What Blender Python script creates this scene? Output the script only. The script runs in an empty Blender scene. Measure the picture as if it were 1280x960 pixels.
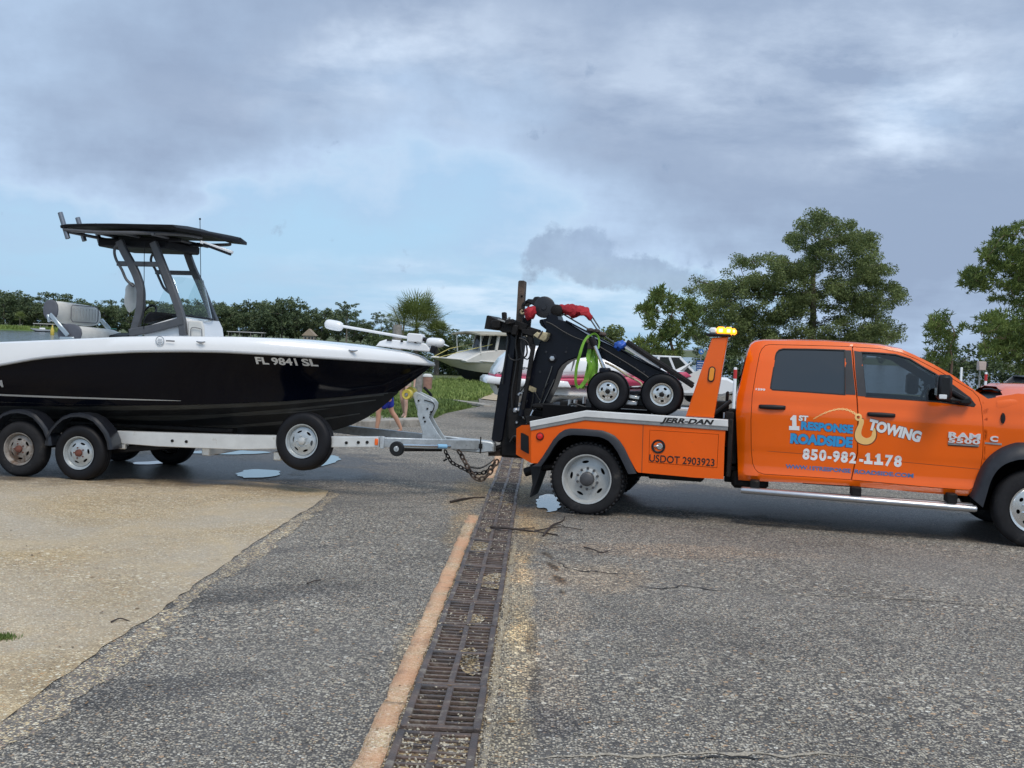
import bpy, bmesh, math, random
from mathutils import Vector, Matrix, Euler, noise
from mathutils.geometry import delaunay_2d_cdt
R = math.radians
V3 = Vector
scene = bpy.context.scene
col = scene.collection
rng = random.Random(7)

# ------------------------------------------------------------------ camera
F = 1400.0                      # focal length in photograph pixels (1280 wide)
ROLL, PITCH = 0.041, math.atan(52 / 1400)
CAM = V3((0, 0, 1.73))
_f = V3((0, math.cos(PITCH), -math.sin(PITCH)))
_u0 = V3((0, math.sin(PITCH), math.cos(PITCH)))
_r0 = V3((1, 0, 0))
_r = math.cos(ROLL) * _r0 + math.sin(ROLL) * _u0
_u = -math.sin(ROLL) * _r0 + math.cos(ROLL) * _u0
cam_data = bpy.data.cameras.new('camera')
cam_data.sensor_width = 36
cam_data.lens = F / 1280 * 36
cam_data.clip_start = 0.05
cam_data.clip_end = 4000
cam = bpy.data.objects.new('camera', cam_data)
cam.matrix_world = Matrix(((_r.x, _u.x, -_f.x, CAM.x), (_r.y, _u.y, -_f.y, CAM.y), (_r.z, _u.z, -_f.z, CAM.z), (0, 0, 0, 1)))
col.objects.link(cam)
scene.camera = cam

def ray(u, v):
    return _f + (u - 640) / F * _r + (480 - v) / F * _u

def project(p):
    d = V3(p) - CAM
    z = d.dot(_f)
    return 640 + F * d.dot(_r) / z, 480 - F * d.dot(_u) / z

# ------------------------------------------------------------------ world: Nishita sky behind a broken layer of rain cloud
SUN_EL, SUN_AZ = 56.0, 160.0     # azimuth clockwise from +Y (the view direction): the light comes from behind the camera, right
world = bpy.data.worlds.new('World')
scene.world = world
world.use_nodes = True
wn, wl = world.node_tree.nodes, world.node_tree.links
wn.clear()
def W(t, **k):
    n = wn.new(t)
    for a, b in k.items():
        setattr(n, a, b)
    return n
def wmath(op, a, b=None, clamp=False):
    n = W('ShaderNodeMath', operation=op, use_clamp=clamp)
    for i, x in enumerate((a, b)):
        if x is None: continue
        if isinstance(x, (int, float)): n.inputs[i].default_value = x
        else: wl.new(x, n.inputs[i])
    return n.outputs[0]
def wmix(fac, a, b):
    n = W('ShaderNodeMix', data_type='RGBA')
    for s, x in ((0, fac), (6, a), (7, b)):
        if isinstance(x, (int, float)): n.inputs[s].default_value = x
        elif isinstance(x, tuple): n.inputs[s].default_value = x
        else: wl.new(x, n.inputs[s])
    return n.outputs[2]
def wramp(fac, stops):
    n = W('ShaderNodeValToRGB')
    e = n.color_ramp.elements
    while len(e) < len(stops): e.new(0.5)
    for i, (p, c) in enumerate(stops):
        e[i].position = p; e[i].color = c if isinstance(c, tuple) else (c, c, c, 1)
    wl.new(fac, n.inputs[0])
    return n.outputs[0]
sky = W('ShaderNodeTexSky', sky_type='NISHITA', sun_disc=False)
sky.sun_elevation = R(SUN_EL); sky.sun_rotation = R(SUN_AZ); sky.air_density = 1.2; sky.dust_density = 2.0; sky.ozone_density = 1.5
tc = W('ShaderNodeTexCoord')
sep = W('ShaderNodeSeparateXYZ'); wl.new(tc.outputs['Generated'], sep.inputs[0])
zz = wmath('MAXIMUM', wmath('ADD', sep.outputs[2], 0.16), 0.03)
comb = W('ShaderNodeCombineXYZ')
wl.new(wmath('DIVIDE', sep.outputs[0], zz), comb.inputs[0])
wl.new(wmath('DIVIDE', sep.outputs[1], zz), comb.inputs[1])
def wnoise(scale, detail, rough, off, dist=0.0, sy=1.0):
    mp = W('ShaderNodeMapping'); wl.new(comb.outputs[0], mp.inputs[0])
    mp.inputs['Location'].default_value = off; mp.inputs['Scale'].default_value = (1, sy, 1)
    n = W('ShaderNodeTexNoise'); wl.new(mp.outputs[0], n.inputs[0])
    n.inputs['Scale'].default_value = scale; n.inputs['Detail'].default_value = detail
    n.inputs['Roughness'].default_value = rough; n.inputs['Distortion'].default_value = dist
    return n.outputs[0]
# slightly warped direction for the cloud banks, so their borders are ragged
wn_ = W('ShaderNodeTexNoise'); wl.new(tc.outputs['Generated'], wn_.inputs[0])
wn_.inputs['Scale'].default_value = 4.5; wn_.inputs['Detail'].default_value = 6; wn_.inputs['Roughness'].default_value = 0.6
vs = W('ShaderNodeVectorMath', operation='SUBTRACT'); wl.new(wn_.outputs['Color'], vs.inputs[0]); vs.inputs[1].default_value = (0.5, 0.5, 0.5)
vm = W('ShaderNodeVectorMath', operation='SCALE'); wl.new(vs.outputs[0], vm.inputs[0]); vm.inputs['Scale'].default_value = 0.22
va = W('ShaderNodeVectorMath', operation='ADD'); wl.new(tc.outputs['Generated'], va.inputs[0]); wl.new(vm.outputs[0], va.inputs[1])
def bank(u, v, ax, ay, gain, warped=True, tilt=0.0):
    """A cloud bank round the direction seen at (u, v): elliptical falloff with half-widths ax, ay in degrees."""
    d = ray(u, v).normalized()
    h = V3((d.y, -d.x, 0)).normalized(); k = h.cross(d).normalized()
    if k.z < 0: k = -k
    h2 = h * math.cos(tilt) + k * math.sin(tilt); k2 = k * math.cos(tilt) - h * math.sin(tilt)
    acc = None
    for axis, s in ((h2, ax), (k2, ay)):
        dt = W('ShaderNodeVectorMath', operation='DOT_PRODUCT')
        wl.new(va.outputs[0] if warped else tc.outputs['Generated'], dt.inputs[0]); dt.inputs[1].default_value = axis / math.radians(s)
        sh = wmath('SUBTRACT', dt.outputs['Value'], d.dot(axis) / math.radians(s))
        q = wmath('MULTIPLY', sh, sh)
        acc = q if acc is None else wmath('ADD', acc, q)
    dt = W('ShaderNodeVectorMath', operation='DOT_PRODUCT'); wl.new(tc.outputs['Generated'], dt.inputs[0]); dt.inputs[1].default_value = d
    front = wmath('GREATER_THAN', dt.outputs['Value'], 0.0)
    g = wmath('EXPONENT', wmath('MULTIPLY', acc, -1.0))
    return wmath('MULTIPLY', wmath('MULTIPLY', g, front), gain)
base = wnoise(0.62, 9, 0.52, (3.1, 0.4, 0), 0.08)
dens = wmath('ADD', wmath('MULTIPLY', wmath('SUBTRACT', base, 0.5), 1.5), 0.50)
for args in (   # + = more cloud, - = a break
        (640, -60, 60, 12, 0.30), (170, 150, 18, 6.5, 0.24), (330, 165, 12, 5, 0.26, True, -0.25), (1010, 150, 17, 9, 0.36),
        (1010, 260, 14, 6, 0.26), (735, 318, 3.4, 1.7, 0.10), (1190, 330, 10, 5, 0.22),
        (480, 300, 19, 7.5, -0.66), (120, 330, 16, 5, -0.22), (690, 390, 10, 2.6, -0.4), (1150, 145, 3.8, 2.4, -0.40), (860, 320, 2.2, 2.2, -0.3), (620, 200, 8, 4, -0.16),
        (60, 230, 8, 4, 0.12)):
    dens = wmath('ADD', dens, bank(*args))
fine = wnoise(2.2, 8, 0.60, (1.3, 7.1, 0), 0.1)
lump = W('ShaderNodeTexNoise'); wl.new(tc.outputs['Generated'], lump.inputs[0]); lump.inputs['Scale'].default_value = 13; lump.inputs['Detail'].default_value = 8; lump.inputs['Roughness'].default_value = 0.58
lump2 = W('ShaderNodeTexNoise'); wl.new(tc.outputs['Generated'], lump2.inputs[0]); lump2.inputs['Scale'].default_value = 5; lump2.inputs['Detail'].default_value = 6; lump2.inputs['Roughness'].default_value = 0.55
dens = wmath('ADD', dens, wmath('MULTIPLY', wmath('SUBTRACT', lump.outputs[0], 0.5), 0.42))
dens = wmath('ADD', dens, wmath('MULTIPLY', wmath('SUBTRACT', lump2.outputs[0], 0.5), 0.55))
dens = wmath('ADD', dens, wmath('MULTIPLY', wmath('SUBTRACT', fine, 0.5), 0.30))
cover = wramp(dens, [(0.20, 0.86), (0.42, 0.93), (0.58, 0.98), (1.0, 1.0)])
tone = wramp(wmath('ADD', dens, wmath('MULTIPLY', wmath('SUBTRACT', wnoise(1.5, 7, 0.58, (9.3, 2.2, 0), 0.1), 0.5), 0.20)),
             [(0.06, (3.15, 5.0, 6.9, 1)), (0.32, (3.2, 4.7, 6.5, 1)), (0.50, (3.9, 5.15, 6.7, 1)), (0.58, (3.65, 4.75, 6.35, 1)), (0.76, (3.0, 3.9, 5.3, 1)), (1.0, (2.4, 3.1, 4.35, 1))])
# bright edges where the layer thins
edge = bank(460, 95, 7, 2.0, 0.9, True, 0.12)
for a in ((1150, 150, 5, 2.6, 1.2), (860, 60, 12, 3, 0.5), (620, 400, 9, 2.0, 0.9), (1090, 40, 12, 3, 0.4), (500, 335, 8, 0.8, 0.3), (660, 355, 6, 1.6, 0.7)):
    edge = wmath('ADD', edge, bank(*a))
edge = wmath('MULTIPLY', edge, wramp(fine, [(0.40, 0.0), (0.62, 1.0)]))
tone = wmix(wmath('MULTIPLY', edge, 0.55, True), tone, (6.4, 7.4, 8.7, 1))
cum = wmath('ADD', wmath('ADD', bank(745, 300, 1.1, 1.1, .85, False), bank(692, 312, 1.9, 1.0, .80, False)), wmath('ADD', bank(765, 342, 3.0, 1.1, .85, False), bank(850, 350, 2.6, .8, .62, False)))
cn = W('ShaderNodeTexNoise'); wl.new(tc.outputs['Generated'], cn.inputs[0]); cn.inputs['Scale'].default_value = 26; cn.inputs['Detail'].default_value = 9; cn.inputs['Roughness'].default_value = 0.6
cum = wmath('ADD', cum, wmath('MULTIPLY', wmath('SUBTRACT', cn.outputs[0], 0.5), 2.4))
cmask = wramp(cum, [(0.40, 0.0), (0.66, 0.80)])
tone = wmix(cmask, tone, wmix(wramp(cn.outputs[0], [(0.35, 0.0), (0.7, 1.0)]), (2.9, 3.85, 5.3, 1), (2.1, 2.85, 4.1, 1)))
below = wmath('LESS_THAN', sep.outputs[2], 0.0)
c_all = wmix(cover, sky.outputs[0], tone)
c_all = wmix(below, c_all, (1.6, 1.9, 2.2, 1))
bg = W('ShaderNodeBackground'); wl.new(c_all, bg.inputs[0]); bg.inputs[1].default_value = 0.10
wo = W('ShaderNodeOutputWorld'); wl.new(bg.outputs[0], wo.inputs[0])

# ------------------------------------------------------------------ sun through the overcast
sd = bpy.data.lights.new('sun', 'SUN'); sd.energy = 1.5; sd.angle = R(24); sd.color = (1, 0.91, 0.80)
sun = bpy.data.objects.new('sun', sd); col.objects.link(sun)
_az, _el = R(SUN_AZ), R(SUN_EL)
sdir = V3((math.sin(_az) * math.cos(_el), math.cos(_az) * math.cos(_el), math.sin(_el)))
sun.rotation_euler = sdir.to_track_quat('Z', 'Y').to_euler()
sun.location = (10, -20, 30)
vs_ = scene.view_settings
vs_.view_transform = 'Standard'; vs_.look = 'None'; vs_.exposure = 0.45; vs_.gamma = 1
scene.display_settings.display_device = 'sRGB'
scene.cycles.max_bounces = 8
scene.cycles.transparent_max_bounces = 12

# ------------------------------------------------------------------ the lot: a plane that falls gently towards the water
_d1, _d2 = ray(640, 443.8), ray(1280, 473.3)
LN = _d1.cross(_d2).normalized()
if LN.z < 0: LN = -LN
SX, SY = LN.x / LN.z, LN.y / LN.z      # lot z = -(SX x + SY y)
def smooth(a, b, t):
    t = max(0.0, min(1.0, (t - a) / (b - a)))
    return t * t * (3 - 2 * t)
def lot_z(x, y):
    return -(SX * x + SY * y)
def ground_z(x, y):
    z = lot_z(x, y)
    return z + 0.02 * noise.noise(V3((x * .11, y * .11, 0)))
def on_lot(u, v):
    d = ray(u, v)
    t = CAM.dot(V3((SX, SY, 1))) / -d.dot(V3((SX, SY, 1)))
    return CAM + d * t
def at_depth(u, v, y):
    d = ray(u, v)
    return CAM + d * (y / d.y)

class Frame:
    """A local frame standing on the lot: x to the right, y away, z the lot's normal."""
    def __init__(s, origin, xdir):
        s.ez = LN.copy(); s.ex = (xdir - LN * xdir.dot(LN)).normalized(); s.ey = s.ez.cross(s.ex).normalized(); s.o = V3(origin)
        s.m = Matrix(((s.ex.x, s.ey.x, s.ez.x, s.o.x), (s.ex.y, s.ey.y, s.ez.y, s.o.y), (s.ex.z, s.ey.z, s.ez.z, s.o.z), (0, 0, 0, 1)))
        s.inv = s.m.inverted()
        s.c = s.inv @ CAM
        s.i3 = s.inv.to_3x3()
    def shifted(s, off):
        return Frame(s.m @ V3(off), s.ex)
    def y(s, u, v, yl):                    # pixel -> (x, z) on the local plane y = yl
        d = s.i3 @ ray(u, v); t = (yl - s.c.y) / d.y
        p = s.c + d * t
        return p.x, p.z
    def p(s, u, v, yl):
        a, b = s.y(u, v, yl); return V3((a, yl, b))
    def z(s, u, v, zl):
        d = s.i3 @ ray(u, v); t = (zl - s.c.z) / d.z
        return s.c + d * t

# ------------------------------------------------------------------ materials
MATS = {}
def mat(name, c, rough=0.6, metal=0.0, coat=0.0, var=0.0, vs=4.0, c2=None, bump=0.0, bs=60.0, spec=0.5, rvar=0.0, emit=None, alpha=None, trans=0.0, detail=5, dirt=None):
    if name in MATS: return MATS[name]
    m = bpy.data.materials.new(name); m.use_nodes = True
    n, l = m.node_tree.nodes, m.node_tree.links
    b = n['Principled BSDF']
    c = tuple(c) + ((1,) if len(c) == 3 else ())
    b.inputs['Base Color'].default_value = c
    b.inputs['Roughness'].default_value = rough; b.inputs['Metallic'].default_value = metal
    b.inputs['Coat Weight'].default_value = coat; b.inputs['Coat Roughness'].default_value = 0.06
    b.inputs['Specular IOR Level'].default_value = spec
    b.inputs['Transmission Weight'].default_value = trans
    if emit: b.inputs['Emission Color'].default_value = tuple(emit[:3]) + (1,); b.inputs['Emission Strength'].default_value = emit[3]
    if alpha is not None: b.inputs['Alpha'].default_value = alpha
    tc = n.new('ShaderNodeTexCoord')
    if var or c2:
        nz = n.new('ShaderNodeTexNoise'); nz.inputs['Scale'].default_value = vs; nz.inputs['Detail'].default_value = detail; nz.inputs['Roughness'].default_value = 0.6
        l.new(tc.outputs['Object'], nz.inputs[0])
        rp = n.new('ShaderNodeValToRGB'); e = rp.color_ramp.elements
        a = tuple(x * (1 - var) for x in c[:3]) + (1,); bb = (tuple(c2) + (1,)) if c2 else tuple(min(1, x * (1 + var)) for x in c[:3]) + (1,)
        e[0].position = 0.34; e[0].color = a; e[1].position = 0.66; e[1].color = bb
        l.new(nz.outputs[0], rp.inputs[0])
        out = rp.outputs[0]
        if dirt:
            n2 = n.new('ShaderNodeTexNoise'); n2.inputs['Scale'].default_value = dirt[3]; n2.inputs['Detail'].default_value = 8; n2.inputs['Roughness'].default_value = 0.7
            l.new(tc.outputs['Object'], n2.inputs[0])
            r2 = n.new('ShaderNodeValToRGB'); r2.color_ramp.elements[0].position = dirt[4]; r2.color_ramp.elements[1].position = dirt[4] + 0.12
            l.new(n2.outputs[0], r2.inputs[0])
            mx = n.new('ShaderNodeMix'); mx.data_type = 'RGBA'
            l.new(r2.outputs[0], mx.inputs[0]); l.new(out, mx.inputs[6]); mx.inputs[7].default_value = tuple(dirt[:3]) + (1,)
            out = mx.outputs[2]
        l.new(out, b.inputs['Base Color'])
    if rvar:
        nz = n.new('ShaderNodeTexNoise'); nz.inputs['Scale'].default_value = 7; nz.inputs['Detail'].default_value = 6
        l.new(tc.outputs['Object'], nz.inputs[0])
        mr = n.new('ShaderNodeMapRange'); mr.inputs['From Min'].default_value = 0.3; mr.inputs['From Max'].default_value = 0.7
        mr.inputs['To Min'].default_value = max(0, rough - rvar); mr.inputs['To Max'].default_value = rough + rvar
        l.new(nz.outputs[0], mr.inputs[0]); l.new(mr.outputs[0], b.inputs['Roughness'])
    if bump:
        nz = n.new('ShaderNodeTexNoise'); nz.inputs['Scale'].default_value = bs; nz.inputs['Detail'].default_value = 4
        l.new(tc.outputs['Object'], nz.inputs[0])
        bp = n.new('ShaderNodeBump'); bp.inputs['Strength'].default_value = bump; bp.inputs['Distance'].default_value = 0.01
        l.new(nz.outputs[0], bp.inputs['Height']); l.new(bp.outputs[0], b.inputs['Normal'])
    MATS[name] = m
    return m

# ------------------------------------------------------------------ mesh helpers
class G:
    """Collects shapes and links them as ONE mesh object."""
    def __init__(s): s.v = []; s.f = []
    def add(s, vs, fs):
        k = len(s.v); s.v += [tuple(v) for v in vs]; s.f += [tuple(i + k for i in f) for f in fs]; return s
    def box(s, c, d, b=0.0, rot=None):
        """box centred at c with size d, edges chamfered by b, turned by the matrix rot"""
        h = [x / 2 for x in d]; b = min(b, min(h) * 0.9)
        vs, idx = [], {}
        for i in (-1, 1):
            for j in (-1, 1):
                for k in (-1, 1):
                    sg = (i, j, k)
                    for a in range(3):
                        idx[(sg, a)] = len(vs)
                        vs.append(V3([sg[q] * (h[q] - (0 if q == a else b)) for q in range(3)]))
        fs = []
        if b <= 0:
            vs = [V3((i * h[0], j * h[1], k * h[2])) for i in (-1, 1) for j in (-1, 1) for k in (-1, 1)]
            fs = [(0, 1, 3, 2), (4, 6, 7, 5), (0, 4, 5, 1), (2, 3, 7, 6), (0, 2, 6, 4), (1, 5, 7, 3)]
        else:
            for a in range(3):
                p, q = [t for t in range(3) if t != a]
                for sg in (-1, 1):
                    def key(x, y):
                        t = [0, 0, 0]; t[a] = sg; t[p] = x; t[q] = y; return (tuple(t), a)
                    fs.append([idx[key(-1, -1)], idx[key(1, -1)], idx[key(1, 1)], idx[key(-1, 1)]])
            for a in range(3):
                p, q = [t for t in range(3) if t != a]
                for x in (-1, 1):
                    for y in (-1, 1):
                        def k2(z, ax):
                            t = [0, 0, 0]; t[a] = z; t[p] = x; t[q] = y; return (tuple(t), ax)
                        fs.append([idx[k2(-1, p)], idx[k2(1, p)], idx[k2(1, q)], idx[k2(-1, q)]])
            for i in (-1, 1):
                for j in (-1, 1):
                    for k in (-1, 1):
                        fs.append([idx[((i, j, k), a)] for a in range(3)])
        cc = V3(c)
        vs = [(rot @ v if rot else v) + cc for v in vs]
        # face outwards
        out = []
        for f in fs:
            fc = sum((vs[i] for i in f), V3()) / len(f)
            nn = (vs[f[1]] - vs[f[0]]).cross(vs[f[2]] - vs[f[0]])
            out.append(list(f) if nn.dot(fc - cc) > 0 else list(reversed(f)))
        return s.add(vs, out)
    def bar(s, a, b, w, h, bev=0.004, up=V3((0, 0, 1))):
        """box beam from a to b, w wide across, h high"""
        a, b = V3(a), V3(b); x = (b - a); L = x.length; x.normalize()
        y = up.cross(x)
        if y.length < 1e-4: y = V3((0, 1, 0)).cross(x)
        y.normalize(); z = x.cross(y)
        rot = Matrix(((x.x, y.x, z.x), (x.y, y.y, z.y), (x.z, y.z, z.z)))
        return s.box((a + b) / 2, (L, w, h), bev, rot)
    def tube(s, path, r, n=10, cap=True, sq=1.0, closed=False):
        P = [V3(p) for p in path]; m = len(P)
        rr = r if isinstance(r, (list, tuple)) else [r] * m
        t0 = (P[1] - P[0]).normalized()
        nn = V3((0, 0, 1)) if abs(t0.z) < 0.9 else V3((1, 0, 0))
        nn = (nn - t0 * nn.dot(t0)).normalized()
        rings = []
        for i in range(m):
            if closed: t = (P[(i + 1) % m] - P[i - 1]).normalized()
            else: t = ((P[min(i + 1, m - 1)] - P[i]).normalized() + (P[i] - P[max(i - 1, 0)]).normalized())
            if t.length < 1e-6: t = t0.copy()
            t.normalize(); nn = (nn - t * nn.dot(t))
            if nn.length < 1e-6: nn = t.orthogonal()
            nn.normalize(); bb = t.cross(nn)
            rings.append([P[i] + (nn * math.cos(2 * math.pi * k / n) + bb * math.sin(2 * math.pi * k / n) * sq) * rr[i] for k in range(n)])
        vs = [v for q in rings for v in q]; fs = []
        for i in range(m if closed else m - 1):
            j = (i + 1) % m
            for k in range(n):
                k2 = (k + 1) % n
                fs.append((i * n + k, i * n + k2, j * n + k2, j * n + k))
        if cap and not closed:
            fs.append(tuple(reversed(range(n)))); fs.append(tuple((m - 1) * n + k for k in range(n)))
        return s.add(vs, fs)
    def prism(s, poly, y0, y1, ch=0.0):
        """(x, z) outline extruded from y0 to y1, both rims chamfered by ch"""
        a = sum(poly[i][0] * poly[(i + 1) % len(poly)][1] - poly[(i + 1) % len(poly)][0] * poly[i][1] for i in range(len(poly)))
        if a < 0: poly = list(reversed(poly))
        n = len(poly)
        def inset(d):
            out = []
            for i in range(n):
                p0, p1, p2 = V3((*poly[i - 1], 0)), V3((*poly[i], 0)), V3((*poly[(i + 1) % n], 0))
                e1 = (p1 - p0).normalized(); e2 = (p2 - p1).normalized()
                n1 = V3((-e1.y, e1.x, 0)); n2 = V3((-e2.y, e2.x, 0)); m = (n1 + n2)
                if m.length < 1e-5: m = n1
                m.normalize(); k = max(0.35, m.dot(n1))
                q = p1 + m * d / k; out.append((q.x, q.y))
            return out
        if y0 > y1: y0, y1 = y1, y0
        rings = []
        if ch > 0:
            ins = inset(ch)
            rings = [(ins, y0), (poly, y0 + ch), (poly, y1 - ch), (ins, y1)]
        else: rings = [(poly, y0), (poly, y1)]
        vs = [(x, y, z) for ring, y in rings for x, z in ring]; fs = []
        for k in range(len(rings) - 1):
            for i in range(n):
                j = (i + 1) % n
                fs.append((k * n + i, k * n + j, (k + 1) * n + j, (k + 1) * n + i))
        fs.append(tuple(reversed(range(n)))); fs.append(tuple((len(rings) - 1) * n + i for i in range(n)))
        # caps face -y and +y
        fs = [tuple(reversed(f)) for f in fs[:-2]] + [tuple(range(n)), tuple(reversed([(len(rings) - 1) * n + i for i in range(n)]))] if False else fs
        return s.add(vs, fs)
    def lathe(s, prof, c=(0, 0, 0), n=40, a0=0.0, a1=2 * math.pi):
        """profile of (radius, y) turned round the local y axis through c"""
        full = abs(a1 - a0 - 2 * math.pi) < 1e-6
        m = n if full else n + 1
        vs = []
        for r, y in prof:
            for k in range(m):
                a = a0 + (a1 - a0) * k / n
                vs.append((c[0] + r * math.cos(a), c[1] + y, c[2] + r * math.sin(a)))
        fs = []
        for i in range(len(prof) - 1):
            for k in range(n):
                k2 = (k + 1) % m
                fs.append((i * m + k, i * m + k2, (i + 1) * m + k2, (i + 1) * m + k))
        return s.add(vs, fs)
    def disc(s, c, r, axis, th, n=20, b=0.0):
        ax = V3(axis).normalized(); c = V3(c)
        if b: s.tube([c - ax * th / 2, c - ax * (th / 2 - b), c + ax * (th / 2 - b), c + ax * th / 2], [r - b, r, r, r - b], n)
        else: s.tube([c - ax * th / 2, c + ax * th / 2], r, n)
        return s
    def loft(s, rings, closed=True, cap=True):
        n = len(rings[0]); k0 = len(s.v); vs = [v for q in rings for v in q]; fs = []
        for i in range(len(rings) - 1):
            for k in range(n if closed else n - 1):
                k2 = (k + 1) % n
                fs.append((i * n + k, i * n + k2, (i + 1) * n + k2, (i + 1) * n + k))
        if cap and closed:
            fs.append(tuple(reversed(range(n)))); fs.append(tuple((len(rings) - 1) * n + k for k in range(n)))
        return s.add(vs, fs)
    def ball(s, c, r, n=10, m=7):
        rx, ry, rz = r if isinstance(r, (tuple, list)) else (r, r, r)
        rings = []
        for i in range(m + 1):
            a = -math.pi / 2 + math.pi * i / m; rr = max(math.cos(a), 0.02)
            rings.append([(c[0] + rx * rr * math.cos(2 * math.pi * k / n), c[1] + ry * rr * math.sin(2 * math.pi * k / n), c[2] + rz * math.sin(a)) for k in range(n)])
        return s.loft(rings)
    def mesh(s, name, m=None, angle=38, fix=True):
        me = bpy.data.meshes.new(name); me.from_pydata(s.v, [], s.f)
        if fix:
            bm = bmesh.new(); bm.from_mesh(me)
            bmesh.ops.remove_doubles(bm, verts=bm.verts, dist=1e-5)
            bmesh.ops.recalc_face_normals(bm, faces=bm.faces)
            bm.to_mesh(me); bm.free()
        if angle is not None:
            me.shade_smooth(); me.set_sharp_from_angle(angle=R(angle))
        if m: me.materials.append(m)
        return me
    def build(s, name, m, parent=None, loc=None, label=None, angle=38, kind=None, fix=True):
        o = bpy.data.objects.new(name, s.mesh(name, m, angle, fix)); col.objects.link(o)
        if parent: o.parent = parent
        if loc is not None: o.location = loc
        if label: o['label'] = label
        if kind: o['kind'] = kind
        return o

def thing(name, label, cat, m=None, group=None):
    o = bpy.data.objects.new(name, None); col.objects.link(o); o.empty_display_size = 0.2
    if m is not None: o.matrix_world = m
    o['label'] = label; o['category'] = cat
    if group: o['group'] = group
    return o
def tag(o, label, cat, group=None, kind=None):
    o['label'] = label; o['category'] = cat
    if group: o['group'] = group
    if kind: o['kind'] = kind
    return o
def tree_copy(o, parent=None):
    c = o.copy(); col.objects.link(c)
    if parent: c.parent = parent
    for ch in o.children: tree_copy(ch, c)
    return c
def lerp(a, b, t): return a + (b - a) * t
def interp(pts, x):
    if x <= pts[0][0]: return pts[0][1]
    for (x0, y0), (x1, y1) in zip(pts, pts[1:]):
        if x <= x1: return lerp(y0, y1, (x - x0) / (x1 - x0) if x1 > x0 else 0)
    return pts[-1][1]
def catmull(pts, per=6, closed=False):
    P = [V3(p) for p in pts]; n = len(P); out = []
    for i in range(n if closed else n - 1):
        if closed: a, b, c, d = P[i - 1], P[i], P[(i + 1) % n], P[(i + 2) % n]
        else: a, b, c, d = P[max(i - 1, 0)], P[i], P[i + 1], P[min(i + 2, n - 1)]
        for k in range(per):
            t = k / per
            out.append(0.5 * ((2 * b) + (c - a) * t + (2 * a - 5 * b + 4 * c - d) * t * t + (3 * b - a - 3 * c + d) * t ** 3))
    if not closed: out.append(P[-1])
    return out
def inside(poly, x, y):
    r = False; n = len(poly)
    for i in range(n):
        x0, y0 = poly[i]; x1, y1 = poly[i - 1]
        if (y0 > y) != (y1 > y) and x < (x1 - x0) * (y - y0) / (y1 - y0) + x0: r = not r
    return r
def dens_poly(poly, step):
    out = []
    n = len(poly)
    for i in range(n):
        a, b = V3((*poly[i], 0)), V3((*poly[(i + 1) % n], 0)); k = max(1, int((b - a).length / step))
        out += [((a + (b - a) * j / k).x, (a + (b - a) * j / k).y) for j in range(k)]
    return out
def sheet(outline, holes, yf, th, step=0.05, rim=0.0):
    """A sheet-metal panel: an (x, z) outline with holes, following y = yf(x, z), th thick (towards +y)."""
    loops = [dens_poly(outline, step)] + [dens_poly(h, step) for h in holes]
    vs, es = [], []
    for lp in loops:
        k = len(vs); vs += [V3((x, z)).to_2d() if False else V3((x, z, 0)).to_2d() for x, z in lp]; es += [(k + i, k + (i + 1) % len(lp)) for i in range(len(lp))]
    xs = [p[0] for p in outline]; zs = [p[1] for p in outline]
    def near(x, z):
        for lp in loops:
            for a, b in lp:
                if (a - x) ** 2 + (b - z) ** 2 < (step * 0.45) ** 2: return True
        return False
    x = min(xs) + step * .5
    while x < max(xs):
        z = min(zs) + step * .5
        while z < max(zs):
            if inside(loops[0], x, z) and not any(inside(h, x, z) for h in loops[1:]) and not near(x, z): vs.append(V3((x, z, 0)).to_2d())
            z += step
        x += step
    ov, oe, of, *_ = delaunay_2d_cdt(vs, es, [], 0, 1e-6)
    tri = []
    for f in of:
        cx = sum(ov[i][0] for i in f) / 3; cz = sum(ov[i][1] for i in f) / 3
        if inside(loops[0], cx, cz) and not any(inside(h, cx, cz) for h in loops[1:]): tri.append(tuple(f))
    front = [(p[0], yf(p[0], p[1]), p[1]) for p in ov]; n = len(front)
    # edges used once are the rims
    cnt = {}
    for f in tri:
        for i in range(3):
            e = (f[i], f[(i + 1) % 3]); cnt[e] = cnt.get(e, 0) + 1
    g = G(); verts = list(front); fs = list(tri)
    if th:
        verts += [(a, b + th, c) for a, b, c in front]
        fs += [tuple(reversed([i + n for i in f])) for f in tri]
        for (a, b) in cnt:
            if (b, a) not in cnt: fs.append((b, a, a + n, b + n))
    g.add(verts, fs)
    return g
FONT = {}
def text_mesh(txt, bold=0.0, font=None, spacing=1.0, extr=0.0):
    """Flat letters as triangles in (x, y); returns verts, faces, width, cap height"""
    cu = bpy.data.curves.new('lettering', 'FONT'); cu.body = txt; cu.size = 1.0; cu.offset = bold; cu.space_character = spacing
    cu.resolution_u = 4; cu.extrude = extr
    o = bpy.data.objects.new('lettering', cu); col.objects.link(o)
    dg = bpy.context.evaluated_depsgraph_get(); dg.update()
    me = bpy.data.meshes.new_from_object(o.evaluated_get(dg))
    vs = [tuple(v.co) for v in me.vertices]; fs = [tuple(p.vertices) for p in me.polygons]
    bpy.data.objects.remove(o); bpy.data.curves.remove(cu); bpy.data.meshes.remove(me)
    x0 = min(v[0] for v in vs); x1 = max(v[0] for v in vs)
    return [(v[0] - x0, v[1], v[2]) for v in vs], fs, x1 - x0
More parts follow.
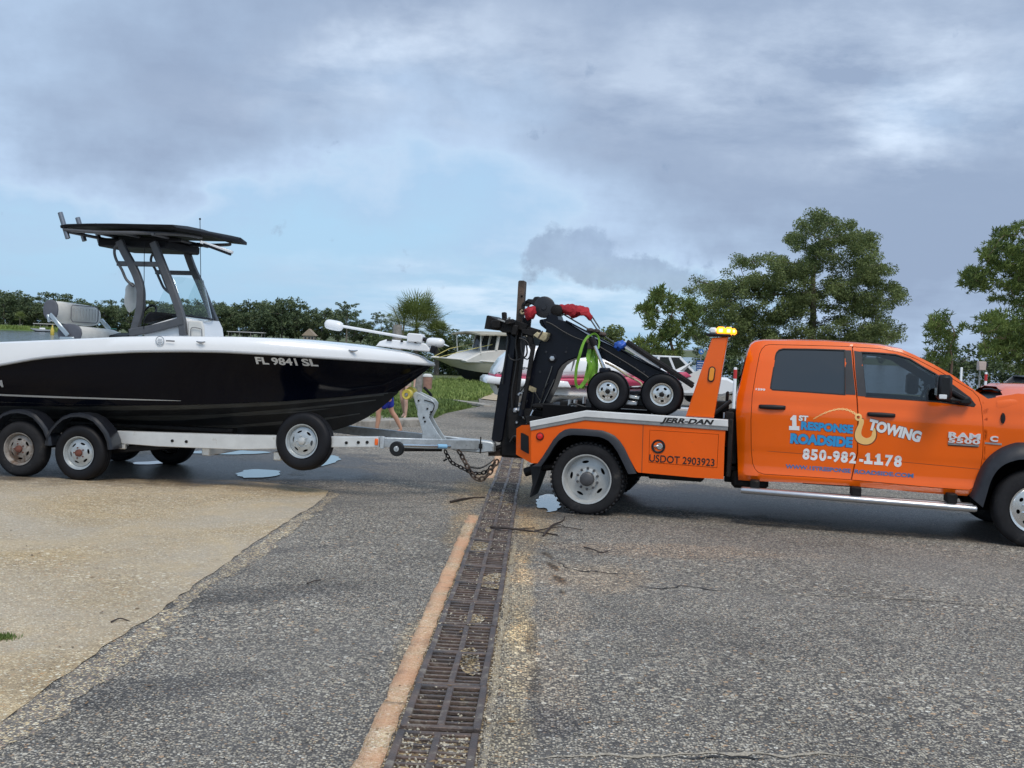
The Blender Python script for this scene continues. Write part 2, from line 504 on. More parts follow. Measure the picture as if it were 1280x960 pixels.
def lettering(name, txt, fr, a, b, hpx, yf, m, parent, bold=0.0, shear=0.0, extr=0.0, arc=None, jitter=0, spacing=1.0, label=None, proud=0.004):
    """Letters with the baseline between the pixels a and b, cap height hpx pixels, laid on y = yf(x, z)"""
    vs, fs, w = text_mesh(txt, bold, spacing=spacing, extr=extr)
    y0 = yf(3.0, 1.0)
    A, B, C = fr.y(a[0], a[1], y0), fr.y(b[0], b[1], y0), fr.y(a[0], a[1] - hpx, y0)
    cap = 0.729
    ht = V3((C[0] - A[0], C[1] - A[1], 0)).length / cap
    ux, uz = (B[0] - A[0]) / w, (B[1] - A[1]) / w
    L = math.hypot(ux, uz); nx, nz = -uz / L, ux / L
    out = []
    for x, y, z in vs:
        t = x / w
        yy = y * ht; xx = x + shear * y
        if arc: yy += arc(t) 
        px, pz = A[0] + ux * xx + nx * yy, A[1] + uz * xx + nz * yy
        out.append((px, yf(px, pz) - proud - (z if extr else 0), pz))
    g = G(); g.add(out, fs)
    return g.build(name, m, parent, label=label, fix=False, angle=None)

# ================================================================== THE GROUND
def node_aggregate(name, binder, stones, scale=85, wet_shade=(), patches=None, rough=0.85, bumpd=0.006, big=0.25, tint=None, tint_scale=0.5):
    """Asphalt or washed concrete with exposed aggregate: every stone its own colour and bump; wet = ellipses (x, y, rx, ry, k) of wet ground and painted shade"""
    m = bpy.data.materials.new(name); m.use_nodes = True
    n, l = m.node_tree.nodes, m.node_tree.links
    b = n['Principled BSDF']
    tc = n.new('ShaderNodeTexCoord')
    def N(t, **k):
        q = n.new(t)
        for a, c in k.items(): setattr(q, a, c)
        return q
    def ma(op, a, c=None, cl=False):
        q = N('ShaderNodeMath', operation=op, use_clamp=cl)
        for i, x in enumerate((a, c)):
            if x is None: continue
            if isinstance(x, (int, float)): q.inputs[i].default_value = x
            else: l.new(x, q.inputs[i])
        return q.outputs[0]
    def mixc(f, a, c, bt='MIX'):
        q = N('ShaderNodeMix', data_type='RGBA', blend_type=bt)
        for s, x in ((0, f), (6, a), (7, c)):
            if isinstance(x, (int, float)): q.inputs[s].default_value = x
            elif isinstance(x, tuple): q.inputs[s].default_value = tuple(x) + (1,)
            else: l.new(x, q.inputs[s])
        return q.outputs[2]
    def ramp(f, st, mode='LINEAR'):
        q = N('ShaderNodeValToRGB'); q.color_ramp.interpolation = mode
        e = q.color_ramp.elements
        while len(e) < len(st): e.new(0.5)
        for i, (p, c) in enumerate(st): e[i].position = p; e[i].color = tuple(c) + (1,) if isinstance(c, tuple) else (c, c, c, 1)
        l.new(f, q.inputs[0]); return q.outputs[0]
    def noise_(s, d=6, r=0.6, dist=0.0):
        q = N('ShaderNodeTexNoise'); l.new(tc.outputs['Object'], q.inputs[0])
        q.inputs['Scale'].default_value = s; q.inputs['Detail'].default_value = d; q.inputs['Roughness'].default_value = r; q.inputs['Distortion'].default_value = dist
        return q.outputs[0]
    vo = N('ShaderNodeTexVoronoi'); l.new(tc.outputs['Object'], vo.inputs[0]); vo.inputs['Scale'].default_value = scale; vo.inputs['Randomness'].default_value = 1.0
    sepc = N('ShaderNodeSeparateColor'); l.new(vo.outputs['Color'], sepc.inputs[0])
    stone = ramp(sepc.outputs[0], stones, 'CONSTANT')
    vo2 = N('ShaderNodeTexVoronoi'); l.new(tc.outputs['Object'], vo2.inputs[0]); vo2.inputs['Scale'].default_value = scale * 0.42
    sep2 = N('ShaderNodeSeparateColor'); l.new(vo2.outputs['Color'], sep2.inputs[0])
    stone2 = ramp(sep2.outputs[1], stones, 'CONSTANT')
    isbig = ma('MULTIPLY', ma('GREATER_THAN', sep2.outputs[2], 0.72), ma('LESS_THAN', vo2.outputs['Distance'], 0.42))
    edge = ramp(vo.outputs['Distance'], [(0.40, 1.0), (0.68, 0.0)])
    worn = ramp(noise_(1.1, 8, 0.65), [(0.30, 0.78), (0.7, 1.0)])
    c = mixc(ma('MULTIPLY', edge, worn), binder, stone)
    c = mixc(isbig, c, stone2)
    mott = ramp(noise_(0.55, 9, 0.62, 0.4), [(0.25, 1 - big), (0.5, 1.0), (0.78, 1 + big * .8)])
    c = mixc(1.0, c, mott, 'MULTIPLY')
    m2 = ramp(noise_(7, 5, 0.6), [(0.3, 0.86), (0.7, 1.12)])
    c = mixc(1.0, c, m2, 'MULTIPLY')
    if tint:
        for tc_, s_, lo, hi, amt in tint:
            c = mixc(ma('MULTIPLY', ramp(noise_(s_, 7, 0.6, 0.8), [(lo, 0.0), (hi, 1.0)]), amt), c, tc_)
    if patches:
        sx = N('ShaderNodeSeparateXYZ'); l.new(tc.outputs['Object'], sx.inputs[0])
        wob = noise_(1.7, 7, 0.62)
        for (px, py, rx, ry, rot, colr, amt) in patches:
            ca, sa = math.cos(rot), math.sin(rot)
            dx = ma('SUBTRACT', sx.outputs[0], px); dy = ma('SUBTRACT', sx.outputs[1], py)
            a = ma('DIVIDE', ma('ADD', ma('MULTIPLY', dx, ca), ma('MULTIPLY', dy, sa)), rx)
            d = ma('DIVIDE', ma('SUBTRACT', ma('MULTIPLY', dy, ca), ma('MULTIPLY', dx, sa)), ry)
            rr = ma('ADD', ma('MULTIPLY', a, a), ma('MULTIPLY', d, d))
            rr = ma('ADD', rr, ma('MULTIPLY', ma('SUBTRACT', wob, 0.5), 2.6))
            k = ramp(rr, [(0.30, 1.0), (1.0, 0.0)])
            c = mixc(ma('MULTIPLY', k, amt), c, mixc(1.0, c, colr, 'MULTIPLY'))
    rg = rough
    if wet_shade:
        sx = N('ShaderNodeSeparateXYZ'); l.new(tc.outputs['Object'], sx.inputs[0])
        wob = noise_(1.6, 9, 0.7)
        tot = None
        for (px, py, rx, ry, k) in wet_shade:
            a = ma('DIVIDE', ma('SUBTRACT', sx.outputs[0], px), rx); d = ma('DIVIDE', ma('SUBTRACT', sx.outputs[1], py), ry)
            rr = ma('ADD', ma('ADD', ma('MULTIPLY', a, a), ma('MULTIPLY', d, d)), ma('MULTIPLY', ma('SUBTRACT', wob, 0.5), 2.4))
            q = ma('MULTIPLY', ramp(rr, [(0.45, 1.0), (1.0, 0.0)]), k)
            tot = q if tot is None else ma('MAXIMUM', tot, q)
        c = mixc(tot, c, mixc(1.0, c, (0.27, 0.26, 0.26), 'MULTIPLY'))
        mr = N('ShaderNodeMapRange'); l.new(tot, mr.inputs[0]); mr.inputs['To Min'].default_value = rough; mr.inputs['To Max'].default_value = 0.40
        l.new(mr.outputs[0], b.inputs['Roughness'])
    else: b.inputs['Roughness'].default_value = rough
    l.new(c, b.inputs['Base Color'])
    b.inputs['Specular IOR Level'].default_value = 0.4
    hgt = ma('ADD', ma('MULTIPLY', edge, 1.0), ma('MULTIPLY', noise_(9, 5), 1.4))
    bp = N('ShaderNodeBump'); bp.inputs['Strength'].default_value = 0.75; bp.inputs['Distance'].default_value = bumpd
    l.new(hgt, bp.inputs['Height']); l.new(bp.outputs[0], b.inputs['Normal'])
    return m

GREYS = [(0.0, (0.095, 0.086, 0.078)), (0.17, (0.235, 0.205, 0.170)), (0.36, (0.36, 0.315, 0.255)), (0.56, (0.49, 0.43, 0.34)), (0.74, (0.59, 0.525, 0.42)), (0.90, (0.74, 0.69, 0.59)), (0.95, (0.55, 0.37, 0.23))]
TANS = [(0.0, (0.24, 0.165, 0.09)), (0.16, (0.44, 0.32, 0.175)), (0.42, (0.60, 0.455, 0.26)), (0.66, (0.74, 0.60, 0.38)), (0.82, (0.86, 0.77, 0.58)), (0.93, (0.54, 0.31, 0.14))]
p_ = lambda u, v: on_lot(u, v)
wet_shade_spots = []  # wet ground; the shade under truck and trailer is painted in too
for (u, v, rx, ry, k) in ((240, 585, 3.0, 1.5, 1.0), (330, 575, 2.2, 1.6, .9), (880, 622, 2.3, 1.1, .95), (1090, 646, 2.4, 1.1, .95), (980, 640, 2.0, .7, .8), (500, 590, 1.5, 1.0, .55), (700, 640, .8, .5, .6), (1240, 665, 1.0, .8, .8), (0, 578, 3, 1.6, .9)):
    q = p_(u, v); wet_shade_spots.append((q.x, q.y, rx, ry * 1.45, k))
asph_patches = []
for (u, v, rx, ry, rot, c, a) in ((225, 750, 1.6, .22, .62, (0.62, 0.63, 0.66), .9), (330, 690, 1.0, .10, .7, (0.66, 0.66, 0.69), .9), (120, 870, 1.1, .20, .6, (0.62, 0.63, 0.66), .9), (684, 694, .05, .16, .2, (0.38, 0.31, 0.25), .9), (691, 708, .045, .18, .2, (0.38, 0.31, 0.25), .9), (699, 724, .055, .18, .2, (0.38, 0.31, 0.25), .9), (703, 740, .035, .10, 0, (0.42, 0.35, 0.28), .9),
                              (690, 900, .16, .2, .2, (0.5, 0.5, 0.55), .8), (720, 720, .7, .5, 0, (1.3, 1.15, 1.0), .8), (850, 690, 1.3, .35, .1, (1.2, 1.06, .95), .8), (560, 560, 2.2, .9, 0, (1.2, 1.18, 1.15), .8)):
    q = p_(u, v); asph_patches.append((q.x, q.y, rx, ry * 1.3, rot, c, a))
ddir = math.atan2((on_lot(624, 581) - on_lot(497, 914)).y, (on_lot(624, 581) - on_lot(497, 914)).x)
for (u, v, rx, ry, c, a) in ((648, 820, 1.3, .13, (1.6, 1.44, 1.15), .8), (652, 740, 1.8, .12, (1.6, 1.42, 1.12), .8), (656, 672, 2.0, .16, (1.4, 1.22, .98), .8), (668, 650, 1.6, .28, (1.3, 1.12, .84), .9), (655, 610, 3.0, .2, (1.3, 1.12, .86), .9), (640, 910, .8, .12, (1.3, 1.2, 1.0), .8),
                          (700, 760, 1.1, .22, (1.3, 1.2, 1.1), .7), (690, 850, .8, .22, (1.3, 1.2, 1.1), .7), (577, 660, 1.6, .16, (1.4, 1.2, .9), .6), (520, 800, .9, .12, (1.35, 1.2, .95), .6), (590, 615, 2.4, .3, (1.3, 1.12, .86), .8), (610, 600, 2.0, .25, (1.3, 1.12, .86), .8), (668, 860, .6, .05, (.4, .4, .42), .7), (664, 800, .5, .04, (.45, .42, .4), .7)):
    q = on_lot(u, v); asph_patches.append((q.x, q.y, rx, ry, ddir, c, a))
M_ASPH = node_aggregate('asphalt', (0.105, 0.096, 0.088), GREYS, 70, wet_shade=wet_shade_spots, patches=asph_patches, bumpd=0.012, big=0.26, tint=[((0.36, 0.33, 0.29), 0.33, 0.48, 0.72, 0.30), ((0.10, 0.10, 0.105), 0.8, 0.56, 0.74, 0.30)])
M_SLAB = node_aggregate('tan_concrete', (0.40, 0.29, 0.165), TANS, 68, wet_shade=[w for w in wet_shade_spots if w[0] < 0], rough=0.9, bumpd=0.008, big=0.22, tint=[((0.52, 0.455, 0.37), 0.35, 0.36, 0.62, 0.62), ((0.68, 0.48, 0.23), 0.7, 0.50, 0.74, 0.45)])
M_STRIP = node_aggregate('rust_stained_concrete', (0.62, 0.44, 0.30), TANS, 110, rough=0.9, bumpd=0.003, big=0.2, tint=[((0.66, 0.34, 0.19), 1.6, 0.38, 0.60, 0.75), ((0.20, 0.13, 0.10), 4.0, 0.56, 0.72, 0.6)])
M_SANDY = node_aggregate('sandy_concrete', (0.24, 0.20, 0.15), GREYS[:3] + TANS[3:5] + [(0.90, (0.42, 0.33, 0.20))], 90, rough=0.92, bumpd=0.004, big=0.25, tint=[((0.42, 0.31, 0.17), 1.1, 0.46, 0.64, 0.65)])
M_SAND = mat('sand', (0.46, 0.36, 0.24), 0.95, var=0.2, vs=3, bump=0.5, bs=40, dirt=(0.20, 0.17, 0.13, 1.2, 0.56))
M_CURB = mat('weathered_concrete', (0.33, 0.30, 0.26), 0.9, var=0.25, vs=3, bump=0.4, bs=60, dirt=(0.12, 0.11, 0.09, 2.0, 0.54))
M_EARTH = mat('grassy_earth', (0.060, 0.080, 0.026), 0.95, var=0.3, vs=0.6, c2=(0.13, 0.15, 0.05), bump=0.6, bs=6)

def surf(name, pts, m, lift, step, kind='structure', fz=None, ragged=0.0, seed=0, parent=None, thick=0.0):
    """A paving sheet over the ground inside the outline pts (x, y), lift above it; thick = skirt depth"""
    fz = fz or ground_z
    pts = dens_poly(pts, step)
    if ragged:
        c = []
        for i, (x, y) in enumerate(pts):
            c.append((x + ragged * noise.noise(V3((x * 5 + seed, y * 5, 1.3))) + ragged * .6 * noise.noise(V3((x * 21, y * 21 + seed, 4.3))), y + ragged * noise.noise(V3((x * 5, y * 5 + seed, 9.1)))))
        pts = c
    g = sheet(pts, [], lambda x, z: 0.0, 0, step)
    v2 = [(x, z, fz(x, z) + lift) for x, _, z in g.v]
    h = G(); h.add(v2, g.f)
    o = h.build(name, m, parent, angle=60)
    for p in o.data.polygons: pass
    if kind: o['kind'] = kind
    # make sure it faces up
    bm = bmesh.new(); bm.from_mesh(o.data)
    if sum(f.normal.z for f in bm.faces) < 0: bmesh.ops.reverse_faces(bm, faces=bm.faces)
    if thick:
        ed = [e for e in bm.edges if len(e.link_faces) == 1]
        r = bmesh.ops.extrude_edge_only(bm, edges=ed)
        for v in r['geom']:
            if isinstance(v, bmesh.types.BMVert): v.co.z -= thick
    bm.to_mesh(o.data); bm.free()
    return o

# terrain: one sheet that dips under the water and reaches the far shore
WATER_Z = -1.6
def terrain_z(x, y):
    z = ground_z(x, y) - 0.05
    if y > 60 and x < 60: z = lerp(z, -3.2, smooth(92, 135, y) * smooth(60, 25, x))
    if x < -30: z = lerp(z, -3.2, smooth(-30, -60, x) * smooth(30, 80, y))
    if y > 430: z = lerp(z, -1.2, smooth(430, 505, y))
    return z
xs = [-1500, -1000, -700, -520, -400, -300, -220, -160, -120, -90, -70, -55, -45] + list(range(-40, 61, 4)) + [68, 80, 100, 130, 170, 220, 300, 400, 550, 750, 1000, 1500]
ys = [-60, -30, -15, -8] + [i * 2 for i in range(-2, 30)] + list(range(60, 140, 4)) + [145, 160, 190, 230, 280, 330, 380, 410, 430, 450, 470, 490, 505, 530, 600, 750, 1000, 1600, 2600]
g = G(); nx = len(xs)
g.add([(x, y, terrain_z(x, y)) for y in ys for x in xs], [(j * nx + i, j * nx + i + 1, (j + 1) * nx + i + 1, (j + 1) * nx + i) for j in range(len(ys) - 1) for i in range(nx - 1)])
g.build('ground', M_EARTH, kind='structure', angle=60)

# water
mw = bpy.data.materials.new('bay_water'); mw.use_nodes = True
n, l = mw.node_tree.nodes, mw.node_tree.links; b = n['Principled BSDF']
b.inputs['Base Color'].default_value = (0.035, 0.050, 0.050, 1); b.inputs['Roughness'].default_value = 0.09; b.inputs['IOR'].default_value = 1.33
tcn = n.new('ShaderNodeTexCoord'); mp = n.new('ShaderNodeMapping'); l.new(tcn.outputs['Object'], mp.inputs[0]); mp.inputs['Scale'].default_value = (0.35, 1.0, 1)
nz = n.new('ShaderNodeTexNoise'); l.new(mp.outputs[0], nz.inputs[0]); nz.inputs['Scale'].default_value = 1.4; nz.inputs['Detail'].default_value = 8; nz.inputs['Roughness'].default_value = 0.65
bp = n.new('ShaderNodeBump'); bp.inputs['Strength'].default_value = 0.6; bp.inputs['Distance'].default_value = 0.25
l.new(nz.outputs[0], bp.inputs['Height']); l.new(bp.outputs[0], b.inputs['Normal'])
g = G(); g.add([(-1400, 40, WATER_Z), (900, 40, WATER_Z), (900, 515, WATER_Z), (-1400, 515, WATER_Z)], [(0, 1, 2, 3)])
g.build('bay_water', mw, kind='structure', angle=None)

# asphalt lot
DR0 = on_lot(497, 914); DR1 = on_lot(624, 581)
DRF = Frame(DR0, DR1 - DR0)                         # along the drain; local y points left
DW = -(DRF.inv @ on_lot(600, 922)).y                # grate width (to the right = -y)
# outline of the lot, cut out where the trench runs
trench_len = 16.0
def dr(x, y): 
    p = DRF.m @ V3((x, y, 0)); return (p.x, p.y)
far_edge = [(q.x, q.y) for q in (on_lot(598, 497), on_lot(600, 508), on_lot(545, 519), on_lot(528, 531), on_lot(400, 538), on_lot(200, 546))]
lot_pts = [(-45, far_edge[-1][1] + 3), (-45, -6), (60, -6), (60, 58), (4, 58), (-0.9, 44)] + far_edge
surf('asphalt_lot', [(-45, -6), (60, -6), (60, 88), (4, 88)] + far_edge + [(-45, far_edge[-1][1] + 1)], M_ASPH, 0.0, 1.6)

# tan concrete slab in the left foreground
sl = [(0, 902), (50, 865), (104, 827), (179, 777), (250, 727), (292, 697), (345, 662), (400, 628), (411, 615), (360, 607), (300, 602), (200, 600), (100, 599), (0, 596), (-120, 594)]
slp = [(on_lot(*q).x, on_lot(*q).y) for q in sl] + [(-9, on_lot(0, 596).y - 0.3), (-9, 2.0), (on_lot(0, 902).x - 1.2, 2.0)]
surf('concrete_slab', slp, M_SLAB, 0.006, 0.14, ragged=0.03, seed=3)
ed = [(0, 939), (40, 915), (83, 889), (140, 845), (192, 799), (225, 777), (246, 741), (312, 706), (360, 668), (408, 632), (422, 618), (411, 614)]
edp = [(on_lot(*q).x, on_lot(*q).y) for q in ed] + [(on_lot(*q).x, on_lot(*q).y) for q in ((400, 630), (345, 665), (292, 700), (250, 730), (179, 780), (104, 830), (50, 868), (0, 905))]
M_EDGE = node_aggregate('broken_slab_edge', (0.20, 0.17, 0.145), GREYS[:2] + TANS[2:5] + [(0.94, (0.44, 0.30, 0.22))], 75, rough=0.92, bumpd=0.006, big=0.3)
surf('broken_slab_edge', edp, M_EDGE, 0.003, 0.07, ragged=0.07, seed=8)

# ------------------------------------------------------------------ trench drain with cast grates
M_IRON = mat('cast_iron', (0.10, 0.092, 0.092), 0.5, metal=0.35, var=0.35, vs=4, c2=(0.165, 0.115, 0.092), bump=0.6, bs=90, rvar=0.15, dirt=(0.30, 0.26, 0.21, 7, 0.56))
M_SILT = node_aggregate('silt_and_gravel', (0.06, 0.045, 0.035), TANS[:2] + GREYS[4:6] + [(0.8, (0.62, 0.55, 0.42))], 60, rough=0.95, bumpd=0.01, big=0.35)
GL = 0.655
g = G()
L0, L1 = -0.9, 22.0
for a, bb_ in ((0.004, 0.0), ):
    pass
# trench bed and walls, just above the lot sheet
g.add([DRF.m @ V3((L0 - .02, 0.008, .003)), DRF.m @ V3((L1, 0.008, .003)), DRF.m @ V3((L1, -DW - .008, .003)), DRF.m @ V3((L0 - .02, -DW - .008, .003))], [(0, 3, 2, 1)])
trench = g.build('trench_drain', M_SILT, kind='structure', angle=None)
rg_ = random.Random(4)
TH = 0.024
def grate_mesh(seed, filled=0.0):
    r = random.Random(seed); g = G()
    w, L = DW - 0.012, GL - 0.010
    g.box((L / 2, -0.022, TH / 2), (L, 0.036, TH), 0.004); g.box((L / 2, -w + 0.010, TH / 2), (L, 0.036, TH), 0.004)
    for xx in (0.018, L - 0.018): g.box((xx, -w / 2 - .006, TH / 2 - .001), (0.034, w - 0.06, TH - .003), 0.004)
    g.box((L / 2, -w / 2 - .006, TH / 2), (L - .07, 0.034, TH - .001), 0.004)
    nb = 8
    for i in range(1, nb):
        x = 0.018 + (L - 0.036) * i / nb
        for s in (0, 1):
            y0, y1 = (-0.038, -w / 2 + 0.010) if s == 0 else (-w / 2 - 0.022, -w + 0.026)
            g.box((x, (y0 + y1) / 2, TH / 2 - 0.003 - .001 * (s)), (0.021, abs(y1 - y0) + 0.004, TH - 0.006 - .001 * s), 0.003)
    return g.mesh('grate', M_IRON)
gm = [grate_mesh(i) for i in range(3)]
k = 0
x = 0.0
while x < L1 - 0.5:
    o = bpy.data.objects.new('grate', gm[k % 3]); col.objects.link(o); o.parent = trench
    o.matrix_world = DRF.m @ Matrix.Translation((x + rg_.uniform(-.003, .003), rg_.uniform(-.004, .004), 0.006 + rg_.uniform(-0.002, 0.004))) @ Euler((rg_.uniform(-.01, .01), rg_.uniform(-.006, .006), rg_.uniform(-.012, .012))).to_matrix().to_4x4()
    if k == 0: pass
    x += GL; k += 1
o = bpy.data.objects.new('grate', gm[0]); col.objects.link(o); o.parent = trench
o.matrix_world = DRF.m @ Matrix.Translation((-GL - 0.012, 0, -0.004)); o['label'] = 'grate half buried in gravel and silt'
for i_ in range(13):
    cx_ = rg_.uniform(2.6, 13.5) if i_ > 2 else rg_.uniform(.1, 2.4); cy_ = -rg_.uniform(.08, DW - .08); n_ = 9; rx_, ry_ = rg_.uniform(.12, .34), rg_.uniform(.05, .12)
    pp = [(cx_ + rx_ * math.cos(2 * math.pi * k_ / n_) * rg_.uniform(.7, 1.2), max(-DW + .02, min(-.02, cy_ + ry_ * math.sin(2 * math.pi * k_ / n_) * rg_.uniform(.7, 1.2)))) for k_ in range(n_)]
    surf('clogged_silt', [dr(*q_) for q_ in pp], M_SILT, 0.0265, 0.05, fz=lot_z, ragged=.012, seed=i_)
# gravel packed in the buried grate and along the trench edges: loose stones, one mass
def pebbles(name, spots, m, parent=None, kind='stuff'):
    g = G()
    for (x, y, z, s) in spots:
        r = rng
        ax = [V3((r.uniform(-1, 1), r.uniform(-1, 1), r.uniform(-1, 1))).normalized() for _ in range(1)][0]
        q = Matrix.Rotation(r.uniform(0, 6.3), 3, ax)
        vs = [q @ V3(v) for v in ((s * 1.2, 0, 0), (-s * 1.1, 0, 0), (0, s, 0), (0, -s * .9, 0), (0, 0, s * .7), (0, 0, -s * .6))]
        g.add([v + V3((x, y, z)) for v in vs], [(0, 2, 4), (2, 1, 4), (1, 3, 4), (3, 0, 4), (2, 0, 5), (1, 2, 5), (3, 1, 5), (0, 3, 5)])
    return g.build(name, m, parent, kind=kind, angle=None, fix=False)
M_PEB = mat('loose_pebbles', (0.20, 0.18, 0.15), 0.85, c2=(0.66, 0.58, 0.44), vs=45, detail=1)
M_PEBD = mat('dark_pebbles', (0.06, 0.055, 0.055), 0.85, c2=(0.36, 0.34, 0.32), vs=45, detail=1)
sp = []
for _ in range(2600):
    x = rng.uniform(-0.9, 13) if rng.random() < .6 else rng.uniform(-.9, 3.2); side = rng.random()
    y = rng.gauss(0.0, 0.03) if side < .25 else (-DW - abs(rng.gauss(0.0, 0.07)) if side < .75 else rng.uniform(-DW, 0))
    q = DRF.m @ V3((x, y, 0)); onlid = -DW < y < 0 and x > 0
    sp.append((q.x, q.y, lot_z(q.x, q.y) + (0.028 if onlid and rng.random() < .35 else 0.006), rng.uniform(0.003, 0.0075)))
for _ in range(420):
    x = rng.uniform(-0.9, 0.0); q = DRF.m @ V3((x, rng.uniform(-DW, 0), 0)); sp.append((q.x, q.y, lot_z(q.x, q.y) + rng.uniform(.006, .016), rng.uniform(.004, .010)))
for _ in range(1500):
    x = rng.gauss(8.5, 2.6); q = DRF.m @ V3((x, rng.uniform(-DW + .02, -.02), 0)); sp.append((q.x, q.y, lot_z(q.x, q.y) + rng.uniform(.010, .032), rng.uniform(.004, .009)))
pebbles('loose_gravel', sp, M_PEB)
sp = []
for _ in range(9000):
    u = rng.uniform(-40, 1320); v = 620 + 345 * rng.random() ** 0.6
    q = on_lot(u, v)
    dq = DRF.inv @ q
    if -DW - .02 < dq.y < 0.02 : continue
    sp.append((q.x, q.y, ground_z(q.x, q.y) + .004, rng.uniform(0.0025, 0.006)))
pebbles('loose_gravel', sp[:5200], M_PEBD); pebbles('loose_gravel', sp[5200:], M_PEB)

# concrete strips either side of the trench, poured in lengths
cuts = [-1.0, 0.40, 1.9, 3.6, 5.6, 7.8, 10.5, 13.5, 17, 21.5]
for a, c in zip(cuts, cuts[1:]):
    wl_ = 0.122
    surf('trench_kerb', [dr(a + .004, 0.012), dr(c - .004, 0.012), dr(c - .004, wl_), dr(a + .004, wl_)], M_STRIP, 0.009, 0.05, fz=lot_z, ragged=0.014, seed=0, thick=.010)
surf('trench_shoulder', [dr(-1.0, -DW - .012), dr(4.5, -DW - .012), dr(12, -DW - .012), dr(21.4, -DW - .012), dr(21.4, -DW - .05), dr(12, -DW - .06), dr(6, -DW - .05), dr(-1.0, -DW - .045)], M_SANDY, 0.005, 0.05, fz=lot_z, ragged=0.02, seed=2)
0 and surf('sand_drift', [dr(7.2, .10), dr(9.1, .12), dr(10.9, .11), dr(12.0, .12), dr(11.5, .30), dr(10.1, .42), dr(8.5, .26)], M_SANDY, 0.007, 0.08, fz=lot_z, ragged=0.07, seed=5)

# standing water
M_PUD = mat('puddle_water', (0.060, 0.058, 0.055), 0.05, spec=0.5, bump=0.06, bs=7)
def puddle(pts, seed):
    P = catmull([(on_lot(*q).x, on_lot(*q).y, 0) for q in pts], 5, closed=True); surf('puddle', [(p.x, p.y) for p in P], M_PUD, 0.010, 0.07, ragged=0.06, seed=seed)
puddle([(297, 594), (305, 589), (325, 588), (346, 590), (347, 596), (330, 598), (305, 599)], 1)
puddle([(375, 583), (392, 574), (412, 570), (424, 573), (416, 580), (396, 585), (384, 587)], 2)
puddle([(160, 580), (185, 578), (212, 576), (222, 577), (205, 580), (185, 582)], 3)
puddle([(671, 636), (673, 625), (682, 620), (695, 622), (698, 638), (688, 642), (680, 637)], 4)
puddle([(215, 566), (280, 564), (325, 565), (335, 567), (285, 569)], 6)

# cracks: shallow ragged grooves
M_CRACK = mat('crack_shadow', (0.025, 0.023, 0.022), 0.95)
M_LIP = mat('crack_grit', (0.36, 0.31, 0.24), 0.95, var=.3, vs=50)
def crack(pts, w, m=M_CRACK, seed=0, lift=.004):
    P = catmull([(on_lot(*q).x, on_lot(*q).y, 0) for q in pts], 10); g = G(); vs = []
    for i, p in enumerate(P):
        t = (P[min(i + 1, len(P) - 1)] - P[max(i - 1, 0)]).normalized(); nn = V3((-t.y, t.x, 0))
        j = noise.noise(V3((p.x * 9, p.y * 9, seed))) * 0.045
        ww = 1.8 * w * (0.35 + abs(noise.noise(V3((p.x * 14, p.y * 14, seed + 5)))) * 1.6) * min(1, 4 * min(i, len(P) - 1 - i) / len(P) + .1)
        a = p + nn * (j - ww); c = p + nn * (j + ww)
        vs += [(a.x, a.y, ground_z(a.x, a.y) + lift), (c.x, c.y, ground_z(c.x, c.y) + lift)]
    g.add(vs, [(2 * i, 2 * i + 1, 2 * i + 3, 2 * i + 2) for i in range(len(P) - 1)])
    g.build('asphalt_crack', m, kind='structure', angle=None, fix=False)
crack([(795, 733), (830, 737), (860, 733), (885, 738), (908, 739)], .010, seed=1)
crack([(908, 739), (960, 742), (1060, 747), (1160, 752), (1280, 764)], .005, M_LIP, 2)
crack([(1060, 746), (1130, 751), (1200, 757), (1275, 762)], .004, seed=3)
crack([(655, 948), (730, 946), (800, 944), (850, 945), (905, 942), (980, 946), (1050, 944), (1110, 957)], .012, M_LIP, 4)
crack([(845, 947), (880, 950), (930, 948), (965, 951)], .008, seed=5, lift=.006)
crack([(690, 700), (716, 712), (750, 716), (800, 720)], .006, seed=6)
crack([(430, 600), (500, 602), (560, 604), (598, 606)], .006, seed=7)
crack([(436, 634), (500, 636), (560, 634)], .004, seed=8)

# twigs washed up by the drain
M_TWIG = mat('wet_bark', (0.045, 0.032, 0.026), 0.7, var=.4, vs=30)
def twig(pts, r, label, h=0.012, forks=()):
    P = [on_lot(*q) for q in pts]; o = P[0]
    def tr(q, i, n): return V3((q.x - o.x, q.y - o.y, ground_z(q.x, q.y) + h + .008 * math.sin(i * 2.1) - ground_z(o.x, o.y) + (0.024 if -DW < (DRF.inv @ q).y < 0 else 0)))
    g = G(); C = catmull([tr(q, i, 0) for i, q in enumerate(P)], 5)
    g.tube(C, [r * (1 - .55 * i / len(C)) for i in range(len(C))], 6)
    for fk in forks:
        C = catmull([tr(on_lot(*q), i, 0) for i, q in enumerate(fk)], 4); g.tube(C, [r * .55 * (1 - .6 * i / len(C)) for i in range(len(C))], 5)
    ob = g.build('twig', M_TWIG, angle=60); ob.location = (o.x, o.y, ground_z(o.x, o.y))
    tag(ob, label, 'twig', 'twigs washed up round the drain')
twig([(563, 630), (578, 627), (592, 624), (606, 624)], .016, 'short dark stick lying on the asphalt at the left edge of the drain')
twig([(613, 664), (640, 667), (668, 666), (697, 671)], .014, 'long dark stick lying across the iron grates', forks=[[(640, 667), (655, 664), (668, 661)], [(668, 666), (700, 662), (728, 664)]])
twig([(679, 672), (690, 660), (703, 653), (706, 648)], .011, 'crooked dark twig on the pavement just behind the rear tyre', forks=[[(690, 660), (700, 659), (708, 661)]])
twig([(730, 686), (741, 690), (752, 692), (762, 690)], .008, 'thin wavy twig right of the drain below the rear wheel')
twig([(384, 731), (392, 729), (401, 725)], .007, 'small dark stick alone on the asphalt left of the drain')
twig([(139, 779), (150, 776), (163, 777)], .006, 'tiny twig on the tan concrete slab')

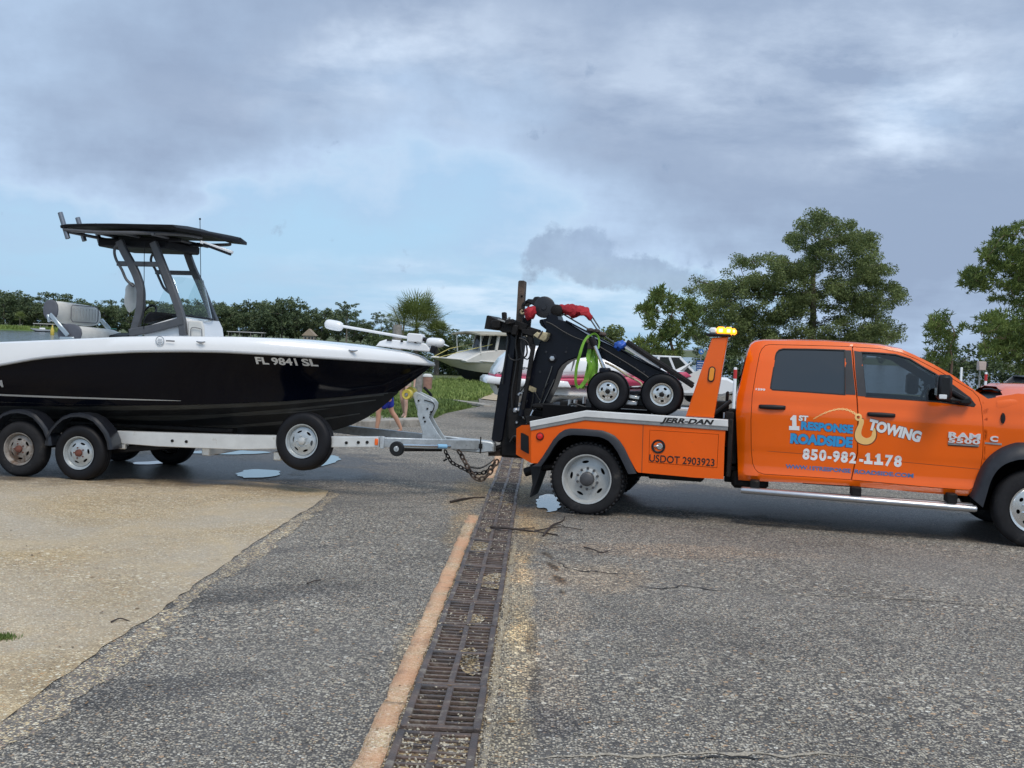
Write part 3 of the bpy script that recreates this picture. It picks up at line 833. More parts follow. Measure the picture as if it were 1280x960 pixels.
# leaves and scraps
M_LIT = mat('leaf_litter', (0.10, 0.055, 0.03), 0.85, c2=(0.30, 0.19, 0.09), vs=3)
g = G()
for _ in range(260):
    if rng.random() < .6: q = DRF.m @ V3((rng.uniform(-.6, 15), rng.gauss(-DW / 2, .34), 0))
    else: q = on_lot(rng.uniform(0, 1280), rng.uniform(640, 950))
    a = rng.uniform(0, 6.28); s_ = rng.uniform(.006, .016); z_ = ground_z(q.x, q.y) + (.034 if -DW < (DRF.inv @ q).y < 0 else .010)
    g.add([(q.x + s_ * math.cos(a + k * 1.57) * (1.6 if k % 2 else .7), q.y + s_ * math.sin(a + k * 1.57) * (1.6 if k % 2 else .7), z_ + rng.uniform(0, .006)) for k in range(4)], [(0, 1, 2, 3)])
g.build('leaf_litter', M_LIT, kind='stuff', angle=None, fix=False)
M_LEAF = mat('dead_leaf', (0.23, 0.13, 0.05), 0.8, var=.4, vs=20)
for i, (u, v, lb) in enumerate(((500, 655, 'small brown leaf on the asphalt left of the drain, nearest the trailer chain'), (497, 683, 'small reddish leaf on the asphalt halfway down the left side of the drain'), (640, 905, 'orange brown leaf beside the nearest grate'))):
    q = on_lot(u, v); g = G()
    g.add([(-.022, 0, 0), (-.008, .012, .005), (.012, .011, .003), (.026, 0, .006), (.010, -.012, .002), (-.010, -.011, .006)], [(0, 1, 2, 3, 4, 5)])
    o = g.build('dead_leaf', M_LEAF, angle=None); o.location = (q.x, q.y, ground_z(q.x, q.y) + .010); o.rotation_euler.z = i * 1.7
    tag(o, lb, 'leaf', 'dead leaves near the drain')

# ------------------------------------------------------------------ verge: kerbs, sand, grass
def kerb(pts, h, w, label):
    P = [on_lot(*q) for q in pts]; g = G()
    for a, c in zip(P, P[1:]):
        g.bar(V3((a.x, a.y, ground_z(a.x, a.y) + h / 2 - .02)), V3((c.x, c.y, ground_z(c.x, c.y) + h / 2 - .02)), w, h + .04, .02)
    return g.build('kerb', M_CURB, kind='structure')
kerb([(180, 545), (300, 540), (430, 535), (478, 533), (527, 531)], .16, .45, '')
kerb([(546, 500), (572, 502), (600, 506), (610, 508.5)], .06, .30, '')
sd_ = [(600, 499), (622, 489), (640, 484), (680, 482), (760, 486), (720, 500), (640, 503)]
surf('sand_track', [(on_lot(*q).x, on_lot(*q).y) for q in sd_], M_SAND, 0.03, 2.0, ragged=.3)
pv = [(300, 536), (455, 522), (480, 519), (500, 529), (480, 533), (300, 540)]
surf('sidewalk', [(on_lot(*q).x, on_lot(*q).y) for q in pv], M_CURB, 0.03, 1.0)

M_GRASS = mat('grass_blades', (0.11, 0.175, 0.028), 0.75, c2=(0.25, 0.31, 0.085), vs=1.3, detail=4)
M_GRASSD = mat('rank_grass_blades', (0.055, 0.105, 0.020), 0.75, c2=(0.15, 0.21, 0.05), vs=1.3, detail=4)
def blades(name, spots, m, w=.02, h=(.12, .3)):
    g = G(); vs = []; fs = []
    r = rng
    for (x, y, z, s) in spots:
        a = r.uniform(0, 6.28); hh = r.uniform(*h) * s; lx, ly = r.gauss(0, .3) * hh, r.gauss(0, .3) * hh; ww = w * r.uniform(.6, 1.3)
        dx, dy = math.cos(a) * ww, math.sin(a) * ww; k = len(vs)
        vs += [(x - dx, y - dy, z), (x + dx, y + dy, z), (x + dx * .7 + lx * .4, y + dy * .7 + ly * .4, z + hh * .6), (x - dx * .7 + lx * .4, y - dy * .7 + ly * .4, z + hh * .6), (x + lx, y + ly, z + hh)]
        fs += [(k, k + 1, k + 2, k + 3), (k + 3, k + 2, k + 4)]
    g.add(vs, fs)
    o = g.build(name, m, kind='stuff', angle=None, fix=False)
    return o
def scatter_px(poly, n, sc=1.0):
    us = [p[0] for p in poly]; vs_ = [p[1] for p in poly]; out = []
    while len(out) < n:
        u, v = rng.uniform(min(us), max(us)), rng.uniform(min(vs_), max(vs_))
        if inside(poly, u, v):
            q = on_lot(u, v)
            if rng.random() < min(1, (q.y / 80) ** 1.2 + .15): out.append((q.x, q.y, terrain_z(q.x, q.y), sc * (0.7 + .6 * noise.noise(V3((q.x * .5, q.y * .5, 0))))))
    return out
o = blades('verge_grass', scatter_px([(470, 500), (520, 484), (545, 475), (700, 474), (640, 487), (600, 498), (572, 500), (546, 499), (520, 497), (480, 515)], 26000), M_GRASS, .03, (.15, .34)); tag(o, 'tall green grass below the parked boats', 'grass', kind='stuff')
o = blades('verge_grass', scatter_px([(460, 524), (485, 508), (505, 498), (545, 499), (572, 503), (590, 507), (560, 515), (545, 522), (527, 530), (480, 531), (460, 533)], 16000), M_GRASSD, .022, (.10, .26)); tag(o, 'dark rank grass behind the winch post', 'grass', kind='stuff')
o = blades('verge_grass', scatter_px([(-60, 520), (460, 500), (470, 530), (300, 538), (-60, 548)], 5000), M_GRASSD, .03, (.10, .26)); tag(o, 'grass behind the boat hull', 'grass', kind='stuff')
q = on_lot(6, 798)
sp = [(q.x + rng.gauss(-.01, .035), q.y + rng.gauss(0, .03), ground_z(q.x, q.y) + .005, 1) for _ in range(500)]
o = blades('grass_tuft', sp, M_GRASSD, .003, (.008, .028)); tag(o, 'small green tuft on the tan concrete slab at the left edge', 'grass', kind='stuff')

# ================================================================== THE TOW TRUCK
M_OR = mat('orange_paint', (0.86, 0.125, 0.001), 0.26, coat=.55, spec=.3, var=0.04, vs=1.2, bump=0.03, bs=2.2)
M_ORB = mat('orange_body_paint', (0.84, 0.115, 0.002), 0.42, coat=0.2, spec=.3, var=0.05, vs=1.5, dirt=(0.55, 0.10, 0.02, 5, 0.66))
M_ALU = mat('painted_white_rail', (0.66, 0.66, 0.65), 0.45, var=0.08, vs=6, dirt=(0.42, 0.38, 0.33, 9, 0.62))
M_ALUG = mat('grey_rail_lip', (0.33, 0.33, 0.32), 0.4, metal=0.5, var=.12, vs=12)
M_BLK = mat('black_plastic', (0.012, 0.013, 0.015), 0.48, spec=.3, var=.15, vs=8, bump=.15, bs=180)
M_FLARE = mat('weathered_black_plastic', (0.026, 0.028, 0.034), 0.42, spec=.35, var=.2, vs=6, bump=.1, bs=160)
M_STEEL = mat('black_painted_steel', (0.005, 0.006, 0.011), 0.30, coat=0.08, spec=.22, var=.2, vs=5, dirt=(0.050, 0.045, 0.042, 11, 0.64))
M_GRIME = mat('grimy_black_steel', (0.012, 0.011, 0.011), 0.62, spec=.22, var=.3, vs=9, dirt=(0.065, 0.048, 0.036, 7, 0.60), bump=.4, bs=60)
M_CHROME = mat('chrome', (0.80, 0.81, 0.83), 0.13, metal=1.0, rvar=.05)
M_BRUSH = mat('brushed_aluminium', (0.55, 0.56, 0.58), 0.32, metal=0.9, var=.06, vs=5)
M_TYRE = mat('tyre_rubber', (0.018, 0.018, 0.020), 0.78, spec=.25, var=.25, vs=6, bump=.25, bs=90, dirt=(0.060, 0.055, 0.050, 5, 0.58))
M_TYREN = mat('clean_tyre_rubber', (0.008, 0.008, 0.010), 0.55, spec=.25, var=.25, vs=6, bump=.15, bs=90)
M_WHEELG = mat('silver_wheel_paint', (0.50, 0.51, 0.50), 0.42, metal=.35, var=.1, vs=9, dirt=(0.24, 0.21, 0.18, 7, 0.62))
M_WHEELA = mat('polished_wheel', (0.70, 0.69, 0.66), 0.25, metal=.85, var=.06, vs=9)
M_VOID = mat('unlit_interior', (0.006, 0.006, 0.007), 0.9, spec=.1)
M_TINT = mat('privacy_glass', (0.010, 0.011, 0.013), 0.04, coat=.5, spec=.8)
M_DIRTW = mat('chalky_white', (0.60, 0.58, 0.53), 0.6, var=.1, vs=7)
M_RED = mat('red_lens', (0.62, 0.012, 0.015), 0.2, coat=.6)
M_AMBER = mat('amber_lens', (0.85, 0.30, 0.01), 0.25, coat=.6)
M_GLOW = mat('lit_amber_beacon', (1.0, 0.45, 0.02), 0.3, emit=(1.0, 0.30, 0.012, 1.7))
M_GLOWC = mat('lit_beacon_core', (1.0, 0.8, 0.3), 0.3, emit=(1.0, 0.66, 0.14, 3.2))
M_CLEAR = mat('clear_lens', (0.75, 0.77, 0.78), 0.1, coat=.5)
M_SEAT = mat('grey_cloth', (0.09, 0.09, 0.095), 0.85, var=.15, vs=20)
M_BADGE = mat('bright_badge_metal', (0.80, 0.80, 0.82), 0.30, metal=.3)
M_LWHITE = mat('white_vinyl', (0.80, 0.80, 0.79), 0.4)
M_LBLUE = mat('blue_vinyl', (0.030, 0.30, 0.62), 0.4)
M_LDBLUE = mat('dark_blue_vinyl', (0.06, 0.17, 0.36), 0.4)
M_LCREAM = mat('cream_vinyl', (0.90, 0.56, 0.20), 0.4)
M_LBLACK = mat('black_vinyl', (0.015, 0.013, 0.012), 0.4)
M_LKEY = mat('dark_keyline', (0.20, 0.05, 0.015), 0.4)
def glass(name, c, fac):
    """See-through tinted pane: part mirror, part filtered view"""
    m = bpy.data.materials.new(name); m.use_nodes = True
    n, l = m.node_tree.nodes, m.node_tree.links; n.clear()
    o = n.new('ShaderNodeOutputMaterial'); t = n.new('ShaderNodeBsdfTransparent'); t.inputs[0].default_value = tuple(c) + (1,)
    gl = n.new('ShaderNodeBsdfGlossy'); gl.inputs['Roughness'].default_value = 0.02
    lw = n.new('ShaderNodeLayerWeight'); lw.inputs[0].default_value = 0.5
    fr = n.new('ShaderNodeMath'); fr.operation = 'POWER'; fr.inputs[1].default_value = 4.0; l.new(lw.outputs['Facing'], fr.inputs[0])
    ad = n.new('ShaderNodeMath'); ad.operation = 'ADD'; ad.use_clamp = True; ad.inputs[1].default_value = fac
    l.new(fr.outputs[0], ad.inputs[0])
    mx = n.new('ShaderNodeMixShader'); l.new(ad.outputs[0], mx.inputs[0]); l.new(t.outputs[0], mx.inputs[1]); l.new(gl.outputs[0], mx.inputs[2]); l.new(mx.outputs[0], o.inputs[0])
    return m
M_GLASS = glass('side_window_glass', (0.44, 0.48, 0.49), 0.07)
M_SCREEN = glass('clear_windscreen', (0.80, 0.86, 0.86), 0.08)

M_HUB = mat('dark_hub_steel', (0.085, 0.085, 0.09), 0.5, metal=.4, var=.2, vs=12)
TA, TB = on_lot(731, 645), on_lot(1293, 688)
TR = Frame(TA, TB - TA).shifted((0, 1.17, 0))
truck = thing('tow_truck', 'orange crew cab tow truck with black boom and lettered doors, towing the boat', 'tow truck', TR.m)

CABW = [(0.30, .93), (0.48, .965), (0.53, 1.004), (0.56, 1.010), (0.60, 1.000), (0.635, .988), (0.80, .988), (0.832, .990), (0.845, .996), (1.05, 1.006), (1.21, 1.016), (1.26, 1.015), (1.33, 0.994), (1.42, .985), (1.50, .962), (1.62, .925), (1.80, .868), (1.95, .808), (2.02, .772), (2.06, .735), (2.10, .66)]
def cabw(x, z):
    w = interp(CABW, z)
    if x < 1.80: w -= 1.1 * (1.80 - x) ** 2 * 1.3        # rounded rear corner
    if x > 4.15 and z < 1.6: w += 0.03 * smooth(4.15, 4.5, x) - 0.10 * smooth(5.2, 5.7, x)
    return w
def yf_cab(x, z): return -cabw(x, z)
def cp(u, v, off=0.0):
    y = -1.0
    for _ in range(6):
        x, z = TR.y(u, v, y); y = yf_cab(x, z) + off
    return x, z
def cps(pts): return [cp(*q) for q in pts]
def rnd(poly, k=3):
    return poly
def mirrored(g):
    h = G(); h.add([(x, -y, z) for x, y, z in g.v], [tuple(reversed(f)) for f in g.f]); return h
def grow(poly, d):
    n = len(poly); a = sum(poly[i][0] * poly[(i + 1) % n][1] - poly[(i + 1) % n][0] * poly[i][1] for i in range(n)); sg = 1 if a > 0 else -1
    out = []
    for i in range(n):
        p0, p1, p2 = V3((*poly[i - 1], 0)), V3((*poly[i], 0)), V3((*poly[(i + 1) % n], 0))
        e1, e2 = (p1 - p0).normalized(), (p2 - p1).normalized()
        m = V3((e1.y + e2.y, -(e1.x + e2.x), 0)); m = m.normalized() if m.length > 1e-6 else V3((e1.y, -e1.x, 0))
        q = p1 + m * sg * d / max(.5, m.dot(V3((e1.y, -e1.x, 0)))); out.append((q.x, q.y))
    return out
def smoothpoly(px, per=4):
    return [(p.x, p.y) for p in catmull([(a, b, 0) for a, b in px], per, closed=True)]

rear_door_px = [(962.5, 431), (957, 432), (953, 436), (950, 442), (945, 467), (940.6, 494), (939, 525), (939.4, 562.5), (941.2, 579), (944, 586), (948, 590), (955, 592.3), (1010, 595.8), (1063.5, 599.3), (1067, 583), (1071, 567), (1071.7, 517), (1070.2, 494), (1066.8, 462.5), (1064.8, 433.6), (1010, 432)]
front_door_px = [(1066.2, 433.8), (1085, 435), (1100, 436), (1125, 440.6), (1147, 450), (1172, 463), (1194, 476), (1215.6, 489), (1223, 497), (1226.6, 508), (1228, 525), (1228.7, 547), (1228, 569), (1225, 587.5), (1220, 603), (1217, 609), (1212, 612.3), (1204, 612.2), (1150, 607.6), (1065.1, 599.6), (1068.5, 583), (1072.6, 567), (1073.2, 517), (1071.6, 494), (1068.2, 462.5)]
rear_win_px = [(979, 436), (974, 437.3), (971, 440.5), (969.5, 444.5), (963.8, 480), (963.2, 485), (966, 487.2), (1010, 490), (1056, 493.3), (1056, 437.6), (1018, 436.4)]
front_win_px = [(1076.5, 440), (1100, 441.2), (1119, 443), (1137.5, 448.5), (1153, 458), (1170, 467.5), (1192, 482), (1212, 497), (1219, 506), (1217.5, 508), (1170, 502), (1120, 498.4), (1082, 495.8)]
rd, fd, rw, fw = cps(rear_door_px), cps(front_door_px), cps(rear_win_px), cps(front_win_px)
cab_px = [(923, 600), (921.5, 556), (920, 517), (921, 498), (926, 477), (931, 456), (935, 440), (938.5, 431), (944, 427.3), (954, 425.6), (994, 425.6), (1033, 426.6), (1067, 429), (1100, 431.6), (1128, 437), (1144, 444), (1166, 455), (1191, 469), (1212.5, 484), (1231, 496), (1240, 501.5), (1243, 520), (1240, 560), (1232, 585), (1221, 606), (1209, 620), (1150, 615.5), (1065, 607.5), (1000, 603.5)]
cab = cps(cab_px)
g = sheet(cab, [grow(rd, .0055), grow(fd, .0055)], yf_cab, 0.03, .045)
h = mirrored(g)
# roof skin between the two sides, and the windscreen header
roof_px = [(937, 434), (940, 429.8), (945, 426.8), (954, 425.3), (994, 425.2), (1033, 426.2), (1067, 428.6), (1100, 431.2), (1128, 436.6)]
rings = []
for i, (u, v) in enumerate(roof_px):
    x, z = cp(u, v); w = cabw(x, z) - .002; q = []
    for k in range(-8, 9):
        t = k / 8; q.append((x - .03 * (1 - t * t) * (1 if i < 3 else -1) * (1.4 if i > 6 else .6), t * w, z - .004 + .028 * (1 - abs(t) ** 2.6)))
    rings.append(q)
g.loft(rings, closed=False); g.add(h.v, h.f)
# back wall of the cab around its window
bx = [(cp(u, v)) for u, v in ((922, 598), (920.5, 517), (921.5, 498), (926.5, 477), (931.5, 456), (935.5, 440), (938, 434))]
rings = []
for (x, z) in bx:
    rings.append([(x - .035 * (1 - (k / 6) ** 2) + .002, k / 6 * (cabw(x, z) - .004), z) for k in range(-6, 7)])
wall = G(); wall.loft(rings, closed=False)
g.add(wall.v, wall.f)
body = g.build('cab_body', M_OR, truck, angle=34)
# rear window glass, dark, standing just behind the wall
g = G(); x1, z1 = bx[3]; x0, z0 = bx[1]; x2, z2 = bx[5]
g.loft([[(lerp(a, c_, .5) - .048 + (-.02 if s == 0 else 0), k / 6 * .62, zz_) for k in range(-6, 7)] for s, (a, c_, zz_) in enumerate(((x1 + .03, x1 + .03, z1 - .12), (x2 - .02, x2 - .02, z2 - .03)))], closed=False)
g.build('rear_window', M_TINT, truck)
# inner liner, dark, with the window openings
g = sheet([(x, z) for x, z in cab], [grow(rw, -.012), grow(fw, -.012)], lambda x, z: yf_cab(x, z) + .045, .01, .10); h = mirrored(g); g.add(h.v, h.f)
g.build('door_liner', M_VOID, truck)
# doors
def both(name, gg, m, parent, **k):
    a = gg.build(name, m, parent, **k); b_ = mirrored(gg).build(name, m, parent, **k); return a, b_
rdoor, rdoor_f = both('rear_door', sheet(rd, [rw], yf_cab, .028, .034), M_OR, truck, angle=30)
fdoor, fdoor_f = both('front_door', sheet(fd, [fw], yf_cab, .028, .034), M_OR, truck, angle=30)
both('window', sheet(grow(rw, .004), [], lambda x, z: yf_cab(x, z) + .010, .004, .2), M_TINT, rdoor)[1].parent = rdoor_f
both('window', sheet(grow(fw, .004), [], lambda x, z: yf_cab(x, z) + .010, 0, .2), M_GLASS, fdoor)[1].parent = fdoor_f
seal = lambda w: sheet(grow(w, .006), [grow(w, -.006)], lambda x, z: yf_cab(x, z) - .003, .01, .2)
both('window_seal', seal(rw), M_BLK, rdoor)[1].parent = rdoor_f
both('window_seal', seal(fw), M_BLK, fdoor)[1].parent = fdoor_f
both('pillar_trim', sheet(cps([(1056.6, 437.6), (1064, 438), (1066.2, 462), (1069.6, 493.6), (1057, 493)]), [], lambda x, z: yf_cab(x, z) - .004, .008, .2), M_FLARE, rdoor)[1].parent = rdoor_f
both('pillar_trim', sheet(cps([(1067.6, 438.3), (1077, 440), (1082.5, 495.6), (1072, 494.8), (1069, 462)]), [], lambda x, z: yf_cab(x, z) - .004, .008, .2), M_FLARE, fdoor)[1].parent = fdoor_f
both('mirror_base', sheet(cps([(1186, 479), (1212, 497.5), (1219, 506.5), (1217, 508), (1190, 504.5)]), [], lambda x, z: yf_cab(x, z) - .006, .01, .2), M_BLK, fdoor)[1].parent = fdoor_f
def handle(a, b_, parent):
    A, B_ = cp(*a), cp(*b_); g = G()
    L = B_[0] - A[0]; y = yf_cab(*A)
    prof = [(0, .03), (.06, .012), (.5, .0), (.94, .012), (1, .03)]
    g.loft([[(A[0] + L * t, y - .034 + d + .018 * math.sin(q), lerp(A[1], B_[1], t) + .026 * math.cos(q) * (1 - d * 12)) for q in [2 * math.pi * k / 10 for k in range(10)]] for t, d in prof])
    g.box((A[0] + .02, y - .012, A[1]), (.03, .03, .03)); g.box((B_[0] - .02, y - .012, B_[1]), (.03, .03, .03))
    a_ = g.build('handle', M_BLK, parent)
    return g
hg = handle((948.5, 508), (982, 509.5), rdoor); mirrored(hg).build('handle', M_BLK, rdoor_f)
hg = handle((1084, 517.5), (1119, 519.5), fdoor); mirrored(hg).build('handle', M_BLK, fdoor_f)
# character lines of the doors: crease shade laid on as thin dark strips
def swage(pts, parent, w=.006):
    g = G(); P = [cp(*q) for q in pts]; vs = []
    for x, z in P: vs += [(x, yf_cab(x, z) - .0015, z + w / 2), (x, yf_cab(x, z) - .0015, z - w / 2)]
    g.add(vs, [(2 * i, 2 * i + 1, 2 * i + 3, 2 * i + 2) for i in range(len(P) - 1)]); g.build('swage_shade', M_LKEY, parent, angle=None, fix=False)
swage([(940.5, 562.4), (980, 565.4), (1030, 569.2), (1070.4, 572.4)], rdoor, .004)
swage([(1072.8, 572.6), (1130, 577.6), (1180, 582.2), (1225, 586.6)], fdoor, .004)

# front end: fender with wheel opening, hood, cowl, windscreen
hood_px = [(1228.5, 500), (1234, 498.5), (1246, 497.5), (1262, 497.5), (1280, 498.5)]
FWC = (4.60, 0.40)
def arc(c, r, a0, a1, n): return [(c[0] + r * math.cos(R(lerp(a0, a1, i / n))), c[1] + r * math.sin(R(lerp(a0, a1, i / n)))) for i in range(n + 1)]
dright = [cp(u, v) for u, v in ((1227.4, 500), (1229.2, 525), (1230, 547), (1229.4, 569), (1226.4, 587.5), (1221, 604))]
dx = [(x + .004, z) for x, z in dright]
aL = arc(FWC, .545, 160, 0, 16)
fend = [dx[0]] + dx[1:] + aL + [(5.62, .62), (5.70, .90), (5.68, 1.35), (5.55, 1.47), (5.0, 1.545), (4.6, 1.565), (4.40, 1.575)]
both('fender', sheet(fend, [], yf_cab, .025, .045), M_OR, truck, angle=30)
# flare: outer and inner outline traced
fo = [TR.y(u, v, -1.06) for u, v in ((1213, 621), (1219, 606), (1225, 590), (1234, 575), (1247, 563.5), (1262, 556), (1280, 552.5))]
fi = [TR.y(u, v, -1.12) for u, v in ((1228, 634), (1233, 617), (1238, 601), (1245, 589), (1254, 581), (1266, 576), (1281, 574))]
def mir_arch(P, cx): return P + [(2 * cx - x, z) for x, z in reversed(P)]
fo, fi = mir_arch(fo, FWC[0] + .02), mir_arch(fi, FWC[0] + .02)
fo2 = [(p.x, p.y) for p in catmull([(a, b, 0) for a, b in fo], 4)]; fi2 = [(p.x, p.y) for p in catmull([(a, b, 0) for a, b in fi], 4)]
g = G(); g.loft([[(a[0], -.985, a[1]), (a[0], -1.030, a[1]), (lerp(a[0], b_[0], .3), -1.10, lerp(a[1], b_[1], .3)), (lerp(a[0], b_[0], .75), -1.145, lerp(a[1], b_[1], .75)), (b_[0], -1.15, b_[1]), (b_[0], -1.13, b_[1]), (b_[0], -.95, b_[1] + .01)] for a, b_ in zip(fo2, fi2)])
both('wheel_arch_flare', g, M_FLARE, truck)
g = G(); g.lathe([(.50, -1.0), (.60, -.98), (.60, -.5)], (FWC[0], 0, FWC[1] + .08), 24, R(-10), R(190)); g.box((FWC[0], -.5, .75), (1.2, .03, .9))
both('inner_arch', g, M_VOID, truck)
hd = G(); rings = []
for x, z0 in ((4.28, 1.555), (4.34, 1.585), (4.6, 1.600), (5.0, 1.585), (5.4, 1.53), (5.60, 1.44), (5.66, 1.34)):
    w = .90 - .05 * smooth(5.0, 5.7, x)
    rings.append([(x + .05 * (1 - abs(k / 8)), k / 8 * w, z0 - .03 + .03 * (1 - abs(k / 8) ** 8) + .055 * smooth(.95, .55, abs(k / 8)) + (.02 if abs(k / 8) < .5 else 0)) for k in range(-8, 9)])
hd.loft(rings, closed=False); hd.build('hood', M_OR, truck, angle=40)
for sy in (-1, 1):
    g = G(); rings = []
    for x, z in ((4.20, 1.535), (4.32, 1.562), (4.6, 1.585), (5.0, 1.57), (5.4, 1.52), (5.62, 1.42)):
        rings.append([(x, sy * (.885 + (-yf_cab(x, z - .115) + .002 - .885) * math.sin(a)), z - .115 + .115 * math.cos(a)) for a in [R(q) for q in (0, 20, 40, 60, 80, 95)]])
    g.loft(rings, closed=False); g.build('fender_crown', M_OR, truck)
# windscreen and A pillars' inner side
ap = [cp(u, v) for u, v in ((1128, 437), (1144, 444), (1166, 455), (1191, 469), (1212.5, 484), (1231, 496), (1246, 504))]
g = G(); g.loft([[(x + .10 * (1 - (k / 8) ** 2), k / 8 * (cabw(x, z) - .03), z - .004) for k in range(-8, 9)] for x, z in ap], closed=False); g.build('windscreen', M_GLASS, truck)
g = G(); g.loft([[(4.12, k / 6 * .93, 1.46), (4.42, k / 6 * .90, 1.56)] for k in range(-6, 7)], closed=False); g.build('cowl', M_BLK, truck)
g = G(); g.tube(catmull([(4.30, -.55, 1.575), (4.28, -.25, 1.60), (4.26, .1, 1.59)], 5), .008, 6); g.tube(catmull([(4.33, -.72, 1.57), (4.30, -.60, 1.59), (4.28, -.45, 1.59)], 5), [.010] * 11, 6); g.build('wiper', M_BLK, truck)
g = G(); g.lathe([(.0, -.035), (.022, -.03), (.026, 0)], (0, 0, 0), 12)
xz = cp(1253.5, 523); g2 = G(); g2.add([(x * .9 + xz[0], y + yf_cab(*xz), z * 2.3 + xz[1]) for x, y, z in g.v], g.f); g2.build('antenna_base', M_BLK, truck)
# nose: grille, lamps, bumper
g = G(); g.box((5.66, 0, 1.08), (.10, 1.5, .62), .05); nose = g.build('grille_surround', M_CHROME, truck)
g = G(); [g.box((5.715, y, 1.08), (.02, .05, .56), .01) for y in (-.25, .25)]; g.box((5.715, 0, 1.1), (.022, 1.4, .05), .01); g.build('grille_bar', M_CHROME, nose)
for s in (-1, 1):
    g = G(); g.box((5.66, s * .86, 1.14), (.12, .24, .36), .05); g.build('headlight', M_CLEAR, truck)
g = G(); g.box((5.78, 0, .66), (.22, 2.0, .30), .06); g.build('front_bumper', M_CHROME, truck)

# towing mirror
g = G(); A = TR.y(1172, 468, -1.22); B_ = TR.y(1188, 500.5, -1.22)
cx, cz = (A[0] + B_[0]) / 2, (A[1] + B_[1]) / 2
g.box((cx, -1.22, cz), (B_[0] - A[0], .20, A[1] - B_[1]), .03)
mir = g.build('mirror', M_BLK, truck)
g = G(); g.box((A[0] - .004, -1.22, cz + .02), (.008, .165, (A[1] - B_[1]) * .82), .003); g.build('mirror_glass', M_TINT, mir)
g = G(); g.box((cx - .02, -1.322, B_[1] + .035), (.075, .012, .045), .005); g.build('turn_signal', M_CLEAR, mir)
g = G(); a1 = TR.y(1189, 492, -1.16); a2 = TR.y(1211, 503, -1.0)
g.bar((a1[0] - .03, -1.16, a1[1] + .03), (a2[0], -1.0, a2[1]), .10, .045, .012); g.bar((a1[0] - .03, -1.16, a1[1] - .06), (a2[0] - .02, -1.0, a2[1] + .01), .08, .035, .012); g.box((a2[0] - .05, -1.05, a2[1] + .02), (.12, .10, .085), .02)
g.build('mirror_arm', M_BLK, mir)
o2 = mir.data.copy(); 
for v in o2.vertices: v.co.y *= -1
o2.flip_normals(); mo = bpy.data.objects.new('mirror', o2); col.objects.link(mo); mo.parent = truck

# seats, wheel and dash seen through the front glass
def seat(x, y, nm='seat'):
    g = G(); g.box((x, y, 1.02), (.52, .50, .16), .05); g.bar((x - .24, y, 1.05), (x - .36, y, 1.66), .48, .14, .05, up=V3((1, 0, 0)))
    o = g.build(nm, M_SEAT, truck); g = G(); g.box((x - .38, y, 1.75), (.11, .26, .19), .04); g.build('headrest', M_SEAT, o)
for y in (-.42, .42): seat(3.15, y); seat(2.25, y)
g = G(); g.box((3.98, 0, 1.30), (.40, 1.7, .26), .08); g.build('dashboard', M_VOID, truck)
g = G(); g.tube([(3.66 + .06 * math.sin(a), .42 + .19 * math.cos(a), 1.42 + .18 * math.sin(a)) for a in [2 * math.pi * k / 20 for k in range(20)]], .015, 6, closed=True); g.bar((3.66, .42, 1.42), (3.9, .42, 1.34), .06, .06); g.build('steering_wheel', M_BLK, truck)
g = G(); q0 = TR.y(1134, 499, -.9); g.lathe([(0, 0), (.085, 0.0), (.10, .03), (.10, .09), (0, .09)], (0, 0, 0), 16)
g2 = G(); g2.add([(x * 1.1 + q0[0] + .03, y - .88, z * .85 + q0[1] - .01) for x, y, z in g.v], g.f); g2.build('wing_mirror_reflection_cover', M_VOID, truck) if False else None
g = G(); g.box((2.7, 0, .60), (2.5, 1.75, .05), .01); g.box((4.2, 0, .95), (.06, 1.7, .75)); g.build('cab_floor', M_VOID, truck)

# running board
g = G(); a1, a2 = TR.y(926, 612.6, -1.14), TR.y(1221, 636.5, -1.14)
g.tube([(a1[0], -1.12, a1[1]), (a1[0] + .02, -1.12, a1[1]), (a2[0] - .02, -1.12, a2[1]), (a2[0], -1.12, a2[1])], [.030, .036, .036, .030], 14, sq=1.3)
g.box(((a1[0] + a2[0]) / 2, -1.05, a1[1] + .005), (a2[0] - a1[0] - .05, .10, .03), .01)
rb = g.build('running_board', M_BRUSH, truck)
g2 = mirrored(g); g2.build('running_board', M_BRUSH, truck)
for t in (.06, .5, .90):
    g = G(); g.box((lerp(a1[0], a2[0], t), -1.0, a1[1] + .06), (.10, .26, .10), .01); g.build('bracket', M_GRIME, rb)

# ------------------------------------------------------------------ door lettering
LET = dict(fr=TR, yf=yf_cab, proud=.0025)
fdl = fdoor; rdl = rdoor
def keyed(name, txt, a, b_, h, m, parent, bold, **k):
    d = dict(LET); d.update(k)
    lettering('lettering_outline', txt, d['fr'], a, b_, h, d['yf'], M_LKEY, parent, bold=bold + .035, proud=.0016, **{q: w for q, w in k.items() if q not in ('fr', 'yf', 'proud')})
    return lettering(name, txt, d['fr'], a, b_, h, d['yf'], m, parent, bold=bold, proud=.0032, **{q: w for q, w in k.items() if q not in ('fr', 'yf', 'proud')})
keyed('lettering', 'ST', (998.2, 525.4), (1010, 526.2), 6.4, M_LWHITE, rdl, .05)
keyed('lettering', 'RESPONSE', (1000.8, 536.2), (1066, 541.2), 9.6, M_LBLUE, rdl, .055)
keyed('lettering', 'ROADSIDE', (987.5, 553.2), (1065.5, 558.6), 11.6, M_LBLUE, rdl, .06)
keyed('lettering', 'TOWING', (1084.5, 535.6), (1149.5, 552.2), 12.6, M_LWHITE, fdl, .06, spacing=1.02)
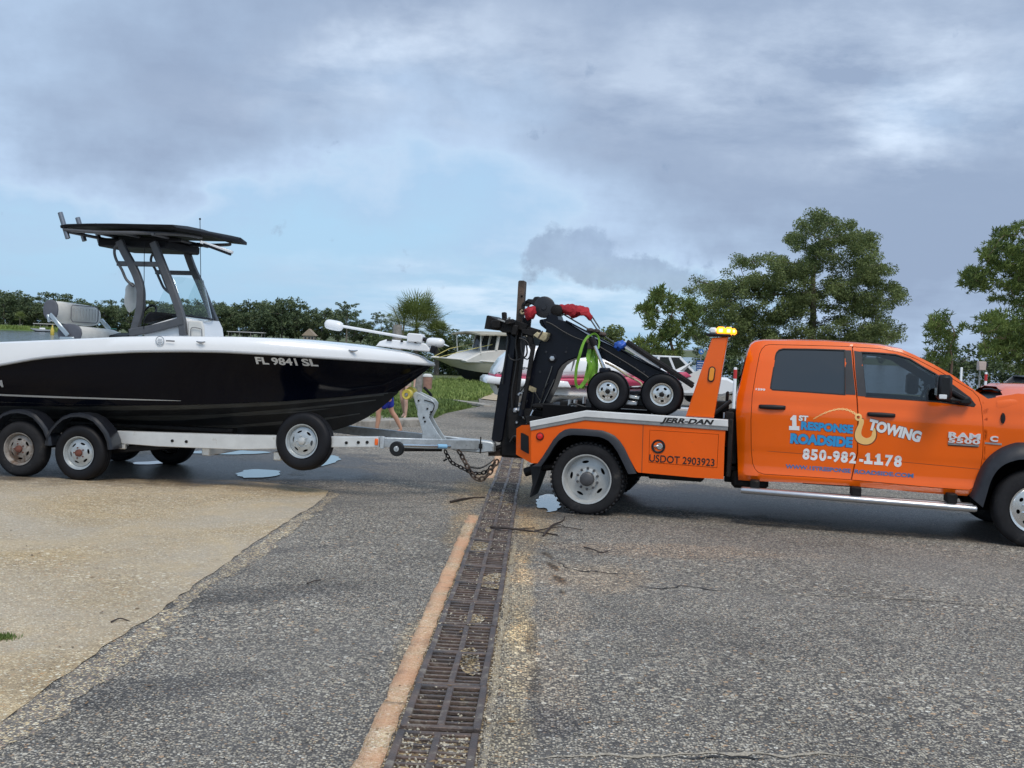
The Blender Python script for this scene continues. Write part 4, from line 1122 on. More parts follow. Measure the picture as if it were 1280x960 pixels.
for ch_, xa, xb, yb in (('8', 1003, 1011.6, 573.4), ('5', 1013, 1021.8, 574.2), ('0', 1023.6, 1032.6, 575.0), ('-', 1034, 1039, 575.6), ('9', 1040.5, 1049.4, 576.4), ('8', 1050.8, 1059.6, 577.2), ('2', 1061.4, 1069.8, 578.2)):
    lettering('numeral', ch_, TR, (xa, yb), (xb, yb + .7), 13.0 if ch_ != '-' else 13.0, yf_cab, M_LWHITE, rdl, bold=.045, proud=.0032)
for ch_, xa, xb, yb in (('-', 1073.6, 1078.6, 579.2), ('7', 1106, 1115.8, 581.6), ('8', 1117.4, 1127, 582.6)):
    lettering('numeral', ch_, TR, (xa, yb), (xb, yb + .7), 13.2, yf_cab, M_LWHITE, fdl, bold=.045, proud=.0032)
lettering('lettering', 'WWW.1STRESPONSE', TR, (982, 585.2), (1063.5, 591.2), 5.0, yf_cab, M_LDBLUE, rdl, bold=.035, proud=.0032)
lettering('lettering', 'ROADSIDE.COM', TR, (1068, 591.6), (1142, 597.2), 5.0, yf_cab, M_LDBLUE, fdl, bold=.035, proud=.0032)
lettering('fleet_number', '1299', TR, (944.5, 487.6), (956.5, 488.6), 2.6, yf_cab, M_LWHITE, rdl, bold=.03, proud=.003)
def decal(name, px, m, parent, proud, scale=None):
    P = [cp(*q) for q in px]; g = sheet(P, [], lambda x, z: yf_cab(x, z) - proud, 0, .06)
    return g.build(name, m, parent, angle=None)
c7 = lambda X, Y: (940 + X / 3.765, 490 + Y / 3.765)
def slab_one(x, y, w, h, parent, outline=True):
    k = .5
    pts = [(x + .12 * w, y - h * .78), (x + .42 * w, y - h), (x + .70 * w, y - h + .3), (x + .72 * w, y - h * .26), (x + w, y - h * .25), (x + w, y + .6), (x, y), (x, y - h * .27), (x + .30 * w, y - h * .26), (x + .30 * w, y - h * .66), (x + .12 * w, y - h * .66)]
    decal('numeral', pts, M_LWHITE, parent, .0032)
slab_one(986.3, 537.4, 13, 18.5, rdl); slab_one(1080, 579.8, 10.6, 13.8, fdl); slab_one(1092.6, 580.8, 11.2, 13.8, fdl)
hook = [c7(*q) for q in ((505, 128), (502, 150), (490, 176), (484, 200), (488, 222), (502, 238), (528, 247), (556, 243), (576, 226), (584, 200), (577, 168), (566, 190), (560, 208), (540, 217), (520, 208), (514, 190), (520, 165), (526, 145), (524, 128))]
decal('hook_decal_outline', [(q[0] + (q[0] - 1079) * .09, q[1] + (q[1] - 539) * .07) for q in smoothpoly(hook, 3)], M_LKEY, fdl, .0012)
decal('hook_decal', smoothpoly(hook, 3), M_LCREAM, fdl, .0022)
g = G()
def ring_px(u, v, ru, rv, t, rot, pr=.0030):
    n = 14; vs = []
    for k in range(n):
        a = 2 * math.pi * k / n
        for s in (1, t):
            x_, y_ = ru * s * math.cos(a), rv * s * math.sin(a)
            x, z = cp(u + x_ * math.cos(rot) - y_ * math.sin(rot), v + x_ * math.sin(rot) + y_ * math.cos(rot)); vs.append((x, yf_cab(x, z) - pr, z))
    g.add(vs, [(2 * k, 2 * k + 1, (2 * k + 3) % (2 * n), (2 * k + 2) % (2 * n)) for k in range(n)])
ring_px(1073, 521.5, 4.6, 4.6, .45, 0)
ch = catmull([(c7(*q)[0], c7(*q)[1], 0) for q in ((288, 128), (330, 104), (372, 88), (412, 80), (450, 84), (480, 98), (494, 110))], 4)
for i in range(0, len(ch) - 1):
    a, b_ = ch[i], ch[i + 1]; sz = lerp(.8, 2.0, i / len(ch))
    ring_px((a.x + b_.x) / 2, (a.y + b_.y) / 2, (b_ - a).length * .62, sz if i % 2 else sz * .55, .45 if i % 2 else .1, math.atan2(b_.y - a.y, b_.x - a.x), .0030 + .0004 * (i % 2))
g.build('chain_decal', M_LCREAM, rdl, angle=None, fix=False)
lettering('badge_letters', 'RAM', TR, (1185, 546.4), (1225, 549.2), 6.8, yf_cab, M_BADGE, fdl, bold=.05, extr=.008, proud=.006, spacing=1.1)
lettering('badge_letters', '5500', TR, (1185, 552.6), (1224.5, 555.3), 5.6, yf_cab, M_BADGE, fdl, bold=.04, extr=.008, proud=.006, spacing=1.1)
def strip(px, m, parent, name, pr=.006):
    P = [cp(*q) for q in px]; sheet(P, [], lambda x, z: yf_cab(x, z) - pr, .006, .2).build(name, m, parent)
strip([(1185, 553.6), (1224, 556.4), (1223.5, 558.2), (1185, 555.6)], M_ALUG, fdl, 'badge_bar'); strip([(1185, 555.8), (1223, 558.4), (1222.5, 559.2), (1185, 556.9)], M_LBLACK, fdl, 'badge_bar')
lettering('badge_letters', 'C', TR, (1237, 551.2), (1247, 552.0), 6.6, yf_cab, M_BADGE, truck, bold=.05, extr=.008, proud=.006)
strip([(1231, 552.6), (1252, 554.2), (1252, 556.4), (1231, 554.6)], M_BRUSH, truck, 'badge_bar')

# ------------------------------------------------------------------ service body
BY = -1.20
bf = lambda x, z: BY
def bp_(pts, y=BY): return [TR.y(u, v, y) for u, v in pts]
body_px = [(664, 531), (690, 528), (731, 521), (760, 520), (907, 534), (905.5, 560), (904.3, 599), (868, 597), (797.5, 590.5), (795, 588), (788, 575), (780, 560), (774, 551), (767.5, 545), (760, 541.2), (752.5, 539), (730, 537), (712, 536.5), (705, 538), (699, 542), (692, 550), (685, 561), (678, 571), (672, 579), (664, 579)]
tool_px = [(812.5, 537.8), (898, 543.2), (896, 584.3), (811.3, 577.6)]
tool = bp_(tool_px)
g = sheet(bp_(body_px), [grow(tool, .004)], bf, .03, .2)
sb_ = g.build('body_side', M_ORB, truck); mirrored(g).build('body_side', M_ORB, truck)
g = G(); P = bp_([(810, 535), (900, 540), (899, 587), (809, 581)]); g.prism(P, BY + .035, BY + .045); g.build('locker_interior', M_VOID, truck)
tb = sheet(tool, [], lambda x, z: BY - .004, .02, .2).build('locker_door', M_ORB, truck)
seam = G(); P = bp_([(803.6, 531), (804.4, 531), (802.6, 590.6), (801.8, 590.6)]); seam.add([(x, BY - .002, z) for x, z in P], [(0, 1, 2, 3)]); seam.build('panel_seam', M_LKEY, sb_, angle=None)
lx, lz = TR.y(823, 558, BY)
g = G(); g.lathe([(.075, -.006), (.075, -.012), (.062, -.013), (.052, -.004), (0, -.002)], (lx, BY, lz), 26); lat = g.build('paddle_latch', M_BLK, tb)
g = G(); g.lathe([(.0, -.012), (.030, -.012), (.040, -.003)], (lx + .014, BY, lz), 18); g.box((lx - .022, BY - .014, lz), (.05, .012, .02), .004); g.build('latch_handle', M_CHROME, lat)
lettering('lettering', 'USDOT 2903923', TR, (811.5, 576.6), (893, 582.6), 9.2, lambda x, z: BY, M_LBLACK, tb, bold=.012, proud=.0075)
# arch trim of the rear wheel
ao = [(664.5, 583), (672, 579), (678, 571), (685, 560), (692, 549), (699, 541.5), (706, 537), (713, 535.6), (730, 536.2), (752.5, 538), (761, 541), (768, 544.6), (774.5, 551), (780.5, 560), (788, 576), (795.5, 592)]
ai = [(676, 583), (680, 577.5), (686, 569), (692, 559), (698, 551), (704, 546.6), (710, 544.4), (717, 543.6), (731, 544.3), (749, 546), (755, 548), (761, 551.2), (766.5, 557), (772, 565), (779, 579), (785.5, 592.5)]
AO, AI = [TR.y(u, v, -1.22) for u, v in ao], [TR.y(u, v, -1.23) for u, v in ai]
g = G(); g.loft([[(a[0], BY + .002, a[1]), (a[0], BY - .018, a[1]), (lerp(a[0], b_[0], .3), BY - .034, lerp(a[1], b_[1], .3)), (b_[0], BY - .036, b_[1]), (b_[0], BY + .10, b_[1])] for a, b_ in zip(AO, AI)])
both('wheel_arch_trim', g, M_FLARE, truck)
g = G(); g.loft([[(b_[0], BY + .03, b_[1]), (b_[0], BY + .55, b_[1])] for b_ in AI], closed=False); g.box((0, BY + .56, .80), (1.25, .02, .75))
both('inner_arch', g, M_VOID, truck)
# rear corner
c0, c1 = TR.y(664, 531, BY), TR.y(664, 579, BY)
k0, k1, k2 = TR.y(645.5, 535.5, -1.0), TR.y(645, 568, -1.0), TR.y(652, 531.5, -1.02)
g = G(); cz_ = [(c0[0], BY, c0[1]), (c1[0], BY, c1[1]), (k1[0], -1.0, k1[1]), (k0[0], -1.0, k0[1]), (k2[0], -1.02, k2[1])]
g.add(cz_ + [(x + .06, y + .05, z) for x, y, z in cz_], [(0, 1, 2, 3, 4), (9, 8, 7, 6, 5), (0, 4, 9, 5), (4, 3, 8, 9), (3, 2, 7, 8), (2, 1, 6, 7), (1, 0, 5, 6)])
rc, rcf = both('rear_corner', g, M_ORB, truck)
g = G(); tl = [TR.y(u, v, -1.09) for u, v in ((652, 541), (660.5, 545.5), (660.5, 566.5), (652, 562))]
yy = [-1.035, -1.175, -1.175, -1.035]
def corner_y(x): return lerp(-1.0, BY, (x - k1[0]) / (c1[0] - k1[0]))
tl3 = []
for (u, v) in ((652, 541), (661, 545.5), (661, 567), (652, 562)):
    y = -1.1
    for _ in range(8): x, z = TR.y(u, v, y); y = corner_y(x)
    tl3.append(V3((x, y, z)))
nrm = (tl3[1] - tl3[0]).cross(tl3[3] - tl3[0]).normalized()
if nrm.y > 0: nrm = -nrm
g.add([p + nrm * .012 for p in tl3] + [p - nrm * .01 for p in tl3], [(0, 1, 2, 3), (4, 7, 6, 5), (0, 4, 5, 1), (1, 5, 6, 2), (2, 6, 7, 3), (3, 7, 4, 0)])
both('tail_light', g, M_BLK, truck)
lx, lz = TR.y(675, 545.6, BY)
g = G(); g.lathe([(0, -.030), (.026, -.026), (.036, -.012), (.036, 0)], (lx, BY, lz), 20); sl_ = g.build('side_marker_light', M_RED, truck)
g = G(); g.lathe([(.037, -.010), (.043, -.008), (.045, 0)], (lx, BY, lz), 20); g.build('grommet', M_BLK, sl_)
g = G(); g.box((c0[0] - .12, 0, (c0[1] + c1[1]) / 2 - .02), (.10, 1.98, .34), .02); g.build('rear_crossmember', M_GRIME, truck)
# deck rails: a bent white extrusion with a grey lip
def rail(pts_top, pts_bot, y0, y1, m, name):
    a, b_ = bp_(pts_top), bp_(pts_bot)
    g = G(); g.prism(a + list(reversed(b_)), y0, y1, .006); both(name, g, m, truck); return a
rt = rail([(662.5, 526.6), (732, 513.2), (910, 524.8)], [(663, 534.0), (731.5, 521.2), (910, 533.5)], BY - .022, BY + .10, M_ALU, 'deck_rail')
rail([(663, 533.4), (731.5, 520.6), (910, 533.0)], [(663.5, 538.4), (731.5, 525.6), (909.8, 538.4)], BY - .012, BY + .02, M_ALUG, 'rail_lip')
lettering('lettering', 'JERR-DAN', TR, (826, 527.6), (889.5, 530.6), 6.0, lambda x, z: BY - .022, M_LBLACK, truck, bold=.045, shear=.30, proud=.003)
dz = TR.y(820, 522, BY)[1]
g = G(); zr = rt[0][1]; g.add([(rt[0][0], s * 1.10, rt[0][1] - .03) for s in (-1, 1)] + [(rt[1][0], s * 1.10, rt[1][1] - .03) for s in (-1, 1)] + [(rt[2][0], s * 1.10, rt[2][1] - .03) for s in (-1, 1)], [(0, 1, 3, 2), (2, 3, 5, 4)])
M_PLATE = mat('tread_plate', (0.20, 0.20, 0.20), 0.5, metal=.5, var=.3, vs=30, bump=.8, bs=70)
g.build('deck_plate', M_PLATE, truck, angle=None)
g = G(); g.box((1.52, 0, .84), (.05, 2.3, .62), .01); g.build('bulkhead', M_GRIME, truck)

# chassis, tank, axles, exhaust, flap
g = G()
for s in (-1, 1): g.box((2.3, s * .43, .64), (6.4, .08, .20), .01)
for x in (-.6, .6, 1.4, 2.2, 3.0, 3.8, 4.9): g.box((x, 0, .64), (.10, .86, .12), .01)
g.build('chassis_frame', M_GRIME, truck)
g = G(); g.box((.95, -.75, .52), (.62, .5, .16), .03); g.box((2.9, .2, .50), (1.2, .5, .20), .05); g.box((1.75, -.72, .50), (.40, .34, .22), .04); g.tube([(1.9, .55, .45), (3.2, .55, .45)], .09, 10); g.build('underbody', M_GRIME, truck)
for x, r_ in ((0, .17), (4.6, .12)):
    g = G(); g.tube([(x, -.92, .40), (x, -.2, .40), (x, 0, .40), (x, .2, .40), (x, .92, .40)], [.06, .06, r_, .06, .06], 12); g.build('axle', M_GRIME, truck)
g = G(); g.tube([(0, 0, .42), (4.2, .1, .55)], .045, 10); g.build('driveshaft', M_GRIME, truck)
ex = [TR.p(u, v, -.98) for u, v in ((656, 590.5), (664, 588), (676, 584), (700, 582))]
g = G(); g.tube([ex[0], ex[1], ex[2], ex[3] + V3((.1, .1, 0))], [.050, .050, .044, .044], 14); g.build('tail_pipe', M_GRIME, truck)
g = G(); fl = [TR.y(u, v, -1.0) for u, v in ((665, 580), (680, 581), (677, 592), (672, 606), (666.5, 620), (664.5, 620), (668, 604), (667, 592))]
g.prism(fl, -1.12, -.70, .003); g.build('mud_flap', M_BLK, truck)

# ------------------------------------------------------------------ wheels
def hole_disc(ro, ri, nh, hr, ha, hw, yfun, th, squash=1.0, rot0=0.0):
    out = [(ro * math.cos(2 * math.pi * k / 40), ro * math.sin(2 * math.pi * k / 40)) for k in range(40)]
    holes = []
    for i in range(nh):
        a = 2 * math.pi * i / nh + rot0; c = []
        for k in range(12):
            t = 2 * math.pi * k / 12; rr, tt = hw * math.cos(t), ha * math.sin(t)
            c.append((hr * math.cos(a) + rr * math.cos(a) - tt * math.sin(a), hr * math.sin(a) + rr * math.sin(a) + tt * math.cos(a)))
        holes.append(c)
    return sheet(out, holes, yfun, th, .03)
def wheel(parent, c, Rt, Rr, W_, style, mrim, mtyre=None, name='wheel', side=-1, lugs=False, spin=0.0, hubm=None):
    """rim with children tyre, hub, nuts; c = centre of the outer tyre face"""
    mtyre = mtyre or M_TYRE
    A = lambda g: g
    rim = G(); k = Rr
    if style == 'dual':
        rim.lathe([(k + .004, .012), (k + .010, .000), (k - .004, .002), (k - .014, .020), (k - .020, .060), (k - .030, .105)], n=44)
        rim.lathe([(k - .028, .10), (k - .02, .15), (k, W_ - .01)], n=30)
        d = hole_disc(k - .022, 0, 5, k * .70, .040, .016, lambda x, z: .108 - .022 * smooth(k * .95, k * .5, math.hypot(x, z)), .012, rot0=spin); rim.add(d.v, d.f)
        rim.lathe([(k * .46, .088), (k * .44, .066), (k * .38, .060), (0, .058)], n=30)
        hub = G(); hub.lathe([(k * .30, .060), (k * .285, -.010), (k * .22, -.022), (0, -.024)], n=24)
        nuts = G()
        for i in range(10):
            a = 2 * math.pi * (i + .5) / 10; nuts.lathe([(0, -.024), (.011, -.020), (.015, .0), (.015, .02)], (k * .435 * math.cos(a), .055, k * .435 * math.sin(a)), 6)
    elif style == 'front':
        rim.lathe([(k + .004, .012), (k + .010, .000), (k - .006, .004), (k - .018, .012), (k - .030, .010)], n=44)
        d = hole_disc(k - .026, 0, 8, k * .70, .024, .018, lambda x, z: .012 - .012 * smooth(k * .95, k * .4, math.hypot(x, z)), .012, rot0=spin); rim.add(d.v, d.f)
        rim.lathe([(k - .03, .03), (k - .02, W_ - .01)], n=30)
        hub = G(); hub.lathe([(k * .42, .0), (k * .40, -.04), (k * .30, -.052), (k * .22, -.10), (0, -.105)], n=24)
        nuts = G()
        for i in range(10):
            a = 2 * math.pi * (i + .5) / 10; nuts.lathe([(0, -.024), (.011, -.020), (.015, .0), (.015, .02)], (k * .52 * math.cos(a), .0, k * .52 * math.sin(a)), 6)
    else:   # steel trailer rim with slots; 'slot' or 'small'
        dp = .05 if style == 'slot' else .03
        rim.lathe([(k + .003, .010), (k + .008, .000), (k - .003, .002), (k - .010, .016), (k * .90, dp * .7), (k * .86, dp), (k * .84, dp * .8)], n=40)
        nh = 6 if style == 'slot' else 5
        d = hole_disc(k * .845, 0, nh, k * .60, k * .17, k * (.065 if style == 'slot' else .11), lambda x, z: dp * .8 - dp * .55 * smooth(k * .80, k * .42, math.hypot(x, z)), .008, rot0=spin); rim.add(d.v, d.f)
        rim.lathe([(k * .84, dp), (k * .9, W_ * .9)], n=24)
        hub = G(); hub.lathe([(k * .24, dp * .4), (k * .22, -.012), (k * .12, -.02), (0, -.022)], n=18)
        nuts = G()
        for i in range(5):
            a = 2 * math.pi * (i + .5) / 5; nuts.lathe([(0, -.012), (.008, -.010), (.010, .0), (.010, .02)], (k * .34 * math.cos(a), dp * .25, k * .34 * math.sin(a)), 6)
    h = Rt - Rr
    ty = G(); ty.lathe([(Rr - .004, .030), (Rr + .004, .014), (Rr + h * .18, .003), (Rr + h * .50, -.004), (Rr + h * .72, .000), (Rr + h * .80, .005), (Rr + h * .90, .018), (Rt - .004, .036), (Rt, .050), (Rt, W_ - .050), (Rt - .004, W_ - .036), (Rr + h * .8, W_ - .005), (Rr + h * .4, W_ + .004), (Rr, W_ - .02), (Rr - .004, W_ - .04)], n=56)
    if lugs:
        for i in range(46):
            a = 2 * math.pi * i / 46; rot = Matrix.Rotation(-a, 3, 'Y')
            for yv in (.030, W_ - .030): ty.box((c_ := (math.cos(a) * (Rt - .003), yv, math.sin(a) * (Rt - .003))), (.022, .052, .030), .004, rot)
    else:
        for f_ in (.3, .5, .7): ty.lathe([(Rt + .0015, W_ * f_ - .018), (Rt + .004, W_ * f_ - .014), (Rt + .004, W_ * f_ + .014), (Rt + .0015, W_ * f_ + .018)], n=56)
    back = G(); back.lathe([(Rr - .01, W_ * .55), (0, W_ * .55)], n=24)  # dark disc stands in for the shade behind the rim holes
    o = rim.build(name, mrim, parent, angle=40)
    o.location = c
    if side > 0: o.rotation_euler.z = math.pi
    ty.build('tyre', mtyre, o, angle=50); hub.build('hub', hubm or M_GRIME, o); nuts.build('wheel_nuts', hubm or mrim, o); back.build('rim_shade_disc', M_VOID, o)
    return o
wr = wheel(truck, (0, -1.17, .405), .400, .265, .225, 'dual', M_WHEELG, lugs=True, spin=.5, hubm=M_HUB)
for (y, s) in ((-.93, -1), (1.17, 1), (.93, 1)):
    c_ = tree_copy(wr, truck); c_.location = (0, y, .405); c_.rotation_euler.z = 0 if s < 0 else math.pi
wfr = wheel(truck, (4.60, -1.10, .405), .400, .235, .225, 'front', M_WHEELA, spin=.2, hubm=M_CHROME)
c_ = tree_copy(wfr, truck); c_.location = (4.60, 1.10, .405); c_.rotation_euler.z = math.pi

# ================================================================== BOOM, MAST AND LIFT ON THE TRUCK
c6 = lambda X, Y: (600 + X / 4, 340 + Y / 4)
M_YELW = mat('worn_yellow_paint', (0.42, 0.36, 0.22), 0.6, var=.35, vs=9, dirt=(0.16, 0.11, 0.07, 8, 0.52))
M_RUST = mat('rusty_brown_steel', (0.055, 0.042, 0.035), 0.7, var=.4, vs=6, c2=(0.13, 0.085, 0.06), bump=.4, bs=50)
M_REDC = mat('red_cloth', (0.34, 0.010, 0.020), 0.75, var=.3, vs=9, bump=.5, bs=25)
M_BLUEC = mat('blue_plastic_bag', (0.02, 0.09, 0.42), 0.45, var=.3, vs=14, bump=.5, bs=30)
M_STRAP = mat('lime_webbing', (0.15, 0.34, 0.025), 0.6, var=.25, vs=14)
M_CABLE = mat('wire_rope', (0.16, 0.16, 0.15), 0.45, metal=.7)
M_ROD = mat('hydraulic_rod', (0.62, 0.63, 0.64), 0.18, metal=1.0)
M_HOSE = mat('hydraulic_hose', (0.014, 0.014, 0.015), 0.5, var=.2)
def poly_at(pts, y, conv=c6): return [TR.y(*conv(*q), y) for q in pts]

boom_px = [(305, 238), (330, 232), (345, 205), (385, 215), (392, 238), (430, 246), (550, 320), (700, 388), (775, 430), (960, 522), (1000, 560), (985, 600), (900, 590), (860, 574), (790, 532), (700, 480), (650, 452), (600, 428), (560, 420), (520, 424), (480, 430), (440, 444), (410, 466), (392, 492), (380, 530), (366, 570), (345, 612), (322, 660), (300, 690), (278, 716), (240, 716), (218, 700), (225, 660), (238, 600), (252, 520), (264, 450), (280, 395), (300, 350), (322, 315), (330, 290), (316, 262)]
g = G(); P = poly_at(boom_px, -.19); g.prism(P, -.19, .19, .012)
boom = g.build('boom', M_STEEL, truck, angle=30)
# welded flange plates and a pivot pin
for (a, b_) in (((430, 246), (960, 522)),):
    A, B_ = TR.y(*c6(*a), -.2), TR.y(*c6(*b_), -.2)
    g = G(); g.bar((A[0], -.195, A[1] + .005), (B_[0], -.195, B_[1] + .005), .05, .018, .003); g.build('boom_flange', M_STEEL, boom)
A, B_ = TR.y(*c6(715, 372), -.1), TR.y(*c6(905, 492), -.1)
g = G(); g.bar((A[0], -.1, A[1] + .035), (B_[0], -.1, B_[1] + .035), .16, .075, .008); g.build('boom_highlight', M_ALU, boom)  # pale plate stands in for the highlight along the boom
A, B_ = TR.y(*c6(730, 378), -.17), TR.y(*c6(1065, 600), -.17)
g = G(); g.bar((A[0], -.17, A[1] + .06), (B_[0], -.17, B_[1] + .06), .05, .045, .006); g.tube([(A[0], -.05, A[1] + .085), (B_[0], -.05, B_[1] + .09)], .016, 8); g.build('winch_cable_guard', M_GRIME, boom)
px, pz = TR.y(*c6(362, 432), -.2)
g = G(); g.lathe([(.055, 0), (.055, -.012), (.045, -.016), (0, -.016)], (px, -.19, pz), 20); b1 = g.build('pivot_plate', M_STEEL, boom)
g = G(); g.lathe([(.032, -.014), (.030, -.034), (0, -.038)], (px, -.19, pz), 6); g.build('pivot_bolt', M_BRUSH, b1)
g = G(); P = poly_at([(238, 572), (250, 568), (282, 582), (280, 600), (262, 600), (236, 586)], -.20); g.prism(P, -.205, -.192); g.build('warning_plate', M_YELW, boom)
ear = poly_at([(300, 240), (312, 236), (340, 248), (346, 272), (328, 286), (306, 268), (298, 252)], -.12)
g = G(); g.prism(ear, -.14, -.10, .004); g.build('lug', M_STEEL, boom)
# boom foot: lattice of parts behind the mast
g = G()
for a, b_, w, h, y in (((215, 690), (268, 362), .05, .05, -.30), ((246, 300), (262, 372), .07, .06, -.25)):
    A, B_ = TR.y(*c6(*a), y), TR.y(*c6(*b_), y); g.bar((A[0], y, A[1]), (B_[0], y, B_[1]), w, h, .008)
g.build('tilt_link', M_GRIME, truck)
g = G(); A, B_ = TR.y(*c6(208, 720), -.28), TR.y(*c6(232, 600), -.28); g.tube([(A[0], -.28, A[1]), (B_[0], -.28, B_[1])], .045, 12); g.build('tilt_cylinder', M_STEEL, truck)
g = G(); A, B_ = TR.y(*c6(236, 760), -.36), TR.y(*c6(268, 690), -.36); g.tube([(A[0], -.36, A[1]), (B_[0], -.36, B_[1])], .016, 8); g.build('lever', M_ROD, truck)

# mast: two telescoping beams leaning back, the tall rusty stinger through them
def beam(p0, p1, y0, y1, m, name, parent, ch=.012):
    """quad from four pixel corners"""
    P = poly_at(p0 + p1, (y0 + y1) / 2 if y0 < 0 else y0); g = G(); g.prism(P, y0, y1, ch); return g.build(name, m, parent)
mast = beam([(72, 832), (80, 842), (112, 848), (128, 836)], [(200, 330), (150, 300), (142, 420), (104, 600)], -.17, .17, M_STEEL, 'mast', truck)
beam([(124, 836), (152, 846), (166, 800)], [(222, 330), (196, 310), (166, 500)], -.14, .10, M_GRIME, 'mast_rail', mast, .006)
beam([(166, 560), (196, 560)], [(229, 50), (222, 44), (202, 44), (196, 50)], -.06, .06, M_RUST, 'stinger', mast, .004)
g = G()
for t in (.12, .3, .48, .66, .84):
    x0, z0 = TR.y(*c6(lerp(176, 214, t), lerp(440, 60, t)), -.07); g.box((x0, -.064, z0), (.022, .006, .022), .002)
g.build('pin_holes', M_VOID, mast, kind='stuff')
# cross head
cb = beam([(50, 288), (62, 224), (70, 222), (112, 242)], [(158, 236), (170, 256), (190, 262), (188, 306), (140, 306), (120, 294)], -.30, .30, M_GRIME, 'crosshead', mast, .006)
g = G()
for (X, Y, w, h, y) in ((122, 222, .05, .10, -.1), (150, 250, .10, .06, -.32), (82, 262, .11, .10, -.31), (175, 290, .07, .12, -.28), (205, 270, .16, .10, -.2), (232, 262, .10, .16, -.12), (262, 300, .14, .10, -.2), (212, 300, .2, .10, -.1)):
    x, z = TR.y(*c6(X, Y), y); g.box((x, y, z), (w, .09, h), .01, Matrix.Rotation(R((X * 7) % 40 - 20), 3, 'Y'))
g.build('lock_gear', M_GRIME, cb, kind='stuff')
P = poly_at([(118, 228), (124, 208), (132, 212), (130, 232)], -.1); g = G(); g.prism(P, -.14, -.08, .004); g.build('lock_pin', M_STEEL, cb)
x0, z0 = TR.y(*c6(90, 236), -.33); x1, z1 = TR.y(*c6(128, 250), -.33)
g = G(); g.bar((x0, -.33, z0), (x1, -.33, z1), .05, .02, .004); x2, z2 = TR.y(*c6(150, 226), -.33); g.bar((x1, -.33, z1), (x2, -.33, z2), .05, .02, .004); g.build('cradle_plate', M_ALUG, cb)
wb = beam([(272, 318), (292, 300), (300, 306)], [(320, 300), (346, 306), (338, 336), (326, 348), (300, 336)], -.36, -.18, M_YELW, 'wooden_block', truck, .008)
g = G(); P = poly_at([(210, 286), (296, 288), (300, 306), (262, 322), (212, 306)], -.26); g.prism(P, -.30, -.16, .006); g.build('cross_arm', M_GRIME, mast)
x, z = TR.y(*c6(302, 312), -.37); g = G(); g.box((x, -.365, z), (.018, .012, .10), .003, Matrix.Rotation(.5, 3, 'Y')); g.build('band', M_RUST, wb)
# hoses looping between mast and boom
def hose(pts, y, r=.011, m=None, name='hydraulic_hose', parent=None):
    g = G(); C = catmull([TR.p(*c6(*q[:2]), y + (q[2] if len(q) > 2 else 0)) for q in pts], 6); g.tube(C, r, 7); return g.build(name, m or M_HOSE, parent or truck, angle=60)
hose([(228, 290), (212, 300), (206, 350), (208, 400), (222, 425), (235, 405), (232, 360), (226, 318)], -.28, .010)
hose([(142, 410), (150, 432), (180, 442), (212, 430), (238, 436), (250, 420)], -.26, .008)
hose([(250, 700), (262, 650), (272, 600), (300, 640), (318, 590), (340, 556)], -.24, .007)
hose([(186, 300), (178, 360), (184, 430), (176, 500), (160, 600), (160, 700), (150, 800)], -.19, .012)
hose([(170, 700), (196, 720), (188, 760), (170, 800), (166, 850)], -.22, .010)
hose([(236, 640), (225, 680), (240, 730), (290, 740), (340, 720), (420, 700)], -.3, .012)
hose([(120, 262), (140, 330), (132, 400), (120, 480), (112, 560)], -.22, .010)
hose([(196, 330), (236, 350), (262, 420), (250, 500), (226, 560), (200, 600)], -.30, .009)
hose([(262, 700), (300, 650), (330, 560), (352, 500), (360, 470)], -.23, .006, M_CABLE)
hose([(150, 850), (172, 820), (196, 830), (214, 790), (240, 770), (262, 690)], -.28, .012)
hose([(330, 250), (360, 262), (420, 300), (480, 330), (540, 350)], -.215, .010)
hose([(560, 352), (640, 400), (740, 460), (830, 520), (880, 560)], -.215, .012)
hose([(420, 690), (460, 660), (500, 668), (540, 680), (600, 690)], -.60, .012)
g = G()
for (X, Y) in ((345, 330), (420, 300), (520, 345), (600, 392), (700, 450), (330, 400), (300, 500), (275, 600), (262, 668), (430, 400), (820, 500)):
    x, z = TR.y(*c6(X, Y), -.2); g.lathe([(.016, 0), (.014, -.012), (0, -.013)], (x, -.19, z), 6)
g.build('boom_bolts', M_FLARE, boom, kind='stuff')
g = G()
for (X, Y, r_) in ((178, 692, .030), (196, 688, .026), (210, 700, .034), (186, 752, .022), (204, 660, .022), (224, 724, .030), (196, 612, .02)):
    x, z = TR.y(*c6(X, Y), -.24); g.lathe([(r_, .05), (r_, -.02), (r_ * .5, -.035), (0, -.035)], (x, -.24, z), 8)
g.build('hydraulic_fittings', M_BRUSH, truck, kind='stuff')
# machinery on the deck behind the boom
g = G()
for (X, Y, w, h, d, y) in ((330, 712, .50, .12, .5, -.2), (420, 690, .40, .14, .8, -.1), (360, 672, .42, .05, .6, -.35), (470, 672, .30, .12, .5, -.35), (500, 650, .16, .07, .4, -.4), (300, 740, .30, .10, .5, -.3), (225, 740, .26, .22, .5, -.05), (250, 790, .4, .18, .9, .1), (190, 790, .20, .30, .5, 0), (160, 860, .20, .16, .40, 0)):
    x, z = TR.y(*c6(X, Y), y); g.box((x, y + d / 4, z), (w, d, h), .015)
g.build('lift_frame', M_GRIME, truck, kind='stuff')
g = G()
for (X, Y, r_, l_) in ((447, 664, .02, .12), (476, 660, .025, .10), (458, 686, .016, .10), (520, 640, .02, .08)):
    x, z = TR.y(*c6(X, Y), -.55); g.tube([(x, -.55, z - l_ / 2), (x, -.55, z + l_ / 2)], r_, 8)
g.build('control_valves', M_BRUSH, truck, kind='stuff')
